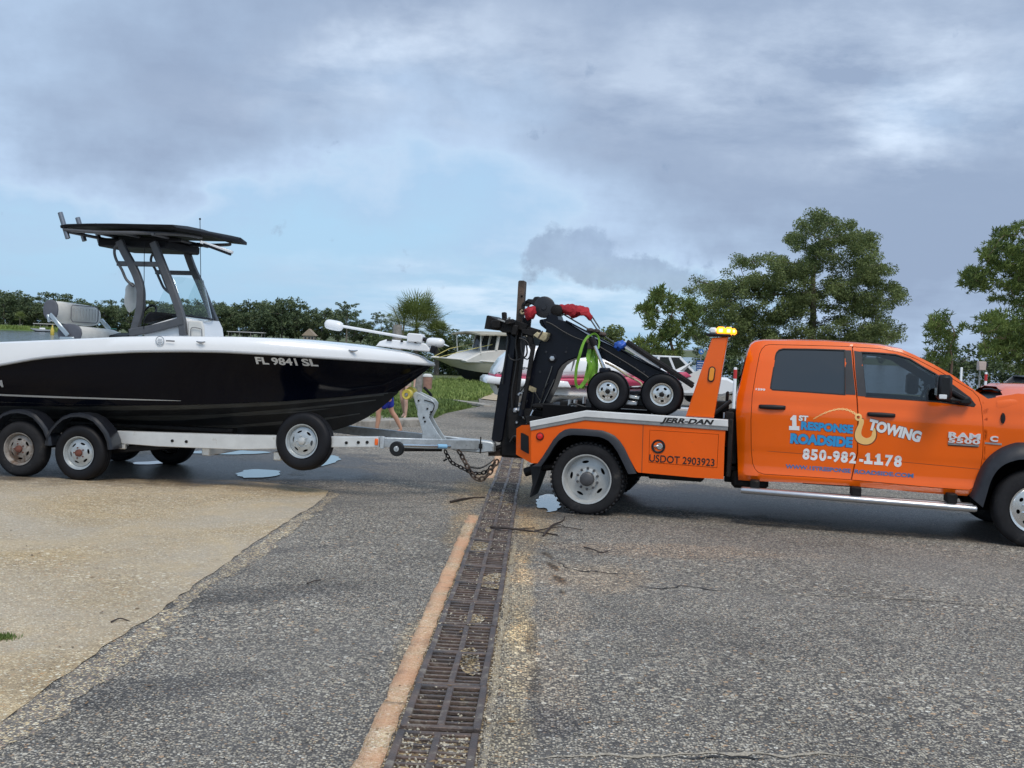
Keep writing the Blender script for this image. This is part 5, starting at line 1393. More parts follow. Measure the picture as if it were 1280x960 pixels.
# fairlead and sheave head on top of the boom
hd_px = [(212, 166), (222, 148), (240, 134), (262, 136), (272, 124), (290, 122), (308, 134), (312, 124), (352, 152), (392, 172), (404, 190), (396, 214), (370, 220), (352, 206), (330, 212), (300, 206), (284, 192), (268, 168), (250, 158), (232, 152), (222, 170)]
g = G(); P = poly_at(hd_px, -.14); g.prism(P, -.14, .14, .012); head = g.build('sheave_head', M_BLK, boom)
x, z = TR.y(*c6(322, 176), -.15); g = G(); g.lathe([(.13, 0), (.13, -.02), (.115, -.03), (.03, -.03), (.03, -.045), (0, -.045)], (x, -.14, z), 24); g.build('sheave', M_FLARE, head)
x, z = TR.y(*c6(386, 192), -.15); g = G(); g.lathe([(.07, .02), (.07, -.02), (.055, -.03), (0, -.03)], (x, -.16, z), 18); g.build('sheave', M_GRIME, head)
hk = catmull([TR.p(*c6(*q), -.12) for q in ((236, 150), (218, 158), (212, 176), (222, 192), (234, 184))], 5); g = G(); g.tube(hk, .014, 8); g.build('hook', M_GRIME, head)
hk = catmull([TR.p(*c6(*q), -.2) for q in ((222, 205), (208, 208), (204, 196), (214, 190))], 5); g = G(); g.tube(hk, .012, 8); g.build('hook', M_YELW, head)
def cable(a, b_, y0, y1, r, sag=0, name='winch_cable'):
    A, B_ = TR.p(*c6(*a), y0), TR.p(*c6(*b_), y1); g = G()
    g.tube([A.lerp(B_, t) - V3((0, 0, sag * 4 * t * (1 - t))) for t in [i / 8 for i in range(9)]], r, 6); return g.build(name, M_CABLE, boom, angle=60)
cable((408, 206), (560, 296), -.1, -.1, .009); cable((545, 226), (594, 300), -.14, -.14, .009); cable((560, 222), (600, 284), -.05, -.05, .009)
cable((590, 300), (700, 372), -.1, -.1, .008); cable((300, 690), (372, 536), -.26, -.26, .005)
g = G()
for i, q in enumerate(((552, 292), (566, 300), (582, 296), (596, 308), (612, 312), (575, 312))):
    p = TR.p(*c6(*q), -.12 + .04 * (i % 2)); g.ball(p, (.05, .05, .03), 8, 5)
g.build('cable_snarl', M_RUST, boom, kind='stuff')
# silver lift cylinder
g = G(); A, B_ = TR.p(*c6(572, 366), -.42), TR.p(*c6(626, 496), -.42); g.tube([A, B_], .022, 10); cy = g.build('lift_cylinder_rod', M_ROD, truck)
g = G(); A, B_ = TR.p(*c6(556, 328), -.42), TR.p(*c6(574, 370), -.42); g.tube([A, B_], .040, 10); g.build('cylinder_eye', M_GRIME, cy)
hose([(625, 452), (680, 480), (740, 520), (800, 552), (812, 578)], -.45, .012, M_YELW, 'brake_line')

# signal tower with its beacons
tower = G(); P = poly_at([(1160, 330), (1240, 322), (1168, 730), (1028, 722)], -1.18); tower.prism(P, -1.185, -.90, .012)
tw = tower.build('tower', M_OR, truck)
x, z = TR.y(*c6(1158, 511), -1.19)
ov = lambda s, d: [(x + s * (a if False else 0) + px_, z + pz_) for px_, pz_ in []]
def stad(x, z, r, hh, tilt, n=8):
    out = []
    for k in range(n + 1): a = math.pi * k / n; out.append((r * math.cos(a), hh + r * math.sin(a)))
    for k in range(n + 1): a = math.pi + math.pi * k / n; out.append((r * math.cos(a), -hh + r * math.sin(a)))
    return [(x + a * math.cos(tilt) + b_ * math.sin(tilt), z + b_ * math.cos(tilt) - a * math.sin(tilt)) for a, b_ in out]
g = G(); g.prism(stad(x, z, .036, .048, .08), -1.200, -1.183, .004); gr = g.build('marker_grommet', M_BLK, tw)
g = G(); g.prism(stad(x, z, .025, .046, .08), -1.208, -1.198, .004); g.build('marker_lamp', M_AMBER, gr)
A, B_ = TR.y(*c6(1146, 322), -1.05), TR.y(*c6(1262, 318), -1.05)
g = G(); g.box(((A[0] + B_[0]) / 2 - .02, -1.04, (A[1] + B_[1]) / 2 + .008), (B_[0] - A[0] + .02, .34, .028), .01); lb = g.build('beacon_base', M_BLK, tw)
for (X, Y, w, h, mm, nm) in ((1166, 294, .085, .070, M_CLEAR, 'beacon_lens'), (1205, 293, .095, .080, M_GLOW, 'lit_beacon'), (1244, 295, .085, .080, M_GLOW, 'lit_beacon'), (1270, 297, .05, .065, M_GLOW, 'lit_beacon')):
    x, z = TR.y(*c6(X, Y), -1.15); g = G(); g.box((x, -1.04, z), (w, .32, h), .02); bo = g.build(nm, mm, lb)
    if mm is M_GLOW: g = G(); g.box((x, -1.205, z), (w * .45, .012, h * .45), .005); g.build('bulb', M_GLOWC, bo)
# small bracket and lines in the gap between bed and cab
g = G()
for (u, v, w, h, y) in ((903, 508, .14, .12, -.6), (912, 520, .10, .10, -.8), (898, 520, .10, .2, -.3), (909, 498, .03, .16, -.4), (916, 545, .12, .6, -.7), (914, 590, .14, .2, -.6)):
    x, z = TR.y(u, v, y); g.box((x, y, z), (w, .3, h), .01)
g.build('headboard_plumbing', M_GRIME, truck, kind='stuff')
g = G(); A, B_ = TR.p(893, 517, -.8), TR.p(914, 501, -.8); g.tube([A, B_], .022, 8); g.build('air_line', M_HOSE, truck)

# coupling gear under the mast
c9 = lambda X, Y: (600 + X / 8, 500 + Y / 8)
g = G()
def q9(pts, y0, y1, ch=.008):
    P = [TR.y(*c9(*q), y0) for q in pts]; g.prism(P, y0, y1, ch)
q9([(80, 515), (205, 500), (215, 560), (80, 560)], -.08, .08)
q9([(240, 400), (325, 400), (330, 480), (300, 560), (235, 565), (225, 500)], -.14, .14)
lh = g.build('lift_head', M_RUST, truck)
g = G(); A, B_ = TR.p(*c9(215, 430), -.1), TR.p(*c9(225, 500), -.1); g.tube([A, B_], .018, 8); g.tube([TR.p(*c9(140, 490), -.1), TR.p(*c9(200, 470), -.1), TR.p(*c9(232, 470), -.1)], .03, 8); g.build('hitch_pin', M_GRIME, lh)
g = G(); g.box((-.95, 0, .62), (.55, .30, .26), .03); g.box((-.98, 0, .9), (.3, .5, .4), .03); g.build('lift_boom_foot', M_GRIME, truck)

# ================================================================== THINGS CARRIED ON THE TRUCK
dl = thing('tow_dolly', 'black tow dolly with two small white-rimmed wheels riding on the truck bed', 'dolly', TR.m)
wd = []
for i, (u, v) in enumerate(((759.5, 489.3), (827, 493.2))):
    x, z = TR.y(u, v, -1.05)
    if i == 0: w_ = wheel(dl, (x, -1.05, z), .232, .118, .13, 'small', M_WHEELA, M_TYREN, spin=.3); w0 = w_
    else: w_ = tree_copy(w0, dl); w_.location = (x, -1.05, z); w_.rotation_euler.y = .5
    wd.append((x, z))
g = G(); g.bar((wd[0][0], -.80, wd[0][1] - .06), (wd[1][0] + .2, -.80, wd[1][1] - .08), .12, .16, .01); g.bar((wd[0][0] + .30, -.86, wd[0][1] - .03), (wd[1][0] - .30, -.86, wd[1][1] + .02), .06, .20, .01); g.build('dolly_frame', M_STEEL, dl)
for k_ in (0, 1): g = G(); g.tube([(wd[k_][0], -.95, wd[k_][1]), (wd[k_][0], -.3, wd[k_][1])], .03, 10); g.build('axle', M_GRIME, dl)
g = G(); x, z = TR.y(*c6(625, 492), -.98); g.box((x, -.98, z), (.12, .12, .06), .015); g.build('lug_bracket', M_STEEL, dl)
g = G(); A, B_ = TR.p(*c6(748, 622), -.9), TR.p(*c6(800, 630), -.9); g.bar(A, B_, .10, .035, .005); g.build('locking_bar', M_WHEELA, dl)
g = G(); g.box((A.x + .03, -.9, A.z - .07), (.13, .08, .05), .01); g.build('cast_handle', M_BRUSH, dl)

def cloth(name, px, y, th, m, label, cat, seed=0):
    """a bundle of cloth: a lumpy closed skin round a pixel outline"""
    P = [TR.y(*c6(*q), y) for q in px]; cx = sum(p[0] for p in P) / len(P); cz = sum(p[1] for p in P) / len(P)
    P = [(p.x, p.y) for p in catmull([(a, b_, 0) for a, b_ in P], 5, closed=True)]
    rings = []
    for k in range(-6, 7):
        t = k / 6.5; s = math.sqrt(max(0, 1 - t * t)); r_ = []
        for (x, z) in P:
            n_ = noise.noise(V3((x * 9 + seed, z * 9, t * 2))) * .02 + noise.noise(V3((x * 26 + seed, z * 26, t * 5))) * .016
            r_.append((lerp(cx, x, min(1, s * 1.05)) + n_, y + t * th, lerp(cz, z, min(1, s * 1.05)) + n_ + .012 * math.sin(x * 40 + t * 5)))
        rings.append(r_)
    g = G(); g.loft(rings); o = g.build(name, m, angle=60); 
    c = V3((cx, y, cz)); 
    for v in o.data.vertices: v.co -= c
    o.matrix_world = TR.m @ Matrix.Translation(c); tag(o, label, cat); return o
cloth('red_cloth', [(393, 172), (430, 162), (470, 164), (512, 176), (548, 198), (562, 222), (556, 240), (540, 232), (530, 216), (508, 214), (480, 220), (448, 216), (424, 204), (404, 190)], -.12, .09, M_REDC, 'crumpled red cloth sleeve draped over the cable on top of the black boom', 'cloth', 1)
cloth('red_rag', [(226, 190), (240, 176), (262, 176), (274, 188), (276, 212), (262, 234), (244, 236), (230, 222)], -.22, .09, M_REDC, 'small red rag knotted at the hook behind the boom head', 'rag', 5)
cloth('blue_bag', [(668, 372), (680, 352), (705, 346), (728, 356), (732, 374), (716, 386), (690, 388), (672, 384)], -.15, .10, M_BLUEC, 'bright blue plastic bag tucked on top of the sloping boom', 'bag', 3)
st = thing('ratchet_strap', 'bundle of lime green ratchet straps hanging from the boom', 'strap', TR.m)
def strap(pts, w, name='strap'):
    C = catmull([TR.p(*c6(X, Y), y) for X, Y, y in pts], 5); g = G(); vs = []
    for i, p in enumerate(C):
        t = (C[min(i + 1, len(C) - 1)] - C[max(i - 1, 0)]).normalized(); s = t.cross(V3((0, 1, 0))).normalized(); tw_ = .5 * math.sin(i * .35 + w * 90); s = s * math.cos(tw_) + V3((0, 1, 0)) * math.sin(tw_)
        n_ = t.cross(s).normalized() * .003
        vs.append([p - s * w / 2 - n_, p + s * w / 2 - n_, p + s * w / 2 + n_, p - s * w / 2 + n_])
    g.loft(vs); return g.build(name, M_STRAP, st, angle=50)
strap([(545, 318, -.22), (520, 350, -.32), (500, 410, -.36), (484, 470, -.36), (478, 530, -.36), (482, 566, -.36), (496, 580, -.36)], .034)
strap([(556, 340, -.3), (548, 400, -.38), (545, 450, -.38), (536, 500, -.40), (524, 548, -.40), (512, 582, -.38)], .042)
strap([(560, 360, -.3), (562, 420, -.36), (570, 470, -.38), (560, 520, -.38), (545, 560, -.38)], .050)
strap([(548, 380, -.3), (540, 430, -.42), (552, 480, -.42), (530, 540, -.42), (500, 578, -.42)], .046)
strap([(572, 350, -.3), (580, 410, -.34), (584, 470, -.34), (578, 510, -.34)], .036)
strap([(545, 322, -.24), (570, 308, -.26), (590, 322, -.26), (596, 352, -.26), (590, 384, -.28)], .022)
x, z = TR.y(*c6(558, 350), -.34); g = G(); g.box((x, -.34, z), (.12, .07, .06), .01, Matrix.Rotation(.3, 3, 'Y')); g.box((x, -.36, z - .05), (.08, .05, .07), .01); g.build('ratchet_buckle', M_RUST, st)

# ================================================================== THE BOAT TRAILER
T0 = on_lot(103, 602)
TL = Frame(T0, V3((2.4, -.45, 0))).shifted((0, 1.2, 0))
M_GALV = mat('galvanised_steel', (0.52, 0.56, 0.58), 0.45, metal=.55, var=.14, vs=14, dirt=(0.34, 0.37, 0.38, 18, 0.56), bump=.2, bs=60)
M_TALU = mat('aluminium_channel', (0.72, 0.73, 0.72), 0.38, metal=.45, var=.08, vs=4, dirt=(0.45, 0.42, 0.36, 6, 0.60))
M_FEND = mat('black_trailer_fender', (0.014, 0.016, 0.022), 0.36, coat=.08, var=.2, vs=6)
M_RUSTHUB = mat('rusty_hub', (0.13, 0.045, 0.03), 0.8, var=.4, vs=20)
M_WHEELT = mat('galvanised_wheel', (0.46, 0.49, 0.50), 0.38, metal=.55, var=.12, vs=12, dirt=(0.36, 0.35, 0.33, 12, 0.62))
M_WHEELD = mat('dirty_rusted_wheel', (0.26, 0.24, 0.22), 0.6, metal=.35, var=.2, vs=14, c2=(0.36, 0.33, 0.30), dirt=(0.16, 0.11, 0.08, 9, 0.50))
M_ROLL = mat('yellow_poly_roller', (0.62, 0.50, 0.08), 0.5, var=.15, vs=10)
M_ORL = mat('orange_marker', (0.90, 0.14, 0.01), 0.3, coat=.5)
tl_ = thing('boat_trailer', 'tandem axle aluminium boat trailer with galvanised winch post and spare wheel', 'trailer', TL.m)
def tp(u, v, y): return TL.p(u, v, y)
def tq(pts, y): return [TL.y(u, v, y) for u, v in pts]
TY = -1.20
x1 = TL.y(98, 568, TY)[0]; x0 = TL.y(23, 565, TY)[0]
w1 = wheel(tl_, (x1, TY, .335), .332, .190, .20, 'slot', M_WHEELT, M_TYREN, spin=.2, hubm=M_RUSTHUB)
w1.children[0].data.materials[0] = M_TYRE
wfar = tree_copy(w1, tl_); wfar.location = (x1, 1.2, .335); wfar.rotation_euler.z = math.pi
w0_ = wheel(tl_, (x0, TY, .335), .332, .190, .20, 'slot', M_WHEELD, M_TYRE, spin=.6, hubm=M_RUSTHUB); w0_['label'] = 'dirty rust-stained rear wheel of the tandem pair'
wf2 = tree_copy(w0_, tl_); wf2.location = (x0, 1.2, .335); wf2.rotation_euler.z = math.pi
sx_, sz_ = TL.y(377, 551.5, -1.05)
sp_ = wheel(tl_, (sx_, -1.05, sz_), .335, .190, .20, 'slot', M_WHEELT, M_TYREN, name='spare_wheel', spin=.9, hubm=M_WHEELG); sp_.rotation_euler = (R(-3), 0, R(-2)); sp_['label'] = 'clean spare wheel bolted to the trailer frame'
for i, xx in enumerate((x0, x1)):
    for s in (-1, 1):
        g = G(); n_ = 12; rings = []
        for k in range(n_ + 1):
            a = R(lerp(4, 176, k / n_)) ; r_ = .425 + (.012 if k in (4, 5, 6, 7, 8) else 0)
            cx_, cz_2 = xx + r_ * math.cos(a) * 1.02, .375 + r_ * math.sin(a) * .98
            nx_, nz_ = math.cos(a), math.sin(a)
            rings.append([(cx_ + nx_ * d, s * yy, cz_2 + nz_ * d) for yy, d in ((1.235, -.035), (1.235, -.010), (1.205, .010), (1.0, .012), (.97, .0), (.97, -.012), (1.20, -.004), (1.225, -.035))])
        g.loft(rings); g.build('fender', M_FEND, tl_, angle=30)
g = G()
for s in (-1, 1):
    zr_ = TL.y(300, 552, -.95)
    P = tq([(146, 538.5), (200, 540.5), (300, 543.5), (420, 545.5), (474, 546), (474, 558.8), (420, 559), (300, 562), (200, 558), (156, 554.6), (141, 553)], -.95)
    if s > 0: P = [(min(a, 2.2), b_) for a, b_ in P]
    g2 = G(); g2.prism(P, -.98, -.86, .006) if s < 0 else g2.prism(P, .86, .98, .006)
    g2.build('side_rail', M_TALU, tl_)
g = G()
for s in (-1, 1): g.box((-1.0, s * .92, .46), (2.8, .10, .14), .01)
g.build('rear_rail', M_TALU, tl_)
for xx in (-1.9, x0 - .05, x1 + .05, 1.4, 2.3): g = G(); g.box((xx, 0, .42), (.10, 1.8, .10), .01); g.build('cross_member', M_TALU, tl_)
for xx in (x0, x1): g = G(); g.tube([(xx, -1.1, .335), (xx, 1.1, .335)], .035, 10); g.build('axle', M_GRIME, tl_)
g = G(); g.bar((x1 + .25, -.9, .36), (x1 + 1.25, -.9, .50), .05, .08, .01); g.build('spring_hanger', M_GRIME, tl_)
for s in (-1, 1): g = G(); g.bar((-1.8, s * .55, .62), (1.6, s * .55, .66), .14, .05, .01); g.build('bunk', M_GRIME, tl_)
for (u, v) in ((215.5, 551), (233, 552), (433, 553.5), (448, 553), (459, 552.8)):
    x, z = TL.y(u, v, -.98); g = G(); g.lathe([(.020, 0), (.018, -.012), (0, -.014)], (x, -.98, z), 6); g.build('bolt', M_GRIME, tl_)
x, z = TL.y(470.5, 552.5, -.985); g = G(); g.box((x, -.985, z), (.040, .02, .075), .006); g.build('side_marker', M_ORL, tl_)
# tongue: side rails converge into a galvanised box beam
ty0 = TL.y(474, 553, -.95)
g = G()
ta, tb_ = TL.p(476, 553, -.93), TL.p(600, 556.5, -.05)
for s in (-1, 1):
    g2 = G(); g2.bar((ta.x if s < 0 else 2.15, s * .90, ta.z), (tb_.x, s * .05, tb_.z), .05, .115, .008); g2.build('tongue_rail', M_GALV, tl_)
g = G(); g.box((ta.x + .02, -.935, ta.z), (.05, .03, .14), .004); g.build('splice_plate', M_GALV, tl_)
fa, fb = TL.p(572, 556, 0), TL.p(630, 560, 0)
g = G(); P = tq([(560, 550), (572, 548.5), (590, 549.5), (614, 552.5), (617, 555), (617, 565), (600, 566.5), (570, 564), (558, 560)], -.09)
g.prism(P, -.09, .09, .014); cpl = g.build('coupler', M_GALV, tl_)
g = G(); A, B_ = tp(600.3, 567, -.10), tp(601, 546, -.10); g.tube([A, B_], .008, 6); g.box((A.x, -.10, A.z + .09), (.04, .03, .06), .005); g.build('coupler_latch', M_GRIME, cpl)
# winch post
wp_px = [(515, 492.5), (520, 489.5), (539, 499), (543, 504), (542.5, 510), (538, 518.5), (536, 522), (540, 530), (548, 543), (556, 554), (540, 555), (527, 553), (528, 540), (524.5, 528), (521.5, 518), (522, 511), (519, 502)]
g = G(); P = tq(wp_px, -.10); g.prism(P, -.10, -.085, .003); g.prism(P, .085, .10, .003); g.prism(tq([(521, 492), (540, 502), (541, 510), (526, 520), (531, 540), (545, 552), (534, 553), (526, 520), (520, 500)], 0), -.086, .086, .002)
wp = g.build('winch_post', M_GALV, tl_)
g = G(); A = tp(541.5, 504, -.11); B_ = tp(542, 511, -.11); C_ = tp(537, 519, -.11); g.tube(catmull([tp(530, 500, -.11), A, B_, C_], 5), .006, 6); g.build('winch_strap', M_GRIME, wp)
for (u, v) in ((523, 501), (534, 511), (531, 527), (529.5, 522), (538.5, 515)):
    x, z = TL.y(u, v, -.11); g = G(); g.lathe([(.014, 0), (.012, -.012), (0, -.012)], (x, -.10, z), 6); g.build('bolt', M_GRIME, wp)
for (u, v, y) in ((509.5, 493, -.16), (514.5, 489.5, .12)):
    x, z = TL.y(u, v, y); g = G(); g.lathe([(0, -.05), (.018, -.05), (.02, -.045), (.035, -.05), (.055, -.055), (.062, -.045), (.062, .045), (.055, .055), (0, .05)], (x, y, z), 24); ro = g.build('bow_roller', M_ROLL, tl_)
    g = G(); g.lathe([(.022, -.062), (.022, -.052), (.0, -.062)], (x, y, z), 12); g.build('axle_cap', M_ALUG, ro)
g = G(); g.bar(tp(510, 493, -.02), tp(521, 497, -.02), .06, .03, .004); g.build('roller_arm', M_GALV, wp)
# swivel jack folded along the tongue, and its wheel
g = G(); A, B_ = tp(500, 556.5, -.99), tp(563, 558.3, -.52); g.tube([A, B_], .018, 12); jk = g.build('tongue_jack', M_ROD, tl_)
g = G(); A2, B2 = tp(547, 557.8, -.64), tp(558, 558.2, -.56); g.tube([A2, B2], .026, 12); g.build('jack_collar', mat('faded_blue_paint', (0.25, 0.50, 0.72), .5), jk)
x, z = TL.y(496, 561, -1.06); g = G(); g.lathe([(.025, .0), (.075, .0), (.085, .012), (.085, .045), (.075, .055), (.025, .055)], (x, -1.08, z), 24); jw = g.build('jack_wheel', M_BLK, jk)
g = G(); g.lathe([(0, -.006), (.03, -.004), (.032, .02)], (x, -1.08, z), 14); g.bar((x, -1.095, z), (A.x + .02, -1.0, A.z), .012, .05, .004); g.build('jack_wheel_fork', M_GALV, jw)
g = G(); g.bar(tp(505, 562, -.5), tp(530, 562, -.4), .05, .04, .006); g.bar(tp(530, 562.5, -.4), tp(552, 562.5, -.3), .06, .03, .006); g.build('jack_bracket', M_GRIME, tl_)

# safety chain hanging from tongue to lift head
def chain(pts, name, label, fr=TL, lr=.030, r=.0075, m=None):
    C = catmull([fr.p(*q) for q in pts], 14); L = [0]
    for a, b_ in zip(C, C[1:]): L.append(L[-1] + (b_ - a).length)
    step = lr * 1.55; n = int(L[-1] / step); th_ = thing(name, label, 'chain', fr.m, 'safety chains below the trailer coupler')
    lk = G(); ring = []
    for k in range(16):
        a = 2 * math.pi * k / 16; ring.append((lr * (1.0 * math.cos(a)), lr * .62 * math.sin(a), 0))
    lk.tube(ring, r, 6, closed=True); me = lk.mesh('link', m or M_GRIME, 60)
    for i in range(n):
        s = (i + .5) * step; j = max(k for k in range(len(L)) if L[k] <= s); j = min(j, len(C) - 2); t = (s - L[j]) / max(1e-6, L[j + 1] - L[j])
        p = C[j].lerp(C[j + 1], t); d = (C[j + 1] - C[j]).normalized(); sd_2 = d.cross(V3((0, 1, 0))).normalized(); up = d.cross(sd_2)
        a, b_ = (sd_2, up) if i % 2 else (up, -sd_2)
        k_ = .45; a, b_ = a * math.cos(k_) + b_ * math.sin(k_), b_ * math.cos(k_) - a * math.sin(k_)
        mt = Matrix(((d.x, a.x, b_.x, p.x), (d.y, a.y, b_.y, p.y), (d.z, a.z, b_.z, p.z), (0, 0, 0, 1)))
        o = bpy.data.objects.new('link', me); col.objects.link(o); o.parent = th_; o.matrix_local = mt
    return th_
chain([(573, 563, -.1), (580, 575, -.14), (588, 590, -.16), (597, 599, -.16), (607, 596, -.14), (616, 585, -.1), (625, 570, -.05)], 'safety_chain', 'heavy rusty safety chain hanging lowest between coupler and truck', lr=.042, r=.011, m=M_RUST)
chain([(556, 563, -.25), (564, 577, -.22), (574, 583, -.2), (586, 589, -.18), (596, 592, -.1), (608, 589, -.05), (619, 578, 0)], 'safety_chain', 'thinner dark safety chain looping down left of the heavy one', lr=.034, r=.008)
g = G(); C = []
for i in range(140):
    t = i / 139; u = lerp(585, 618, t); v = 583 - 20 * max(0, t - .45) ** 1.3 + 2 * math.sin(t * 3); p = TL.p(u, v, -.15)
    C.append(p + V3((0, .014 * math.cos(i * 1.1), .014 * math.sin(i * 1.1) * (1 - .6 * t))))
g.tube(C, .0045, 5); o = g.build('coiled_cable', M_HOSE, angle=60); o.matrix_world = TL.m.copy(); tag(o, 'coiled black breakaway cable stretched above the chains', 'cable')
g = G(); x, z = TL.y(556.5, 575, -.2); g.box((0, 0, 0), (.05, .03, .02), .005, Matrix.Rotation(-.5, 3, 'Y')); g.tube([(0, 0, 0), (.02, 0, .16)], .003, 5); o = g.build('cable_plug', M_BLK); o.matrix_world = TL.m @ Matrix.Translation((x, -.2, z)); tag(o, 'small black plug dangling under the jack tube', 'plug')

# ================================================================== THE BOAT
M_HULL = mat('black_gelcoat', (0.0016, 0.0026, 0.007), 0.10, coat=.0, spec=.16, bump=.012, bs=2.0)
M_BOTT = mat('charcoal_bottom', (0.020, 0.022, 0.025), 0.34, spec=.3, var=.25, vs=4, dirt=(0.035, 0.037, 0.038, 3, 0.6))
M_BOTL = mat('strake_glint_grey', (0.055, 0.060, 0.063), 0.36, var=.2, vs=5)
M_GEL = mat('white_gelcoat', (0.80, 0.81, 0.82), 0.22, coat=.4, var=.02, vs=2)
M_RUB = mat('grey_rub_rail', (0.36, 0.37, 0.38), 0.35, var=.08, vs=8)
M_TTOP = mat('grey_powder_coat', (0.085, 0.088, 0.096), 0.42, var=.12, vs=9)
M_CANV = mat('black_canvas', (0.008, 0.009, 0.012), 0.6, spec=.25, var=.3, vs=7)
M_VINYL = mat('cream_vinyl_cushion', (0.66, 0.65, 0.61), 0.55, var=.06, vs=7, bump=.15, bs=40)
M_VINYLG = mat('slate_vinyl_cushion', (0.10, 0.105, 0.125), 0.55, var=.12, vs=7)
M_PIPE = mat('grey_piping', (0.14, 0.14, 0.15), 0.5)
M_SATIN = mat('satin_aluminium', (0.50, 0.56, 0.60), 0.3, metal=.7)
M_WS = glass('boat_windscreen', (0.82, 0.90, 0.90), 0.05)
M_CHROMED = mat('boat_chrome', (0.45, 0.46, 0.47), 0.2, metal=1.0)
boat = thing('center_console_boat', 'black hulled center console boat with white gunwale and grey T-top sitting on the trailer', 'boat', TL.m)
XT = TL.y(543, 454, 0)[0]
def bg_(x): return 1.27 * (1 - max(0, (x - .4) / (XT - .4)) ** 2.5) if x < XT else 0.0
XC = TL.y(498, 489, 0)[0]
def bc_(x): return 1.06 * (1 - max(0, (x - .2) / (XC - .2)) ** 2.1) if x < XC else 0.0
def tr_curve(px, bf_):
    out = []
    for (u, v) in px:
        y = -bf_(0) if u < 300 else -bf_(2.5)
        for _ in range(40):
            x, z = TL.y(u, v, y); y = lerp(y, -bf_(x), .4)
        out.append((x, z))
    out.sort(); return out
capT = tr_curve([(-260, 437), (-80, 430), (0, 427.5), (60, 425), (150, 421), (200, 420), (300, 421), (350, 423.6), (400, 428), (440, 432.4), (480, 437.5), (505, 441), (525, 446), (540, 452.5)], lambda x: max(0, bg_(x) - .045))
rub = tr_curve([(-260, 505), (-80, 474), (0, 455), (50, 446), (100, 441.5), (170, 438), (230, 437.3), (280, 438.2), (340, 441.4), (400, 445.4), (440, 448), (480, 450.6), (520, 453.2), (541, 455)], bg_)
chi = tr_curve([(-260, 508), (0, 507), (100, 507.5), (225, 506), (280, 504.5), (360, 501), (430, 495.5), (470, 492), (485, 490.5), (497, 489.5)], bc_)
kee = tr_curve([(-260, 552), (0, 551), (200, 549), (330, 546.5), (385, 543.8), (415, 539), (440, 531), (457, 523), (475, 511), (487, 501), (495, 493)], lambda x: 0.0)
XS = -3.0
XE = {'cap': XT - .015, 'rub': XT, 'chi': XC, 'kee': TL.y(496, 491, 0)[0]}
NT = 46
def col_t(j): return 1 - (1 - j / NT) ** 1.5
def pt(c, key, bf_, t):
    x = lerp(XS, XE[key], t); return V3((x, -bf_(x) if t < 1 else 0.0, interp(c, x)))
def strake(frac):
    def f(t):
        a, b_ = pt(chi, 'chi', bc_, t), pt(kee, 'kee', lambda x: 0, t); return a.lerp(b_, frac)
    return f
side_rows, bot_rows = [], []
capz = lambda x: interp(capT, x)
cols = []
for j in range(NT + 1):
    t = col_t(j); R_, C_ = pt(rub, 'rub', bg_, t), pt(chi, 'chi', bc_, t); K_ = pt(kee, 'kee', lambda x: 0, t)
    r_ = []
    for k in range(9):
        s = k / 8; p = C_.lerp(R_, s)
        fl = math.sin(math.pi * s) * (.035 - .13 * smooth(.45, .95, t) * (1 - smooth(.96, 1, t)))      # tumble aft, flare forward
        p.y -= fl; r_.append(p)
    b_ = []
    ch_w = .07 * (1 - smooth(.85, 1, t))
    Ci = C_ + V3((0, ch_w, -.012)); b_.append(C_); b_.append(Ci)
    for fr_ in (.30, .62):
        p = Ci.lerp(K_, fr_); sw = .05 * (1 - smooth(.6, .93, t)); b_ += [p + V3((0, -sw * .1, .012 * (sw > .004))), p + V3((0, sw, -.016 * min(1, sw / .03)))]
    b_.append(K_)
    cols.append((r_, b_))
def hull_mesh(rows):
    g = G()
    for s in (-1, 1): g.loft([[(p.x, p.y * -s if s > 0 else p.y, p.z) for p in r] for r in rows], closed=False)
    return g
hg_ = hull_mesh([c[0] for c in cols])
hull = hg_.build('hull', M_HULL, boat, angle=40)
g = hull_mesh([c[1] for c in cols]); g.build('hull_bottom', M_BOTT, boat, angle=20)
tr_ = cols[0][0] + list(reversed([])) ; g = G(); ring = [p for p in reversed(cols[0][0])] + [p for p in cols[0][1][1:]]
ring2 = [V3((p.x, -p.y, p.z)) for p in reversed(ring[:-1])]; g.add(ring + ring2, [tuple(range(len(ring) + len(ring2)))]); g.build('transom', M_HULL, boat)
# flats of the chine and strakes, painted lighter for the light they reflect
for s_i, (a, b_) in enumerate(((0, 1), (2, 3), (4, 5))):
    g = G()
    for s in (-1, 1): g.loft([[(c[1][i].x, c[1][i].y * (1 if s < 0 else -1) - (.002 if s < 0 else -.002), c[1][i].z - .003) for i in (a, b_)] for c in cols[:-3]], closed=False)
    g.build('chine_flat' if s_i == 0 else 'strake', M_BOTL, boat, angle=30)
# gunwale cap: outer face, rounded top, inner wall, deck
g = G(); rows = []
for j in range(NT + 1):
    t = col_t(j); x = lerp(XS, XT, t); b_ = bg_(x) if t < 1 else 0; zr, zc = interp(rub, x), capz(min(x, XT - .01)); k = min(1, b_ / .3)
    yi = max(0, b_ - .22)
    rows.append([V3((x, -(b_ + .012 * k), zr)), V3((x, -(b_ + .010 * k), zr + (zc - zr) * .35)), V3((x, -max(0, b_ - .022), zc - .018)), V3((x, -max(0, b_ - .055), zc)), V3((x, -max(0, yi), zc - .002)), V3((x, -max(0, yi - .015), zc - .03)), V3((x, -max(0, yi - .02), zc - lerp(.45, .03, smooth(1.2, 2.6, x)))), V3((x, 0, zc - lerp(.47, .03, smooth(1.2, 2.6, x))))])
for s in (-1, 1): g.loft([[(p.x, p.y * (1 if s < 0 else -1), p.z) for p in r] for r in rows], closed=False)
capo = g.build('gunwale', M_GEL, boat, angle=42)
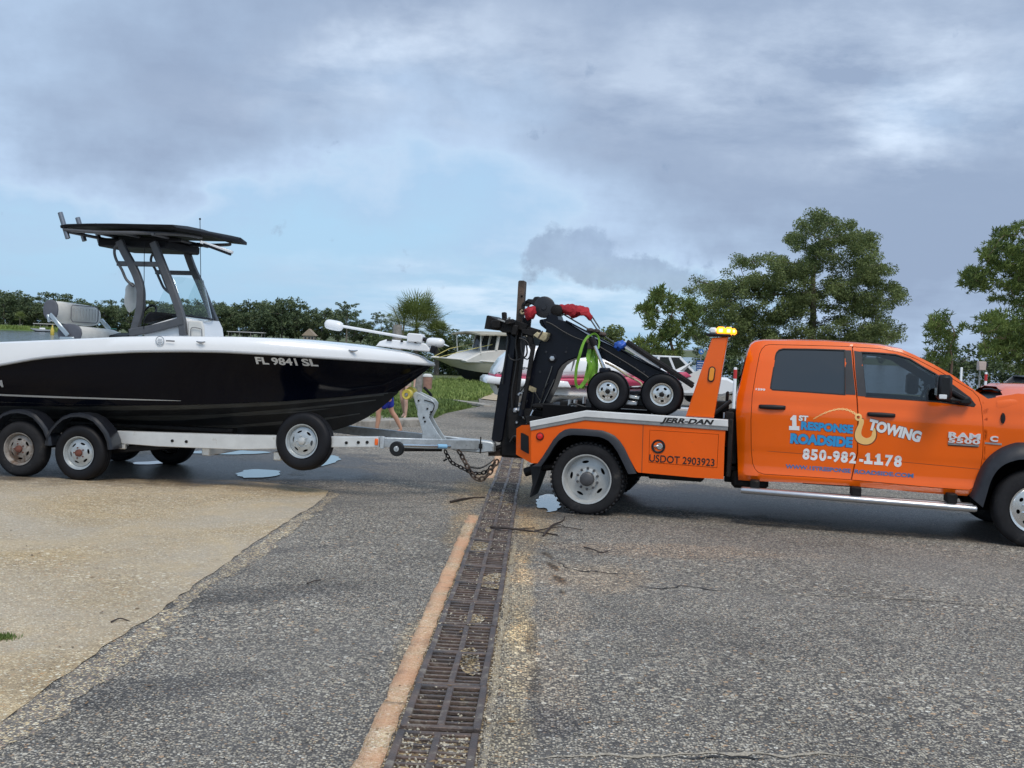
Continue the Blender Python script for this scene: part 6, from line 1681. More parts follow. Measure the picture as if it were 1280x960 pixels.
# foredeck platform
g = G(); r2 = []
for j in range(NT + 1):
    t = col_t(j); x = lerp(XS, XT - .1, t)
    if x < 2.0: continue
    b_ = max(.01, bg_(x) - .1); zc = capz(x) + .0; r2.append([(x, -b_ + 2 * b_ * k / 6, zc + .012 * math.sin(math.pi * k / 6)) for k in range(7)])
g.loft(r2, closed=False); g.build('foredeck', M_GEL, boat, angle=50)
for s in (-1, 1):
    g = G(); g.tube([(x, s * (bg_(x) + .012) if x < XT - .005 else 0, interp(rub, x) - .012) for x in [lerp(XS, XT, col_t(j)) for j in range(NT + 1)]], .017, 8, sq=.8); g.build('rub_rail', M_RUB, boat, angle=60)
def hull_y(x, z):
    zr, zc = interp(rub, x), interp(chi, x); s = max(0, min(1, (z - zc) / max(.05, zr - zc))); t = (x - XS) / (XT - XS)
    xc = lerp(XS, XC, t)
    y = lerp(bc_(xc), bg_(x), s); return -(y + math.sin(math.pi * s) * (.035 - .13 * smooth(.45, .95, t) * (1 - smooth(.96, 1, t))))
from mathutils.bvhtree import BVHTree
_bm = BVHTree.FromPolygons([V3(v) for v in hg_.v], hg_.f)
def hull_y(x, z):
    hit = _bm.ray_cast(V3((x, -3, z)), V3((0, 1, 0)))
    return hit[0].y if hit[0] is not None else -1.2
def lettering_h(txt, a, b_, h, bold, **k):
    vs, fs, w = text_mesh(txt, bold, **k); y0 = hull_y(*TL.y((a[0] + b_[0]) / 2, a[1], -1.2))
    A, B_, C_ = TL.y(*a, y0), TL.y(*b_, y0), TL.y(a[0], a[1] - h, y0); hs = (C_[1] - A[1]) / .729; g = G()
    ux, uz = (B_[0] - A[0]) / w, (B_[1] - A[1]) / w; out = []
    for x, y, z in vs:
        X, Z = A[0] + ux * x, A[1] + uz * x + hs * y; out.append((X, hull_y(X, Z) - .006, Z))
    g.add(out, fs); return g
lettering_h('FL', (323.5, 454.6), (337.5, 455.3), 8.6, .035).build('registration_lettering', M_LWHITE, hull, angle=None, fix=False)
lettering_h('9841', (345.5, 455.4), (372.5, 456.6), 8.6, .03).build('registration_lettering', M_LWHITE, hull, angle=None, fix=False)
lettering_h('SL', (384, 456.9), (400.5, 457.6), 8.6, .035).build('registration_lettering', M_LWHITE, hull, angle=None, fix=False)
lettering_h('M', (-4, 483.5), (4.5, 483.5), 8.5, .04).build('name_lettering', M_RUB, hull, angle=None, fix=False)
# grey highlights painted along the topsides and bottom, following the hull

hb_ = hull_mesh([c[1] for c in cols]); _bt = BVHTree.FromPolygons([V3(v) for v in hg_.v + hb_.v], list(hg_.f) + [tuple(i + len(hg_.v) for i in f) for f in hb_.f])
def hull_all(u, v):
    d = TL.i3 @ ray(u, v); hit = _bt.ray_cast(TL.c, d.normalized()); return hit[0] - d.normalized() * .008 if hit[0] is not None else None
def hull_line(name, bl, m):
    g = G(); vs = []; C = catmull([(u, v, h) for u, v, h in bl], 8)
    for p in C:
        a_, b2 = hull_all(p.x, p.y - p.z), hull_all(p.x, p.y + p.z)
        if a_ is not None and b2 is not None: vs += [a_, b2]
    g.add(vs, [(2 * i, 2 * i + 1, 2 * i + 3, 2 * i + 2) for i in range(len(vs) // 2 - 1)]); g.build(name, m, hull, angle=None)
hull_line('chine_highlight', [(-150, 487.5, 1.2), (-40, 491.5, 1.2), (0, 493.6, 1.1), (60, 496, 1.1), (130, 498.3, .9), (190, 500.0, .6), (226, 501.0, .2)], mat('silver_highlight', (.42, .43, .43), .35))
M_GRYL = mat('grey_highlight', (.075, .080, .080), .38, var=.2, vs=3)
hull_line('lower_highlight', [(-150, 503, 3.2), (0, 505.5, 3.2), (100, 509, 3.4), (200, 509.5, 3.0), (280, 507.5, 2.4), (340, 505.0, 2.0), (400, 500.5, 1.6), (450, 496, 1.2), (480, 493.5, .8)], M_GRYL)
hull_line('strake_highlight', [(110, 519, .5), (170, 524, 1.6), (230, 523.5, 1.8), (300, 517.5, 1.8), (360, 512.5, 1.6), (420, 506, 1.3), (470, 500, .6)], M_GRYL)
hull_line('strake_highlight', [(170, 533, .5), (220, 536.5, 1.4), (280, 534, 1.6), (340, 529, 1.5), (400, 524, 1.3), (450, 517, .6)], M_GRYL)
# cleats, logo roundel and marks on the white gunwale
def cap_y(u, v): return -(bg_(TL.y(u, v, -1.25)[0]) + .012)
for (u, v) in ((252, 427.5), (442, 438.2)):
    y = cap_y(u, v); 
    for _ in range(4): x, z = TL.y(u, v, y); y = -(bg_(x) + .012)
    g = G(); g.tube([(x - .055, y - .018, z + .004), (x - .02, y - .022, z - .006), (x + .02, y - .022, z - .006), (x + .055, y - .018, z + .004)], [.006, .011, .011, .006], 8); g.box((x, y - .008, z - .006), (.05, .02, .018), .005); g.build('cleat', M_CHROMED, capo)
y = -1.275; x, z = TL.y(200, 426, y); g = G(); g.lathe([(.055, -.001), (.055, -.004), (.045, -.004), (.045, -.001)], (x, y, z), 24)
for dz in (-.018, 0, .018): g.box((x, y - .003, z + dz), (.055, .003, .008))
g.build('roundel_emblem', mat('pale_silver', (.45, .47, .50), .3, metal=.6), capo)
g = G(); x, z = TL.y(213, 426.2, y); g.box((x, y - .003, z), (.11, .004, .016), .002); g.build('name_badge', M_PIPE, capo)

# --- T-top
def c1(X, Y): return (X / 4, 250 + Y / 4)
def tp_(X, Y, y): return TL.p(*c1(X, Y), y)
nearc = [(300, 128), (330, 122), (440, 119), (560, 119), (860, 125), (960, 131), (1040, 140), (1110, 160), (1170, 188), (1213, 210)]
g = G(); rings = []
st = [tp_(X, Y, -.80) for X, Y in nearc[:5]]; st = [(p.x, p.z, .80) for p in st]
ze = tp_(1213, 210, .1).z; zl = st[-1][1]
for x_, k_, hw_2 in ((.62, .10, .80), (.85, .28, .77), (1.05, .50, .66), (1.20, .74, .48), (1.29, .92, .28), (1.33, 1.0, .08)): st.append((x_, lerp(zl, ze, k_), hw_2))
st = [q for i, q in enumerate(st) if i == 0 or q[0] > st[i - 1][0]]
for x_, z_, hw in st:
    rings.append([V3((x_, s * hw, z_ + dz + (.03 * (1 - s * s)))) for s, dz in [(-1, 0), (-.98, .006), (-.5, .012), (0, .014), (.5, .012), (.98, .006), (1, 0), (.98, -.03), (0, -.034), (-.98, -.03)]])
g.loft(rings); ttop = g.build('t_top', M_CANV, boat, angle=40)
p0 = tp_(320, 128, -.76); p1 = V3((.98, -.76, zl - .06))
for s in (-1, 1):
    g = G(); g.tube(catmull([(p0.x, s * .76, p0.z - .05), (p0.x + .5, s * .76, p0.z - .07), (lerp(p0.x, p1.x, .6), s * .74, p0.z - .06), (p1.x - .15, s * .60, p1.z - .03), (p1.x + .02, s * .40, p1.z - .04)], 6), .022, 8); g.build('top_rail', M_TTOP, ttop)
for t in (.02, .25, .48, .72):
    g = G(); z_ = lerp(p0.z, p1.z, max(0, t - .7) / .3 * 1.0 if t > .7 else 0) - .07; x_ = lerp(p0.x, p1.x, t); g.tube([(x_, -.74, z_), (x_, 0, z_ + .0), (x_, .74, z_)], .02, 8); g.build('cross_tube', M_TTOP, ttop)
g = G(); g.bar((lerp(p0.x, p1.x, .3), -.3, p0.z - .09), (lerp(p0.x, p1.x, .8), -.3, p0.z - .09), .10, .05, .01); g.bar((lerp(p0.x, p1.x, .3), .3, p0.z - .09), (lerp(p0.x, p1.x, .8), .3, p0.z - .09), .10, .05, .01); g.box((lerp(p0.x, p1.x, .42), .1, p0.z - .15), (.95, .9, .11), .02); g.build('electronics_box', M_CANV, ttop)
for i, yy in enumerate((-.74, -.37, 0, .40)):
    base = V3((p0.x + (.0), yy, p0.z - .03 - .0 * i)); d = V3((-.075, 0, .20)) if True else None
    L_ = (1.0, .92, .75, .7)[i]
    g = G(); g.tube([base - d * .62 * L_, base + d * L_ * .95], .030, 12, cap=True); g.build('rod_holder', mat('clear_anodised_tube', (.22, .235, .26), .32, metal=.8), ttop)
g = G(); a = tp_(1005, 210, -.62); b_ = tp_(1163, 262, -.62); g.bar(a, b_, .05, .035, .005); lbx = g.build('spreader_light', M_GEL, ttop)
g = G(); g.bar(a + V3((.05, -.04, -.03)), b_ + V3((0, -.04, -.03)), .03, .03, .005); g.build('light_housing', M_CANV, lbx)
def leg(pts, y, w, name='t_top_leg', m=M_TTOP, th=.07):
    C = catmull([tp_(X, Y, y) for X, Y in pts], 5); g = G(); rr = []
    for i, p in enumerate(C):
        t = (C[min(i + 1, len(C) - 1)] - C[max(i - 1, 0)]).normalized(); s = t.cross(V3((0, 1, 0))).normalized()
        q = []
        for a_, b2 in ((-.5, -.4), (-.4, -.5), (.4, -.5), (.5, -.4), (.5, .4), (.4, .5), (-.4, .5), (-.5, .4)): q.append(p + s * w * a_ + V3((0, 1, 0)) * th * b2)
        rr.append(q)
    g.loft(rr); return g.build(name, m, boat, angle=35)
leg([(598, 205), (625, 262), (662, 330), (692, 400), (706, 470), (700, 550), (682, 620), (668, 676)], -.45, .095)
leg([(768, 212), (815, 330), (862, 450), (905, 580), (918, 676)], -.45, .090)
leg([(935, 262), (965, 345), (1000, 420), (1040, 520), (1078, 612)], .45, .085)
leg([(770, 262), (800, 330), (842, 440), (880, 500)], .45, .04)
leg([(590, 318), (700, 320), (802, 322)], -.44, .060, 'brace')
leg([(782, 361), (880, 364), (975, 366)], .44, .055, 'brace')
leg([(652, 664), (780, 640), (918, 604)], -.46, .095, 'lower_brace')
for pts, y in (([(600, 208), (578, 232), (572, 262), (582, 300), (610, 350), (632, 398), (668, 432)], -.47), ([(770, 262), (758, 282), (756, 310), (778, 350), (800, 400), (820, 440), (850, 466)], .47)):
    g = G(); g.tube(catmull([tp_(X, Y, y) for X, Y in pts], 5), .018, 8); g.build('grab_loop', M_TTOP, boat, angle=60)
for X, Y, X2, Y2, y in ((1000, 95, 1004, 385, -.1), (722, 205, 719, 645, -.5)):
    g = G(); a, b_ = tp_(X, Y, y), tp_(X2, Y2, y); g.tube([a, b_], .0045, 5); 
    if X == 1000: g.ball(a, .014, 8, 5)
    g.build('antenna', M_CANV, boat)
# --- console
g = G(); P = [TL.y(*c1(*q[:2]), q[2]) for q in ((712, 760, -.4), (722, 642, -.4), (740, 628, -.4), (905, 578, -.4), (930, 590, -.4), (1088, 606, .34), (1104, 640, .34), (1112, 700, .34), (1116, 760, .34))]
g.prism(P, -.42, .42, .03); con = g.build('console', M_GEL, boat, angle=30)
g = G(); P = [TL.y(*c1(*q), -.44) for q in ((940, 610), (950, 602), (1010, 606), (1020, 640), (1022, 690), (940, 690))]; g.prism(P, -.45, -.41, .015); g.build('console_seat', M_VINYL, con)
g = G(); g.tube(catmull([tp_(X, Y, -.47) for X, Y in ((955, 688), (957, 640), (1000, 643), (1008, 652), (1010, 688))], 4), .005, 5); g.build('piping', M_PIPE, con)
g = G(); P = [TL.y(*c1(*q), -.3) for q in ((722, 612), (740, 575), (756, 560), (862, 570), (872, 582), (735, 618))]; g.prism(P, -.36, .36, .02); g.build('dashboard', M_CANV, con)
g = G(); c_ = tp_(738, 585, -.1); g.tube([(c_.x + .07 * math.sin(a), c_.y + .17 * math.cos(a), c_.z + .15 * math.sin(a)) for a in [2 * math.pi * k / 18 for k in range(18)]], .014, 6, closed=True); g.build('helm_wheel', M_CANV, con)
g = G(); q_ = lambda X, Y, y: tp_(X, Y, y)
a0, a1, b0, b1 = q_(770, 562, -.40), q_(812, 466, -.36), q_(912, 580, -.36), q_(862, 388, -.30)
f0, f1 = tp_(1044, 594, .02), tp_(1004, 400, .02)
NS = 10; top, bot = [], []
path_b = catmull([a0, q_(915, 578, -.40), V3((f0.x, -.12, f0.z)), V3((f0.x, .12, f0.z)), V3((b0.x, .40, b0.z)), V3((a0.x, .40, a0.z))], 4)
path_t = catmull([a1, b1, V3((f1.x, -.10, f1.z)), V3((f1.x, .10, f1.z)), V3((b1.x, .34, b1.z)), V3((a1.x, .34, a1.z))], 4)
g.loft([[a, b_] for a, b_ in zip(path_b, path_t)], closed=False); ws = g.build('windscreen', M_WS, boat, angle=60)
g = G(); g.tube(path_b, .010, 6); g.build('windscreen_base', M_CANV, ws)
g = G(); c_ = tp_(655, 485, .15); g.ball(c_, (.085, .09, .19), 12, 9); o = g.build('rolled_cover', M_VINYL, boat)
for v in o.data.vertices: v.co += V3((1, 0, 1)) * noise.noise(v.co * 9) * .03
# --- leaning seat with flip backrest
def cushion(px, y0, y1, m, name, parent, ch=.05):
    P = [TL.y(*c1(*q), y0 * .8) for q in px]; P = [(p.x, p.y) for p in catmull([(a, b_, 0) for a, b_ in P], 4, closed=True)]
    g = G(); g.prism(P, y0, y1, ch); return g.build(name, m, parent, angle=50)
seatb = thing('x', 'x', 'x') ; bpy.data.objects.remove(seatb)
yawm = .0
# the backrest runs athwart: its cream face looks forward, its slate end faces the camera
A = tp_(243, 560, -.62); B_ = tp_(490, 618, .50)
def athwart(X0, Y0, X1, Y1, y0, y1, prof, m, name, parent, ch=0):
    """profile (dx, dz) swept from the near end at pixel 0 to the far end at pixel 1"""
    a, b_ = tp_(X0, Y0, y0), tp_(X1, Y1, y1); rows = []
    n_ = 10
    for k in range(n_ + 1):
        t = k / n_; e = min(1, .80 + .20 * min(1, 8 * min(t, 1 - t))); c_ = a.lerp(b_, t); rows.append([(c_.x + dx * e, c_.y, c_.z + dz * e) for dx, dz in prof])
    g = G(); g.loft(rows); return g.build(name, m, parent, angle=55)
circ = lambda w, h, n=16, p=.6: [(w * math.copysign(abs(math.cos(2 * math.pi * k / n)) ** p, math.cos(2 * math.pi * k / n)), h * math.copysign(abs(math.sin(2 * math.pi * k / n)) ** p, math.sin(2 * math.pi * k / n))) for k in range(n)]
bk = athwart(258, 556, 474, 584, -.58, .42, circ(.11, .138, 16, .8), M_VINYL, 'backrest', boat)
for v in bk.data.vertices:
    pass
be = athwart(250, 548, 258, 549, -.61, -.575, circ(.100, .125, 16, .85), M_VINYLG, 'backrest_end', bk)
g = G(); fx = tp_(258, 558, -.60); pts = []
rr_ = [(-.36, .07), (-.34, .10), (.22, .10), (.26, .07), (.26, -.08), (.22, -.11), (-.32, -.11), (-.36, -.08)]
g.tube([(fx.x + .118, yy, fx.z + zz_ - .0) for yy, zz_ in rr_], .007, 5, closed=True); g.build('piping', M_PIPE, bk)
g = G(); [g.tube([(fx.x + .114, yy, fx.z + .07), (fx.x + .114, yy, fx.z - .08)], .004, 4) for yy in [-.29 + .07 * i for i in range(8)]]; g.build('stitching', mat('stitch_shadow', (.40, .39, .37), .7), bk, kind='stuff')
sb2 = athwart(350, 672, 560, 690, -.60, .55, circ(.18, .115, 16, .75), M_VINYL, 'seat_cushion', boat)
athwart(346, 664, 352, 665, -.625, -.585, circ(.165, .115, 16, .85), M_VINYLG, 'seat_end', sb2)
g = G(); g.bar(tp_(250, 570, -.66), tp_(340, 678, -.66), .03, .055, .008); g.bar(tp_(240, 572, -.66), tp_(246, 610, -.66), .03, .03, .005); g.bar(tp_(300, 690, -.66), tp_(372, 692, -.66), .03, .035, .005); g.build('backrest_arm', M_SATIN, boat)
g = G(); g.bar(tp_(505, 598, .55), tp_(548, 648, .55), .03, .055, .008); g.build('backrest_arm', M_SATIN, boat)
g = G(); sc_ = tp_(430, 700, 0); g.box((sc_.x, 0, sc_.z - .35), (.55, 1.1, .62), .04); g.build('seat_base', M_GEL, boat)
g = G(); g.bar(tp_(585, 690, 0) , tp_(640, 676, .2), .3, .06, .02); g.build('cooler_seat', M_CANV, boat)
# outboard behind the transom (left of the frame)
zt = interp(capT, XS)
g = G(); g.loft([[(XS - .35 + dx * k, dy * k, zt + .25 + dz) for dx, dy in circ(.34, .26)] for dz, k in ((-.45, .6), (-.35, .9), (0, 1), (.2, .95), (.3, .7), (.34, .3))]); om = g.build('outboard_cowl', M_CANV, boat)
g = G(); g.box((XS - .3, 0, zt - .45), (.22, .16, 1.0), .05); g.box((XS - .32, 0, zt - 1.0), (.5, .12, .12), .05); g.build('outboard_leg', M_CANV, om)

# --- trolling motor stowed on the bow
c3 = lambda X, Y: (400 + X / 7.53, 370 + Y / 7.53)
def t3(X, Y, y=0.0): return TL.p(*c3(X, Y), y)
def capsule(a, b_, r, name, m, parent, n=16, e=.8):
    d = b_ - a; g = G(); ts = [0, .02, .07, .16, .3, .7, .84, .93, .98, 1]; g.tube([a + d * t for t in ts], [r * k for k in (.05, .45, .75, .93, 1, 1, .93, .75, .45, .05)], n); return g.build(name, m, parent, angle=60)
tm = capsule(t3(46, 258, -.1), t3(218, 292, -.1), .062, 'motor_head', M_GEL, boat)
g = G(); g.tube([t3(205, 283, -.1), t3(830, 394, -.1)], .017, 10); g.build('shaft', M_GEL, boat)
g = G(); P = [TL.y(*c3(*q), -.15) for q in ((822, 362), (838, 348), (955, 358), (968, 385), (955, 440), (820, 430))]; g.prism(P, -.17, -.02, .012); g.build('motor_mount', M_GEL, boat)
g = G(); P = [TL.y(*c3(*q), -.15) for q in ((522, 470), (556, 428), (620, 408), (690, 412), (980, 446), (1010, 462), (1046, 528), (960, 520), (780, 498))]; g.prism(P, -.14, .10, .012); g.build('mount_plate', M_GEL, boat)
capsule(t3(1000, 432, -.1), t3(1172, 444, -.1), .057, 'motor_pod', M_GEL, boat)
g = G(); g.tube([t3(1160, 455, -.1), t3(1215, 476, -.1)], [.016, .004], 8); g.build('motor_tip', M_SATIN, boat)
g = G(); g.box(t3(1070, 505, -.1), (.07, .10, .09), .01, Matrix.Rotation(.3, 3, 'Y')); g.tube([t3(965, 400, -.1), t3(1005, 420, -.1)], .024, 8); g.build('propeller_hub', M_CANV, boat)
for X in (640, 665, 770, 900): g = G(); p = t3(X, 414 + (X - 640) * .09, -.15); g.box(p, (.03, .02, .02), .004); g.build('fastener', M_CANV, boat)

# ================================================================== BEYOND THE LOT
def leafmat(name, dark, light, tr=.15):
    m = bpy.data.materials.new(name); m.use_nodes = True
    n, l = m.node_tree.nodes, m.node_tree.links; b = n['Principled BSDF']; b.inputs['Roughness'].default_value = .62; b.inputs['Specular IOR Level'].default_value = .3
    tc = n.new('ShaderNodeTexCoord'); a = n.new('ShaderNodeTexNoise'); a.inputs['Scale'].default_value = .9; a.inputs['Detail'].default_value = 3; l.new(tc.outputs['Object'], a.inputs[0])
    w = n.new('ShaderNodeTexWhiteNoise'); gm = n.new('ShaderNodeNewGeometry'); l.new(gm.outputs['Random Per Island'], w.inputs[0]); w.noise_dimensions = '1D'; l.new(gm.outputs['Random Per Island'], w.inputs['W'])
    ad = n.new('ShaderNodeMath'); ad.operation = 'MULTIPLY_ADD'; ad.inputs[1].default_value = .35; l.new(w.outputs[0], ad.inputs[0]); l.new(a.outputs[0], ad.inputs[2])
    r = n.new('ShaderNodeValToRGB'); r.color_ramp.elements[0].position = .45; r.color_ramp.elements[0].color = tuple(dark) + (1,); r.color_ramp.elements[1].position = .90; r.color_ramp.elements[1].color = tuple(light) + (1,)
    l.new(ad.outputs[0], r.inputs[0]); l.new(r.outputs[0], b.inputs['Base Color'])
    t = n.new('ShaderNodeBsdfTranslucent'); l.new(r.outputs[0], t.inputs[0]); mx = n.new('ShaderNodeMixShader'); mx.inputs[0].default_value = tr
    l.new(b.outputs[0], mx.inputs[1]); l.new(t.outputs[0], mx.inputs[2]); l.new(mx.outputs[0], n['Material Output'].inputs[0])
    return m
L_OAK = leafmat('oak_leaves', (0.070, 0.100, 0.034), (0.25, 0.30, 0.11), .35)
L_PINE = leafmat('pine_needles', (0.060, 0.100, 0.030), (0.25, 0.31, 0.085), .3)
L_FAR = leafmat('far_foliage', (0.052, 0.082, 0.040), (0.165, 0.205, 0.095), .2)
L_SHRUB = leafmat('shrub_leaves', (0.030, 0.052, 0.024), (0.11, 0.15, 0.055), .2)
L_PALM = leafmat('palm_fronds', (0.085, 0.115, 0.030), (0.30, 0.34, 0.11), .3)
M_BARK = mat('grey_bark', (0.16, 0.135, 0.11), .9, var=.3, vs=4, bump=.5, bs=20)
M_PBARK = mat('pine_bark', (0.17, 0.11, 0.08), .9, var=.3, vs=4, bump=.5, bs=20)

def leaf_cloud(clumps, n, size, r, kind='leaf', flat=.7):
    vs, fs = [], []
    for (c, rad) in clumps:
        m = int(n * (rad ** 1.3)) + 8
        if kind == 'needle':
            for _ in range(max(3, m // 9)):
                d = V3((r.gauss(0, 1), r.gauss(0, 1), r.gauss(0, flat))); d.normalize(); p = c + d * rad * r.uniform(.35, 1.0); 
                for _k in range(9):
                    e = V3((r.gauss(0, 1), r.gauss(0, 1), r.gauss(.5, 1))).normalized() * size * r.uniform(.7, 1.3); s = e.cross(V3((r.random(), r.random(), r.random()))).normalized() * size * .11; k = len(vs)
                    vs += [p - s, p + s, p + e + s * .5, p + e - s * .5]; fs.append((k, k + 1, k + 2, k + 3))
        else:
            for _ in range(m):
                d = V3((r.gauss(0, 1), r.gauss(0, 1), r.gauss(0, 1))); d.normalize(); p = c + V3((d.x, d.y, d.z * flat)) * rad * (r.random() ** .45)
                e = V3((r.gauss(0, 1), r.gauss(0, 1), r.gauss(0, .7))).normalized() * size * r.uniform(.6, 1.3); s = e.cross(V3((r.gauss(0, 1), r.gauss(0, 1), r.gauss(0, 1)))).normalized() * size * r.uniform(.35, .6); k = len(vs)
                vs += [p - e * .5, p + s * .5, p + e * .5, p - s * .5]; fs.append((k, k + 1, k + 2, k + 3))
    g = G(); g.add(vs, fs); return g
def branches(base, top, clumps, r, r0, nlimb=9, wob=.25):
    """tapered trunk, limbs to the far clumps, twigs to the rest"""
    g = G(); axis = [base.lerp(top, t) + V3((r.gauss(0, wob * .3), r.gauss(0, wob * .3), 0)) * (t > 0) for t in [i / 7 for i in range(8)]]; axis = catmull(axis, 3)
    g.tube(axis, [r0 * (1 - .8 * i / (len(axis) - 1)) * (1.35 if i == 0 else 1) for i in range(len(axis))], 8)
    nodes = [(p, r0 * (1 - .8 * i / (len(axis) - 1))) for i, p in enumerate(axis) if i > 6]
    cl = sorted(clumps, key=lambda c: -(c[0] - base).length)
    for i, (c, rad) in enumerate(cl):
        best = min(nodes, key=lambda q: (q[0] - c).length + max(0, q[0].z - c.z) * 1.2)
        a, ra = best; 
        if (c - a).length < .3: continue
        m = a.lerp(c, .5) + V3((r.gauss(0, .12), r.gauss(0, .12), -.06 * (c - a).length)); P = catmull([a, m, c], 3); rr = max(.012, min(ra * .6, .035 * (c - a).length ** .8))
        g.tube(P, [rr * (1 - .7 * k / (len(P) - 1)) for k in range(len(P))], 5)
        nodes += [(P[3], rr * .7), (P[-1], rr * .35)]
    return g
def traced_tree(name, label, outline, depth, base_u, ncl, leaves, size, rad, m, bark, r0, top_uv, kind='leaf', thick=3.0, flat=.75, gaps=.42, gs=.32, seed=1, group=None, cat='tree', base_v=None):
    r = random.Random(seed)
    bw = at_depth(base_u, 460, depth); base = V3((bw.x, depth, terrain_z(bw.x, depth)))
    root = thing(name, label, cat, Matrix.Translation(base), group)
    us = [p[0] for p in outline]; vv = [p[1] for p in outline]; clumps = []; tries = 0
    while len(clumps) < ncl and tries < ncl * 60:
        tries += 1; u, v = r.uniform(min(us), max(us)), r.uniform(min(vv), max(vv))
        if not inside(outline, u, v): continue
        if noise.noise(V3((u * gs * .12, v * gs * .16, seed))) < gaps - .5 and r.random() < .8: continue
        dd = r.uniform(-thick, thick); p = at_depth(u, v, depth + dd) - base; clumps.append((p, rad * r.uniform(.7, 1.35)))
    leaf_cloud(clumps, leaves, size, r, kind, flat).build('crown', m, root, angle=None, fix=False)
    top = at_depth(top_uv[0], top_uv[1], depth) - base
    branches(V3((0, 0, 0)), top, clumps, r, r0).build('trunk', bark, root, angle=60, fix=False)
    return root
C2 = lambda X, Y: (780 + X / 2.56, 250 + Y / 2.56)
oak = [C2(*q) for q in ((203, 290), (230, 262), (262, 244), (300, 238), (322, 226), (334, 192), (372, 182), (420, 186), (470, 178), (515, 188), (548, 206), (572, 196), (580, 168), (545, 160), (516, 130), (520, 108), (560, 96), (566, 56), (600, 40), (640, 40), (652, 62), (700, 58), (732, 68), (740, 92), (776, 98), (800, 120), (796, 150), (826, 190), (822, 210), (850, 222), (862, 250), (892, 276), (892, 330), (872, 352), (840, 362), (846, 385), (896, 410), (884, 440), (800, 470), (400, 490), (330, 500), (290, 470), (240, 460), (212, 430), (222, 370), (204, 330))]
traced_tree('live_oak', 'large spreading live oak behind the cab of the tow truck', oak, 70, 1012, 860, 400, .145, .50, L_OAK, M_BARK, .34, (1022, 300), thick=3.4, flat=.70, gaps=.28, seed=3)
pineL = [C2(*q) for q in ((45, 350), (70, 322), (100, 290), (140, 282), (185, 296), (216, 330), (240, 350), (230, 400), (215, 450), (180, 470), (190, 500), (120, 500), (60, 492), (28, 468), (34, 446), (80, 450), (100, 420), (70, 392), (48, 372))]
traced_tree('slender_pine', 'slender open pine left of the big oak, above the boom', pineL, 58, 841, 120, 230, .26, .30, L_PINE, M_PBARK, .13, (838, 372), 'needle', 1.6, .7, .50, .5, 5)
C8 = lambda X, Y: (1180 + X / 4.17, 250 + Y / 4.17)
pineR = [C8(*q) for q in ((90, 470), (130, 385), (165, 350), (200, 320), (205, 280), (235, 190), (290, 165), (340, 150), (417, 110), (520, 90), (620, 160), (660, 300), (640, 420), (560, 520), (420, 560), (330, 590), (330, 560), (380, 520), (300, 525), (262, 515), (270, 470), (210, 480), (170, 462), (110, 480))]
pineR2 = [C8(*q) for q in ((110, 650), (150, 620), (215, 615), (260, 590), (310, 600), (350, 620), (417, 590), (560, 560), (600, 800), (560, 950), (417, 960), (400, 850), (330, 900), (280, 890), (230, 820), (200, 760), (240, 720), (290, 690), (200, 700), (120, 700))]
traced_tree('tall_pine', 'tall pine with layered crown at the right edge of the photo', pineR, 50, 1292, 200, 300, .19, .37, L_PINE, M_PBARK, .24, (1290, 300), 'needle', 1.6, .38, .55, .45, 8)
traced_tree('tall_pine', 'lower pine boughs hanging over the parked cars at the right edge', pineR2, 47, 1284, 170, 300, .19, .38, L_PINE, M_PBARK, .20, (1282, 420), 'needle', 1.6, .38, .55, .45, 9)
pineM = [C8(*q) for q in ((-90, 640), (-60, 610), (0, 600), (50, 625), (90, 650), (95, 690), (60, 720), (40, 760), (60, 800), (20, 850), (-40, 870), (-70, 840), (-100, 800), (-110, 770), (-70, 760), (-85, 700))]
traced_tree('young_pine', 'young pine with a thin trunk between the cab and the tall pines', pineM, 56, 1191, 70, 200, .22, .28, L_PINE, M_PBARK, .10, (1189, 402), 'needle', 1.4, .7, .50, .5, 12)
bushR = [(1168, 452), (1190, 440), (1222, 436), (1250, 445), (1262, 452), (1290, 450), (1300, 500), (1160, 500)]
traced_tree('dark_bush', 'dark bush behind the hood of the truck', bushR, 60, 1225, 60, 190, .22, .55, L_SHRUB, M_BARK, .08, (1225, 455), 'leaf', 2, .8, .40, .4, 13, cat='bush')
hedge = [(858, 452), (880, 445), (905, 450), (930, 446), (960, 455), (960, 510), (850, 510), (840, 480)]
traced_tree('dark_bush', 'dark bush behind the orange light tower', hedge, 66, 900, 90, 200, .22, .6, L_SHRUB, M_BARK, .08, (900, 470), 'leaf', 2, .8, .36, .4, 14, cat='bush')
small1 = [(752, 418), (762, 409), (776, 412), (778, 424), (770, 432), (752, 436)]
traced_tree('small_tree', 'small rounded tree top showing just above the sloping boom', small1, 64, 764, 16, 220, .22, .42, L_OAK, M_BARK, .09, (764, 422), 'leaf', 1, .8, .3, .5, 15)
shr = [(545, 440), (552, 424), (566, 418), (580, 424), (584, 450), (582, 470), (548, 470), (543, 455)]
traced_tree('dark_bush', 'dark bush behind the bow of the cabin boat', shr, 88, 564, 46, 170, .26, .7, L_SHRUB, M_BARK, .08, (564, 440), 'leaf', 1.5, .8, .35, .5, 16, cat='bush')
shr2 = [(450, 428), (470, 424), (500, 422), (540, 420), (548, 440), (544, 470), (500, 478), (450, 480)]
traced_tree('dark_bush', 'low scrub at the water edge behind the bow of the black boat', shr2, 96, 500, 60, 150, .28, .75, L_SHRUB, M_BARK, .08, (500, 440), 'leaf', 1.5, .8, .35, .5, 17, cat='bush')

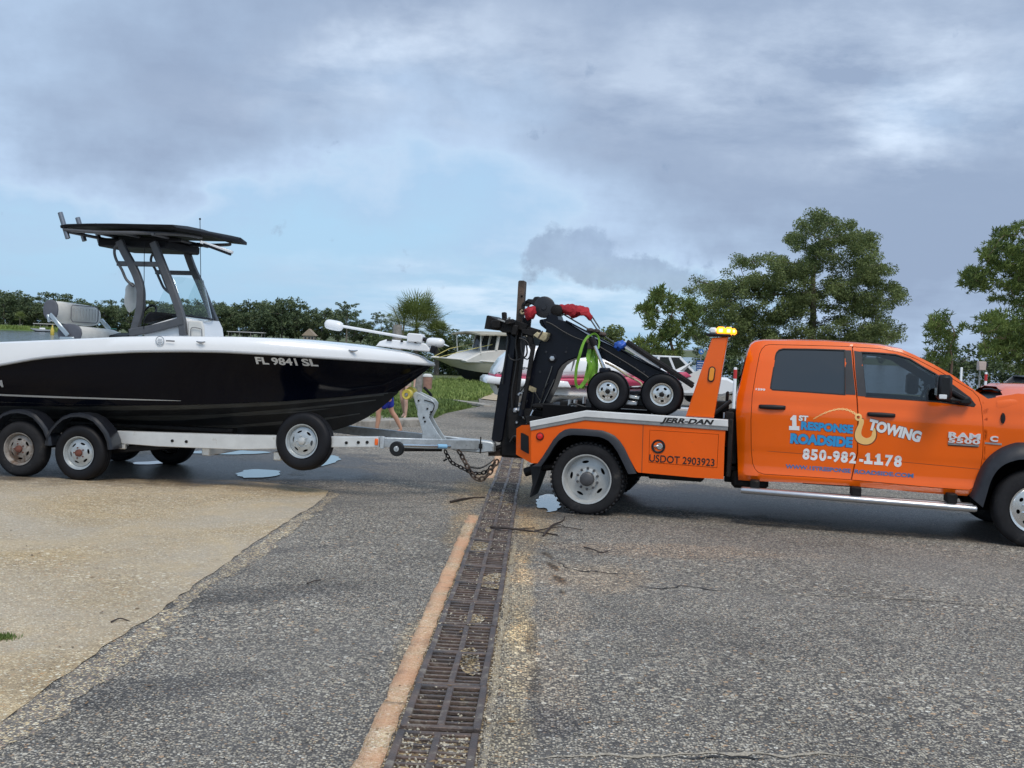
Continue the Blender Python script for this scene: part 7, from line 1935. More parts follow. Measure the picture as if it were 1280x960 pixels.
# palm behind the bow: fans of pleated leaflets
def palm(name, label, u, v, depth, R0, nf, seed, group=None):
    r = random.Random(seed); c0 = at_depth(u, v, depth); base = V3((c0.x, c0.y, terrain_z(c0.x, c0.y))); root = thing(name, label, 'palm', Matrix.Translation(base), group); c = c0 - base
    g = G(); g.tube([V3((0, 0, 0)), c * .5, c], [.22, .18, .16], 9); g.build('trunk', M_BARK, root)
    g = G(); vs, fs = [], []
    for i in range(nf):
        az = r.uniform(0, 6.28); el = r.uniform(-.55, 1.25); d = V3((math.cos(az) * math.cos(el), math.sin(az) * math.cos(el), math.sin(el))); st = d * R0 * r.uniform(.35, .6); p = c + st
        s = d.cross(V3((0, 0, 1))).normalized(); up = s.cross(d)
        k = len(vs); vs += [c - s * .02, c + s * .02, p + s * .015, p - s * .015]; fs.append((k, k + 1, k + 2, k + 3))
        for j in range(15):
            a = (j - 7) * .19; e = (d * math.cos(a) + s * math.sin(a) + up * .15).normalized(); L = R0 * .55 * r.uniform(.8, 1.1) * (1 - .2 * abs(j - 7) / 7); m_ = p + e * L * .6; t_ = p + e * L - V3((0, 0, .22 * L * r.random())); w = .028; sw = e.cross(up).normalized() * w; k = len(vs)
            vs += [p, m_ + sw, t_, m_ - sw]; fs.append((k, k + 1, k + 2, k + 3))
    g.add(vs, fs); g.build('fronds', L_PALM, root, angle=None, fix=False); return root
palm('cabbage_palm', 'bushy green cabbage palm behind the trolling motor', 521, 411, 84, 3.1, 130, 4)
palm('cabbage_palm', 'smaller palm crown hanging to the right of the bushy palm', 547, 422, 86, 1.6, 50, 6)
palm('cabbage_palm', 'round palm on the grassy islet at the far left', 25, 397, 470, 3.2, 60, 5)
r = random.Random(3); b0 = at_depth(502, 410, 92); root = V3((b0.x, 92, terrain_z(b0.x, 92))); g = G()
for pts in (((500, 440), (500, 410), (497, 398), (491, 384)), ((502, 440), (505, 405), (509, 385), (512, 372)), ((506, 398), (500, 388), (498, 380))):
    C = catmull([at_depth(u, v, 92) - root for u, v in pts], 4); g.tube(C, [.10 * (1 - .7 * i / len(C)) for i in range(len(C))], 6)
o = g.build('dead_snag', M_BARK); o.location = root; tag(o, 'bare dead branches poking up left of the bushy palm', 'dead tree')

# far shore: individual trees, four crown shapes
def far_tree_mesh(seed, H, Wd, kindp):
    r = random.Random(seed); cl = []
    if kindp == 'umbrella':
        for _ in range(34): a = r.uniform(0, 6.28); q = math.sqrt(r.random()) * Wd / 2; cl.append((V3((q * math.cos(a), q * math.sin(a), H * r.uniform(.68, 1.0) - q * .18)), r.uniform(.8, 1.3)))
        g = leaf_cloud(cl, 26, .75, r, 'leaf', .6)
    else:
        for _ in range(60):
            a = r.uniform(0, 6.28); t = r.random() ** .8; q = math.sqrt(r.random()) * Wd / 2 * math.sin(math.pi * min(1, .25 + .75 * (1 - t))) ** .7; cl.append((V3((q * math.cos(a), q * math.sin(a), H * (.10 + .86 * t))), r.uniform(1.0, 1.8)))
        g = leaf_cloud(cl, 24, .85, r, 'leaf', .8)
    k = branches(V3((0, 0, 0)), V3((0, 0, H * .8)), cl[:14], r, .35)
    return g, k
shapes = []
for i, (H, Wd, kd) in enumerate(((14, 12, 'round'), (12, 14, 'round'), (16, 11, 'round'), (17, 10, 'umbrella'), (11, 13, 'round'))):
    g, k = far_tree_mesh(40 + i, H, Wd, kd); root = bpy.data.objects.new('shore_tree', None); shapes.append((g.mesh('crown', L_FAR, None, False), k.mesh('trunk', M_BARK, None, False), H))
    bpy.data.objects.remove(root)
def shore_tree(u, top_v, depth, si, label, shared=True):
    cm, km, H = shapes[si]; p = at_depth(u, 420, depth); z0 = terrain_z(p.x, depth); zt = at_depth(u, top_v, depth).z; sc = max(.35, (zt - z0) / H)
    t_ = thing('shore_tree', label, 'tree', None, 'trees along the far shore'); t_.location = (p.x, depth, z0); t_.scale = (sc * rng.uniform(.95, 1.25), sc * 1.1, sc); t_.rotation_euler.z = rng.uniform(0, 6.28)
    for nm, me in (('crown', cm), ('trunk', km)): o = bpy.data.objects.new(nm, me); col.objects.link(o); o.parent = t_
topline = [(-60, 364), (0, 363), (14, 366), (28, 373), (45, 371), (66, 366), (78, 366), (95, 370), (115, 373), (135, 376), (160, 372), (200, 374), (240, 375), (270, 374), (285, 378), (300, 377), (325, 380), (345, 376), (375, 384), (400, 388), (420, 386), (450, 400), (480, 402), (520, 408), (560, 412), (620, 418), (700, 426), (830, 432), (900, 438), (1100, 446), (1320, 456)]
FARL = 'dense green tree in the wooded far shore behind the black boat'
u = -50
while u < 560:
    shore_tree(u + rng.uniform(-4, 4), interp(topline, u) + rng.uniform(-3, 9), rng.uniform(512, 530), rng.choice((0, 1, 2, 2, 4)), FARL); u += rng.uniform(13, 19)
u = -45
while u < 560:
    shore_tree(u, interp(topline, u) + rng.uniform(5, 14), rng.uniform(503, 510), rng.choice((0, 1, 4)), FARL); u += rng.uniform(15, 22)
u = 570
while u < 1320:
    shore_tree(u, interp(topline, u) + rng.uniform(0, 5), rng.uniform(512, 540), rng.choice((0, 1, 2, 4)), 'distant low tree on the shore behind the truck and parked boats'); u += rng.uniform(18, 28)
shore_tree(433, 377, 500, 3, 'tall umbrella-topped pine standing clear of the far tree line, left of the palm')
shore_tree(476, 390, 500, 3, 'shorter flat-topped pine right of the umbrella pine on the far shore')
shore_tree(352, 373, 498, 1, 'broad round-topped tree rising highest in the middle of the far shore')
shore_tree(4, 364, 498, 1, 'rounded tree at the left end of the far shore')

# marsh islet and its grass
q = at_depth(12, 408, 455); g = G(); n_ = 26
g.add([(q.x + 26 * math.cos(a) * (1 + .12 * math.sin(3 * a)), 462 + 16 * math.sin(a), WATER_Z - .1) for a in [2 * math.pi * k / n_ for k in range(n_)]] + [(q.x + 18 * math.cos(a), 464 + 11 * math.sin(a), WATER_Z + .7) for a in [2 * math.pi * k / n_ for k in range(n_)]], [(k, (k + 1) % n_, n_ + (k + 1) % n_, n_ + k) for k in range(n_)] + [tuple(range(n_, 2 * n_))])
g.build('grassy_islet', mat('marsh_ground', (0.10, 0.16, 0.03), .95, var=.3, vs=.2), kind='structure')
sp = []
for _ in range(2600):
    a = rng.uniform(0, 6.28); q_2 = math.sqrt(rng.random()); sp.append((q.x + 22 * q_2 * math.cos(a), 462 + 13 * q_2 * math.sin(a), WATER_Z + .4, 1))
o = blades('marsh_grass', sp, M_GRASS, .22, (.8, 1.9)); tag(o, 'bright marsh grass on the islet at the far left', 'grass', kind='stuff')

# waterfront bits
M_HOUSE = mat('beige_stucco', (0.30, 0.26, 0.21), .85, var=.1, vs=2); M_ROOF = mat('tan_roof', (0.34, 0.27, 0.20), .85, var=.2, vs=3); M_DARKW = mat('dark_pane', (0.02, 0.025, 0.03), .15)
M_WOOD = mat('grey_wood', (0.27, 0.25, 0.23), .85, var=.25, vs=8, bump=.4, bs=40)
def far_house(u, v, depth, w, h, d, label, roof_h):
    p = at_depth(u, v, depth); z0 = WATER_Z + .6; t_ = thing('waterfront_house', label, 'house', Matrix.Translation((p.x, depth, z0)))
    g = G(); g.box((0, 0, h / 2), (w, d, h)); wl_ = g.build('wall', M_HOUSE, t_)
    g = G(); g.prism([(-w / 2 - .6, h), (w / 2 + .6, h), (.0, h + roof_h)], -d / 2 - .5, d / 2 + .5); g.build('roof', M_ROOF, t_)
    for xx in (-w * .28, w * .05, w * .32): g = G(); g.box((xx, -d / 2 - .02, h * .5), (w * .16, .12, h * .4)); o = g.build('window', M_DARKW, t_); 
far_house(387, 424, 494, 5.0, 2.0, 5, 'small beige house with a peaked roof on the far shore', 3.0)
def boathouse(u, v, depth, w, label):
    p = at_depth(u, v, depth); t_ = thing('boathouse', label, 'dock', Matrix.Translation((p.x, depth, WATER_Z)))
    g = G(); g.box((0, 0, 3.0), (w, 6, .35), .1); g.build('roof', mat('pale_metal_roof', (.48, .47, .45), .5), t_)
    for xx in (-.45, -.15, .15, .45):
        for yy in (-2.6, 2.6): g = G(); g.tube([(xx * w, yy, -.8), (xx * w, yy, 2.9)], .16, 6); g.build('post', M_WOOD, t_)
    g = G(); g.box((0, 0, .7), (w, 5, .2)); g.build('deck', M_WOOD, t_)
boathouse(308, 424, 488, 16, 'long pale roofed dock on the far shore behind the console'); boathouse(58, 408, 470, 9, 'low covered dock on the far shore beside the islet')

M_TEAL = mat('teal_canvas', (.10, .42, .40), .7); M_NAVY = mat('navy_bottom_paint', (.022, .025, .034), .6, var=.2, vs=4)
M_CREAM = mat('cream_hull_paint', (.62, .58, .46), .45, var=.06, vs=3, dirt=(.45, .40, .30, 2.5, .60)); M_OLDW = mat('old_white_paint', (.66, .65, .62), .45, var=.05, vs=3, dirt=(.46, .44, .38, 3, .62))
M_MAG = mat('magenta_stripe', (.50, .055, .12), .4); M_YROPE = mat('yellow_rope', (.62, .55, .20), .7)
def loft_hull(L, B, H, sheer=.3, n=22, flare=.25, keel=.0, bowrake=.9, stern=1.0):
    """returns rows: keel, chine, waterline, gunwale at each station; bow towards -x"""
    rows = []
    for i in range(n + 1):
        t = i / n; x = -L / 2 + L * t                       # bow at t = 0
        k = (1 - (1 - min(1, t / .62)) ** 2.2); b = B / 2 * k; zg = H + sheer * (1 - t) ** 1.6; zc = H * .48 + H * .34 * (1 - min(1, t / .5)) ** 2; zk = keel + (H * .75) * (1 - min(1, t / .26)) ** 1.6
        bc = b * (1 - flare) ; xo = bowrake * (1 - min(1, t / .45)) ** 1.5
        rows.append([V3((x + xo, 0, zk)), V3((x + xo * .8, -bc, zc)), V3((x + xo * .35, -(b * .93), lerp(zc, zg, .55))), V3((x, -b, zg))])
    return rows
def boat_shell(t_, rows, mats_, names, split=((0, 1), (1, 3))):
    for (a, b_), m, nm in zip(split, mats_, names):
        g = G()
        for s in (1, -1): g.loft([[(p.x, p.y * s, p.z) for p in r[a:b_ + 1]] for r in rows], closed=False)
        if nm.startswith('hull'):
            e = [p for r in rows[-1:] for p in r]; ring = [V3(p) for p in e] + [V3((p.x, -p.y, p.z)) for p in reversed(e[1:])]
            if b_ == 3: g.add(ring, [tuple(range(len(ring)))])
        g.build(nm, m, t_, angle=45)
    g = G(); g.loft([[(r[3].x, s * abs(r[3].y) * k, r[3].z + .02 + .04 * (1 - k)) for s, k in ((-1, 1), (-1, .5), (1, 0), (1, .5), (1, 1))] for r in rows], closed=False); g.build('deck', mats_[-1], t_, angle=45)
    g = G()
    for s in (1, -1): g.tube([(r[3].x, r[3].y * s * 1.01, r[3].z) for r in rows], .05, 6)
    g.build('gunwale_rail', M_OLDW, t_, angle=60)
# cabin boat on blocks
cbp = on_lot(560, 477); cbd = 64.0
p = at_depth(540, 455, cbd); zgr = terrain_z(p.x, cbd)
ang = R(38)
CBM = Matrix.Translation((p.x + 3.55, cbd + 2.2, zgr + .12)) @ Matrix.Rotation(ang, 4, 'Z')
cb_ = thing('cabin_cruiser', 'old cream cabin boat with curved hardtop standing on the grass by the water', 'boat', CBM)
rows = loft_hull(9.0, 3.0, 1.05, .30, bowrake=1.7); boat_shell(cb_, rows, (M_NAVY, M_CREAM), ('hull_bottom', 'hull'))
g = G(); P = [(-3.0, 1.22), (-1.8, 1.75), (-.5, 1.9), (3.8, 1.9), (3.8, 1.1), (-2.9, 1.1)]; g.prism(P, -1.15, 1.15, .05); g.build('cabin_trunk', M_OLDW, cb_)
g = G(); P = [(-.9, 1.85), (-.6, 2.75), (3.2, 2.75), (3.4, 1.85)]; g.prism(P, -1.12, 1.12, .03); cbh = g.build('wheelhouse', M_DARKW, cb_)
for (x, y) in [(-.75, -1.13), (-.75, 1.13), (.5, -1.14), (1.7, -1.14), (3.3, -1.13), (.5, 1.14), (1.7, 1.14), (3.3, 1.13), (-.78, -.4), (-.78, .4)]: g = G(); g.bar((x - .05, y, 1.85), (x + .12, y, 2.78), .10, .16, .01, up=V3((1, 0, 0))); g.build('window_post', M_OLDW, cbh)
g = G(); g.loft([[(x, yy, 2.80 + .16 * (1 - (yy / 1.45) ** 2) - .05 * ((x - .8) / 2.8) ** 2 + dz) for yy, dz in [(-1.45, 0), (-.9, 0), (0, 0), (.9, 0), (1.45, 0), (1.45, -.07), (0, -.07), (-1.45, -.07)]] for x in (-2.2, -1.9, -1, 0, 1, 2, 3, 3.6)]); g.build('hardtop', mat('weathered_tan_roof', (.36, .33, .26), .8, var=.2, vs=2, dirt=(.22, .20, .13, 1.5, .55)), cb_)
for s in (-1, 1): g = G(); g.tube([(-2.0, s * 1.2, 2.72), (-1.9, s * 1.15, 1.6)], .04, 6); g.build('hardtop_post', M_OLDW, cb_)
g = G(); [g.tube([(-4.2, s * .3, 1.35), (-2.6, s * 1.0, 1.85), (-.9, s * .9, 2.2)], .02, 5) for s in (-1, 1)]; g.build('mooring_line', M_YROPE, cb_, kind='stuff')
g = G(); g.ball((-.2, -1.55, 1.55), (.19, .16, .16), 10, 7); g.build('red_fender_buoy', M_RED, cb_); g = G(); g.tube([(.15, -1.35, 1.2), (.05, -1.3, 2.4)], .05, 8); g.build('white_staff', M_GEL, cb_)
for xx in (0.6, 2.6): g = G(); g.box((xx, 0, .0), (.4, 2.0, .75), .03); g.build('cribbing_block', M_WOOD, cb_)
# white boat with magenta stripe on its trailer
wbd = 31.0; p = at_depth(612, 492, wbd); WBF = Frame(V3((p.x, wbd, terrain_z(p.x, wbd))), V3((1, .10, 0)))
def wq(pts, y=0): return [WBF.y(u, v, y) for u, v in pts]
wb_ = thing('cuddy_boat', 'white powerboat with magenta stripe on a trailer behind the boom', 'boat', WBF.m)
c5 = lambda X, Y: (600 + X / 7.38, 400 + Y / 7.38)
hullw = wq([c5(*q) for q in ((150, 600), (130, 500), (160, 440), (225, 350), (300, 300), (430, 250), (520, 240), (640, 290), (760, 320), (900, 330), (980, 330), (1150, 330), (1400, 380), (1650, 430), (1900, 470), (1960, 500), (1850, 600), (1700, 700), (1500, 760), (1200, 770), (760, 750), (600, 770), (500, 740), (330, 720), (240, 700), (180, 640))], -1.1)
def slab_boat(P, y0, y1, m, name, parent, ch=.12): g = G(); g.prism(P, y0, y1, ch); return g.build(name, m, parent, angle=50)
hw_ = slab_boat(wq([c5(*q) for q in ((140, 590), (600, 600), (1240, 640), (1600, 640), (1900, 560), (1960, 520), (1500, 800), (1000, 760), (560, 790), (420, 760), (300, 740), (190, 700), (150, 640))], -1.1), -1.15, 1.15, M_OLDW, 'hull', wb_, .25)
slab_boat(wq([c5(*q) for q in ((140, 575), (1240, 615), (1700, 600), (1950, 520), (1900, 480), (1240, 535), (700, 540), (140, 500))], -1.15), -1.20, 1.20, M_MAG, 'stripe_band', wb_, .03)
slab_boat(wq([c5(*q) for q in ((60, 582), (62, 545), (90, 520), (430, 545), (760, 562), (810, 568), (840, 625), (430, 618), (140, 592))], -1.3), -1.34, 1.28, M_GEL, 'swim_platform', wb_, .03)
slab_boat(wq([c5(*q) for q in ((135, 500), (160, 440), (225, 350), (300, 290), (430, 235), (600, 240), (900, 330), (1150, 340), (1500, 420), (1900, 480), (1500, 520), (700, 535), (140, 512))], -1.0), -1.12, 1.12, M_GEL, 'topsides', wb_, .10)
g = G(); P = wq([c5(*q) for q in ((860, 365), (880, 362), (872, 400), (845, 470), (838, 470), (850, 420))], -1.12); g.prism(P, -1.13, -1.12); P = wq([c5(*q) for q in ((380, 434), (420, 434), (418, 440), (380, 440))], -1.12); g.prism(P, -1.13, -1.12); g.build('hull_mark', M_PIPE, wb_, kind='stuff')
g = G(); P = wq([c5(*q) for q in ((140, 600), (205, 600), (200, 690), (150, 690), (138, 660))], -.9); g.prism(P, -.95, -.2, .03); g.build('trailer_bracket', M_OLDW, wb_)
for t in (.28, .42): 
    g = G(); cx_ = hullw[0][0] + 6.5 * t; g.tube([(cx_, -1.1, .33), (cx_, -.9, .33)], .33, 20); g.build('trailer_wheel', M_TYRE, wb_)
g = G(); g.box((3.6, 0, .45), (5.0, 1.6, .12), .02); g.build('trailer_frame', M_GALV, wb_)

# people walking behind the bow
M_SKIN = mat('tan_skin', (.50, .27, .18), .55, var=.06, vs=6); M_SKIN2 = mat('pale_skin', (.58, .36, .27), .55, var=.06, vs=6)  # each person's own even skin tone
M_SHORTS = mat('royal_blue_shorts', (.015, .03, .32), .8, var=.1, vs=12); M_SHIRT = mat('white_shirt', (.6, .6, .58), .85); M_SHIRT2 = mat('grey_shirt', (.25, .27, .30), .85); M_SH2 = mat('tan_shorts', (.40, .34, .26), .85); M_HAIR = mat('brown_hair', (.06, .035, .02), .6)
def skinned(name, verts, edges, radii, m, parent, sub=2):
    me = bpy.data.meshes.new(name); me.from_pydata(verts, edges, []); o = bpy.data.objects.new(name, me); col.objects.link(o)
    o.modifiers.new('skin', 'SKIN').use_smooth_shade = True; sd__ = o.modifiers.new('sub', 'SUBSURF'); sd__.levels = sub; sd__.render_levels = sub
    for i, sv in enumerate(me.skin_vertices[0].data): rr = radii[i]; sv.radius = (rr, rr) if not isinstance(rr, tuple) else rr; sv.use_root = (i == 0)
    dg = bpy.context.evaluated_depsgraph_get(); dg.update(); nm = bpy.data.meshes.new_from_object(o.evaluated_get(dg)); bpy.data.objects.remove(o); bpy.data.meshes.remove(me)
    nm.materials.clear(); nm.materials.append(m); o = bpy.data.objects.new(name, nm); col.objects.link(o); o.parent = parent; nm.shade_smooth(); return o
def person(u, v, H, heading, step, label, skin, shirt, shorts, k=1.0, short_len=.42):
    q = on_lot(u, v); root = thing('person', label, 'person', Matrix.Translation((q.x, q.y, ground_z(q.x, q.y))) @ Matrix.Rotation(heading, 4, 'Z') @ Matrix.Scale(H / 1.7, 4))
    V, E, Rr = [], [], []
    def a(p, r_, par=None):
        V.append(p); Rr.append(r_ * k)
        if par is not None: E.append((par, len(V) - 1))
        return len(V) - 1
    pel = a((0, 0, .95), .125); sp1 = a((.01, 0, 1.12), .115, pel); sp2 = a((.02, 0, 1.32), .135, sp1); nk = a((.03, 0, 1.45), .055, sp2); nk2 = a((.04, 0, 1.50), .052, nk)
    for s in (-1, 1):
        st_ = step * s
        hip = a((0, .09 * s, .90), .095, pel); kn = a((st_ * .55 + .05, .10 * s, .50), .056, hip); cf = a((st_ * .75 - .01, .10 * s, .36), .055, kn); an = a((st_ - .03 * (1 if st_ > 0 else 2.0), .10 * s, .085 + (.05 if st_ < 0 else 0)), .034, cf); bl = a((st_ + .07, .10 * s, .035 + (.01 if st_ < 0 else 0)), .034, an); a((st_ + .13, .10 * s, .022), .020, bl)
        sh = a((.02, .17 * s, 1.39), .058, sp2); el = a((-st_ * .35, .24 * s, 1.12), .038, sh); wr_ = a((-st_ * .6 + .08, .25 * s, .88), .026, el); pm = a((-st_ * .62 + .10, .25 * s, .82), .030, wr_)
        for f, (dx, dl) in enumerate(((-.030, .062), (-.010, .075), (.010, .070), (.028, .055))): f1 = a((-st_ * .62 + .10 + dx, .25 * s, .775), .010, pm); a((-st_ * .62 + .11 + dx, .245 * s, .775 - dl * .8), .008, f1)
        t1 = a((-st_ * .62 + .145, .245 * s, .81), .011, pm); a((-st_ * .62 + .155, .24 * s, .775), .009, t1)
    body = skinned('body', V, E, Rr, skin, root)
    g = G(); g.ball((.05, 0, 1.615), (.095, .075, .115), 14, 10); g.ball((.145, 0, 1.60), (.018, .012, .022), 6, 5); hd_ = g.build('head', skin, root, angle=70)
    for s in (-1, 1):
        g = G(); g.ball((.137, .030 * s, 1.625), .010, 6, 5); g.build('eye', M_VOID, hd_); g = G(); g.ball((.04, .078 * s, 1.61), (.02, .010, .028), 6, 5); g.build('ear', skin, hd_)
    g = G(); g.box((.137, 0, 1.565), (.012, .045, .010), .003); g.build('mouth', M_RED, hd_)
    g = G(); g.ball((.030, 0, 1.645), (.105, .088, .112), 14, 9); g.build('hair', M_HAIR, hd_, angle=70)
    V, E, Rr = [], [], []; pel = a((0, 0, 1.0), .128); 
    for s in (-1, 1): hip = a((0, .085 * s, .90), .108, pel); a((step * s * .55 * short_len * 1.05 + .02, .10 * s, .90 - short_len * .62), .095, hip)
    skinned('shorts', V, E, Rr, shorts, root)
    V, E, Rr = [], [], []; b0_ = a((0, 0, .98), .130); b1_ = a((.01, 0, 1.15), .128, b0_); b2_ = a((.02, 0, 1.33), .146, b1_); a((.03, 0, 1.43), .07, b2_)
    for s in (-1, 1): sh = a((.02, .17 * s, 1.39), .068, b2_); a((-step * s * .18, .22 * s, 1.22), .052, sh)
    skinned('shirt', V, E, Rr, shirt, root)
    return root
person(483, 545, 1.66, R(185), .24, 'barefoot person in royal blue shorts walking beyond the trailer tongue', M_SKIN, M_SHIRT, M_SHORTS, short_len=.58)
person(505, 524, 1.64, R(250), .16, 'bare-legged person standing behind the winch post roller', M_SKIN2, M_SHIRT2, M_SH2, .92, short_len=.15)

# posts, signs and bins
def post_obj(name, label, cat, u, v0, v1, depth, r, m, group=None):
    a, b_ = at_depth(u, v0, depth), at_depth(u, v1, depth); g = G(); g.tube([V3((0, 0, 0)), V3((0, 0, b_.z - a.z))], r, 12); o = g.build(name, m); o.location = (a.x, a.y, a.z); tag(o, label, cat, group); return o
g = G(); c_ = at_depth(490.5, 436, 60); cu_ = at_depth(490.5, 405.5, 60); 
g = G(); g.tube([V3((0, 0, -1.5)), V3((0, 0, cu_.z - c_.z))], .25, 14); o = g.build('piling', M_WOOD); o.location = c_; p3 = at_depth(496, 430, 60); o.location = (p3.x, 60, c_.z); tag(o, 'grey wooden piling rising behind the trolling motor mount', 'piling')
post_obj('piling', 'grey post beside the brown bin on the grass', 'piling', 522.5, 490, 455, 38, .14, M_WOOD)
bq = at_depth(534, 486, 39); t_ = thing('trash_bin', 'reddish brown bin on the grass below the bow of the cabin boat', 'bin', Matrix.Translation((bq.x, 39, bq.z)))
g = G(); g.loft([[(dx * k, dy * k, z) for dx, dy in circ(.17, .15, 14, .8)] for z, k in ((0, .9), (.42, 1.0))]); g.build('body', mat('terracotta_plastic', (.36, .20, .15), .7, var=.15, vs=9), t_)
g = G(); g.loft([[(dx * k, dy * k, z) for dx, dy in circ(.18, .16, 14, .8)] for z, k in ((.42, 1.0), (.47, .95), (.52, .6))]); g.build('lid', M_OLDW, t_)
g = G(); g.tube(catmull([(-.1, -.18, .05), (.05, -.22, -.08), (.14, -.2, -.18), (.16, -.2, -.25)], 4), .05, 8); g.build('black_bag', M_CANV, t_)
# blue parking sign
sd0 = 52.0; p0_ = at_depth(872.5, 520, sd0); sg_ = thing('blue_sign', 'blue lettered sign under a round blue sign on a post left of the light tower', 'sign', Matrix.Translation((p0_.x, sd0, p0_.z)))
zt_ = at_depth(872.5, 436, sd0).z - p0_.z; g = G(); g.tube([(0, 0, 0), (0, 0, zt_)], .03, 8); g.build('post', M_ALUG, sg_)
M_SBLUE = mat('sign_blue', (.02, .075, .24), .5); M_SW = mat('sign_white', (.75, .77, .8), .5)
def zv(v): return at_depth(872.5, v, sd0).z - p0_.z
g = G(); g.box((0, -.04, (zv(450.5) + zv(463.5)) / 2), (.38, .02, zv(450.5) - zv(463.5)), .005); pn = g.build('panel', M_SBLUE, sg_)
g = G()
for i in range(4): 
    for j in range(5): g.box((-.13 + j * .062 + .01 * (i % 2), -.053, zv(453 + i * 2.9)), (.040, .004, .035))
g.build('sign_lettering', M_SW, pn, kind='stuff')
g = G(); g.disc((0, -.04, zv(439.5)), .125, (0, 1, 0), .02, 20); dn = g.build('disc', mat('sign_bright_blue', (.03, .15, .42), .5), sg_); g = G(); g.box((0, -.053, zv(439.5)), (.05, .004, .10)); g.box((.03, -.053, zv(440.3)), (.08, .004, .03)); g.build('symbol', M_SW, dn)
# marker posts and a post box at the right
M_RW = mat('red_band', (.55, .03, .03), .5)
def marker(u, v0, v1, depth, label, band, grp=None):
    a, b_ = at_depth(u, v0, depth), at_depth(u, v1, depth); H_ = b_.z - a.z; t_ = thing('marker_post', label, 'post', Matrix.Translation(a), grp)
    g = G(); g.tube([(0, 0, 0), (0, 0, H_ - .02), (0, 0, H_)], [.045, .045, .035], 12); g.build('pole', M_GEL, t_)
    if band: g = G(); g.tube([(0, 0, H_ * band - .12), (0, 0, H_ * band + .12)], .049, 12); g.build('red_band', M_RW, t_)
marker(1230.5, 505, 465, 40, 'white marker post with a red band right of the mirror, beside the pinkish box', .83)
marker(1199.5, 505, 459, 44, 'plain white post seen above the windscreen pillar', 0)
marker(916.5, 520, 459, 30, 'white post with a red band in the gap between light tower and cab', .86)
a = at_depth(1226.5, 462.5, 38); z0 = terrain_z(a.x, 38); t_ = thing('post_box', 'pinkish box on a short post under the pines', 'box', Matrix.Translation((a.x, 38, z0)))
g = G(); g.tube([(0, .1, 0), (0, .1, a.z - z0)], .03, 8); g.build('post', M_ALUG, t_)
g = G(); g.box((0, 0, a.z - z0 + .14), (.25, .22, .30), .02); g.build('box', mat('faded_pink_plastic', (.50, .40, .36), .6, var=.1, vs=10), t_); g = G(); g.box((.16, .03, a.z - z0 + .17), (.08, .2, .16), .02); g.build('latch_side', M_BLK, t_)

# parked vehicles
def car(name, label, u, depth, heading, body_m, prof, L, Wd, zoff=0, roof_win=True, grp=None, cat='car'):
    p = at_depth(u, 480, depth); z0 = ground_z(p.x, depth) + zoff; t_ = thing(name, label, cat, Matrix.Translation((p.x, depth, z0)) @ Matrix.Rotation(heading, 4, 'Z'), grp)
    lower, green = prof
    g = G(); g.prism([(x * L, z) for x, z in lower], -Wd / 2, Wd / 2, .10); g.build('body', body_m, t_, angle=40)
    g = G(); g.prism([(x * L, z) for x, z in green], -Wd / 2 + .12, Wd / 2 - .12, .06); gh = g.build('windows', M_TINT, t_, angle=40)
    zt__ = max(z for x, z in green); xs_ = [x for x, z in green if z > zt__ - .03]
    g = G(); g.box(((min(xs_) + max(xs_)) / 2 * L, 0, zt__ + .02), ((max(xs_) - min(xs_)) * L + .12, Wd - .22, .07), .03); rf = g.build('roof', body_m, t_)
    gb = sorted(green, key=lambda q: q[1]); base_x = sorted([x for x, z in green if z < gb[0][1] + .05])
    for s in (-1, 1):
        for (xb, xt_) in ((base_x[0], min(xs_)), ((base_x[0] + base_x[-1]) / 2, (min(xs_) + max(xs_)) / 2), (base_x[-1], max(xs_))):
            g = G(); g.bar((xb * L, s * (Wd / 2 - .10), gb[0][1]), (xt_ * L, s * (Wd / 2 - .13), zt__), .06, .09, .01, up=V3((1, 0, 0))); g.build('pillar', body_m, rf)
        for xx in (-.31, .31):
            g = G(); g.tube([(xx * L, s * (Wd / 2 - .22), .34), (xx * L, s * (Wd / 2 + .01), .34)], .34, 20); wh = g.build('wheel', M_TYRE, t_); g = G(); g.disc((xx * L, s * (Wd / 2 + .012), .34), .20, (0, 1, 0), .02, 16); g.build('rim', M_WHEELG, wh)
        g = G(); g.box((.16 * L, s * (Wd / 2 + .10), 1.08), (.10, .18, .15), .03); g.build('mirror', M_BLK, t_)
    for s in (-1, 1):
        g = G(); g.box((.49 * L, s * Wd * .36, .78), (.08, .36, .16), .03); g.build('headlight', M_CLEAR, t_); g = G(); g.box((-.49 * L, s * Wd * .40, .90), (.07, .16, .30), .03); g.build('tail_light', M_RED, t_)
    return t_
suv = ([(-.5, .35), (-.5, 1.0), (-.47, 1.12), (.20, 1.12), (.42, 1.02), (.49, .85), (.5, .4), (.40, .28), (-.42, .28)], [(-.46, 1.08), (-.40, 1.68), (-.34, 1.74), (.02, 1.72), (.20, 1.08)])
truckp = ([(-.5, .5), (-.5, 1.12), (.06, 1.12), (.28, 1.14), (.44, 1.10), (.5, .95), (.5, .5), (.4, .36), (-.42, .36)], [(-.10, 1.10), (-.08, 1.78), (.08, 1.80), (.22, 1.12)])
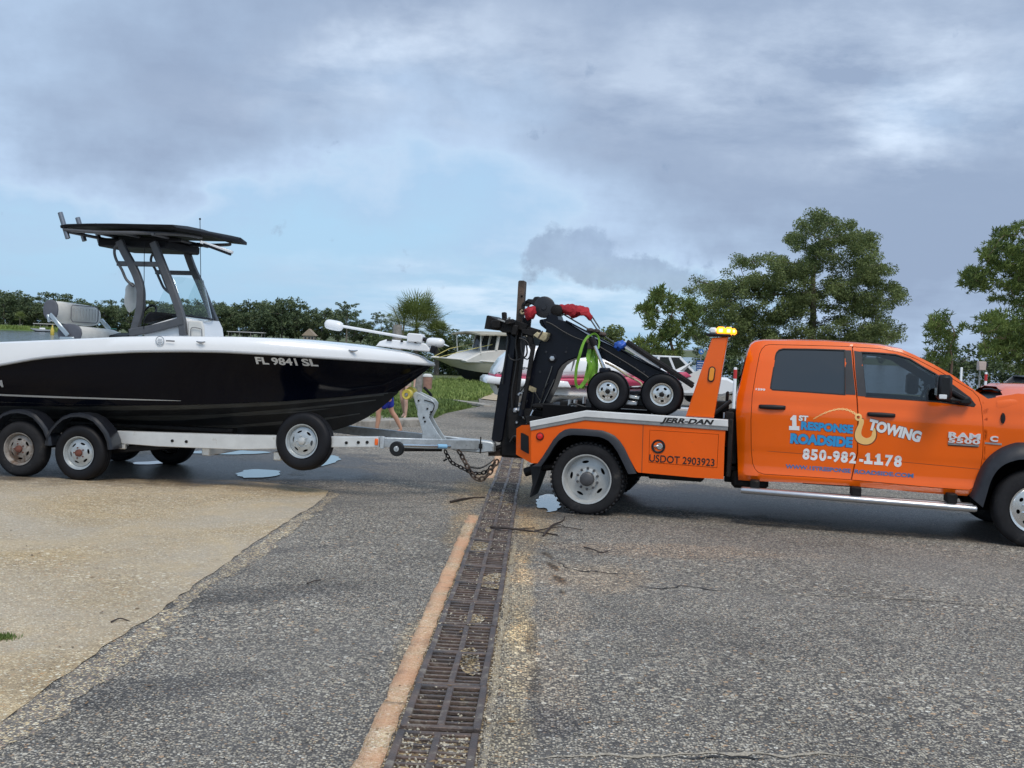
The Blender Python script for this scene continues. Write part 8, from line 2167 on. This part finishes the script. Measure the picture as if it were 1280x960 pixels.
M_SUVG = mat('grey_car_paint', (.14, .15, .17), .3, coat=.6); M_SUVS = mat('silver_car_paint', (.45, .46, .48), .3, metal=.4, coat=.6); M_SUVD = mat('dark_red_car_paint', (.16, .02, .02), .3, coat=.6); M_CARW = mat('white_car_paint', (.74, .75, .76), .3, coat=.6)
car('parked_suv', 'dark grey parked car with a sloping windscreen behind the wiper', 1284, 43, R(186), M_SUVG, suv, 4.6, 1.85, .06, grp='cars parked under the pines')
car('parked_suv', 'silver parked car at the right edge under the pines', 1352, 46, R(182), M_SUVS, suv, 4.7, 1.85, .02, grp='cars parked under the pines')
car('parked_pickup', 'white parked pickup behind the sloping boom', 826, 44, R(12), M_CARW, truckp, 5.4, 1.95, .12, cat='pickup')
0 and car('parked_suv', 'dark parked car half hidden behind the cab, left of the pinkish box', 1206, 47, R(195), M_SUVG, suv, 4.6, 1.85, .05, grp='cars parked under the pines')
# small boats on the water at the far left
def skiff(u, depth, L, label, m, can=None):
    p = at_depth(u, 410, depth); t_ = thing('moored_boat', label, 'boat', Matrix.Translation((p.x, depth, WATER_Z - .15)) @ Matrix.Rotation(R(20), 4, 'Z'), None)
    rows = loft_hull(L, 2.2, 1.0, .35, 14); boat_shell(t_, rows, (M_NAVY, m), ('hull_bottom', 'hull'))
    g = G(); g.box((0.3, 0, 1.35), (L * .25, 1.2, .7), .1); g.build('console', m, t_)
    if can: g = G(); g.box((.3, 0, 2.3), (L * .45, 1.9, .12), .05); cn = g.build('canopy', can, t_); [G().tube([(.3 + sx * L * .2, sy * .8, 1.0), (.3 + sx * L * .2, sy * .8, 2.3)], .04, 6).build('pole', M_ALUG, cn) for sx in (-1, 1) for sy in (-1, 1)]
skiff(52, 430, 8, 'white boat moored by the covered dock at the far left', M_GEL); skiff(140, 470, 7, 'small boat with a teal canopy on the far side of the water', M_GEL, M_TEAL)
p = at_depth(65.5, 410, 330); g = G(); g.loft([[(dx * k, dy * k, z) for dx, dy in circ(.55, .55, 12, 1)] for z, k in ((-.6, .6), (0, 1), (1.3, 1.0), (2.1, .5), (3.0, .12))]); o = g.build('channel_buoy', mat('yellow_buoy', (.65, .48, .08), .5, var=.15, vs=2)); o.location = (p.x, 330, WATER_Z); tag(o, 'yellow buoy on the water by the back seat of the black boat', 'buoy')
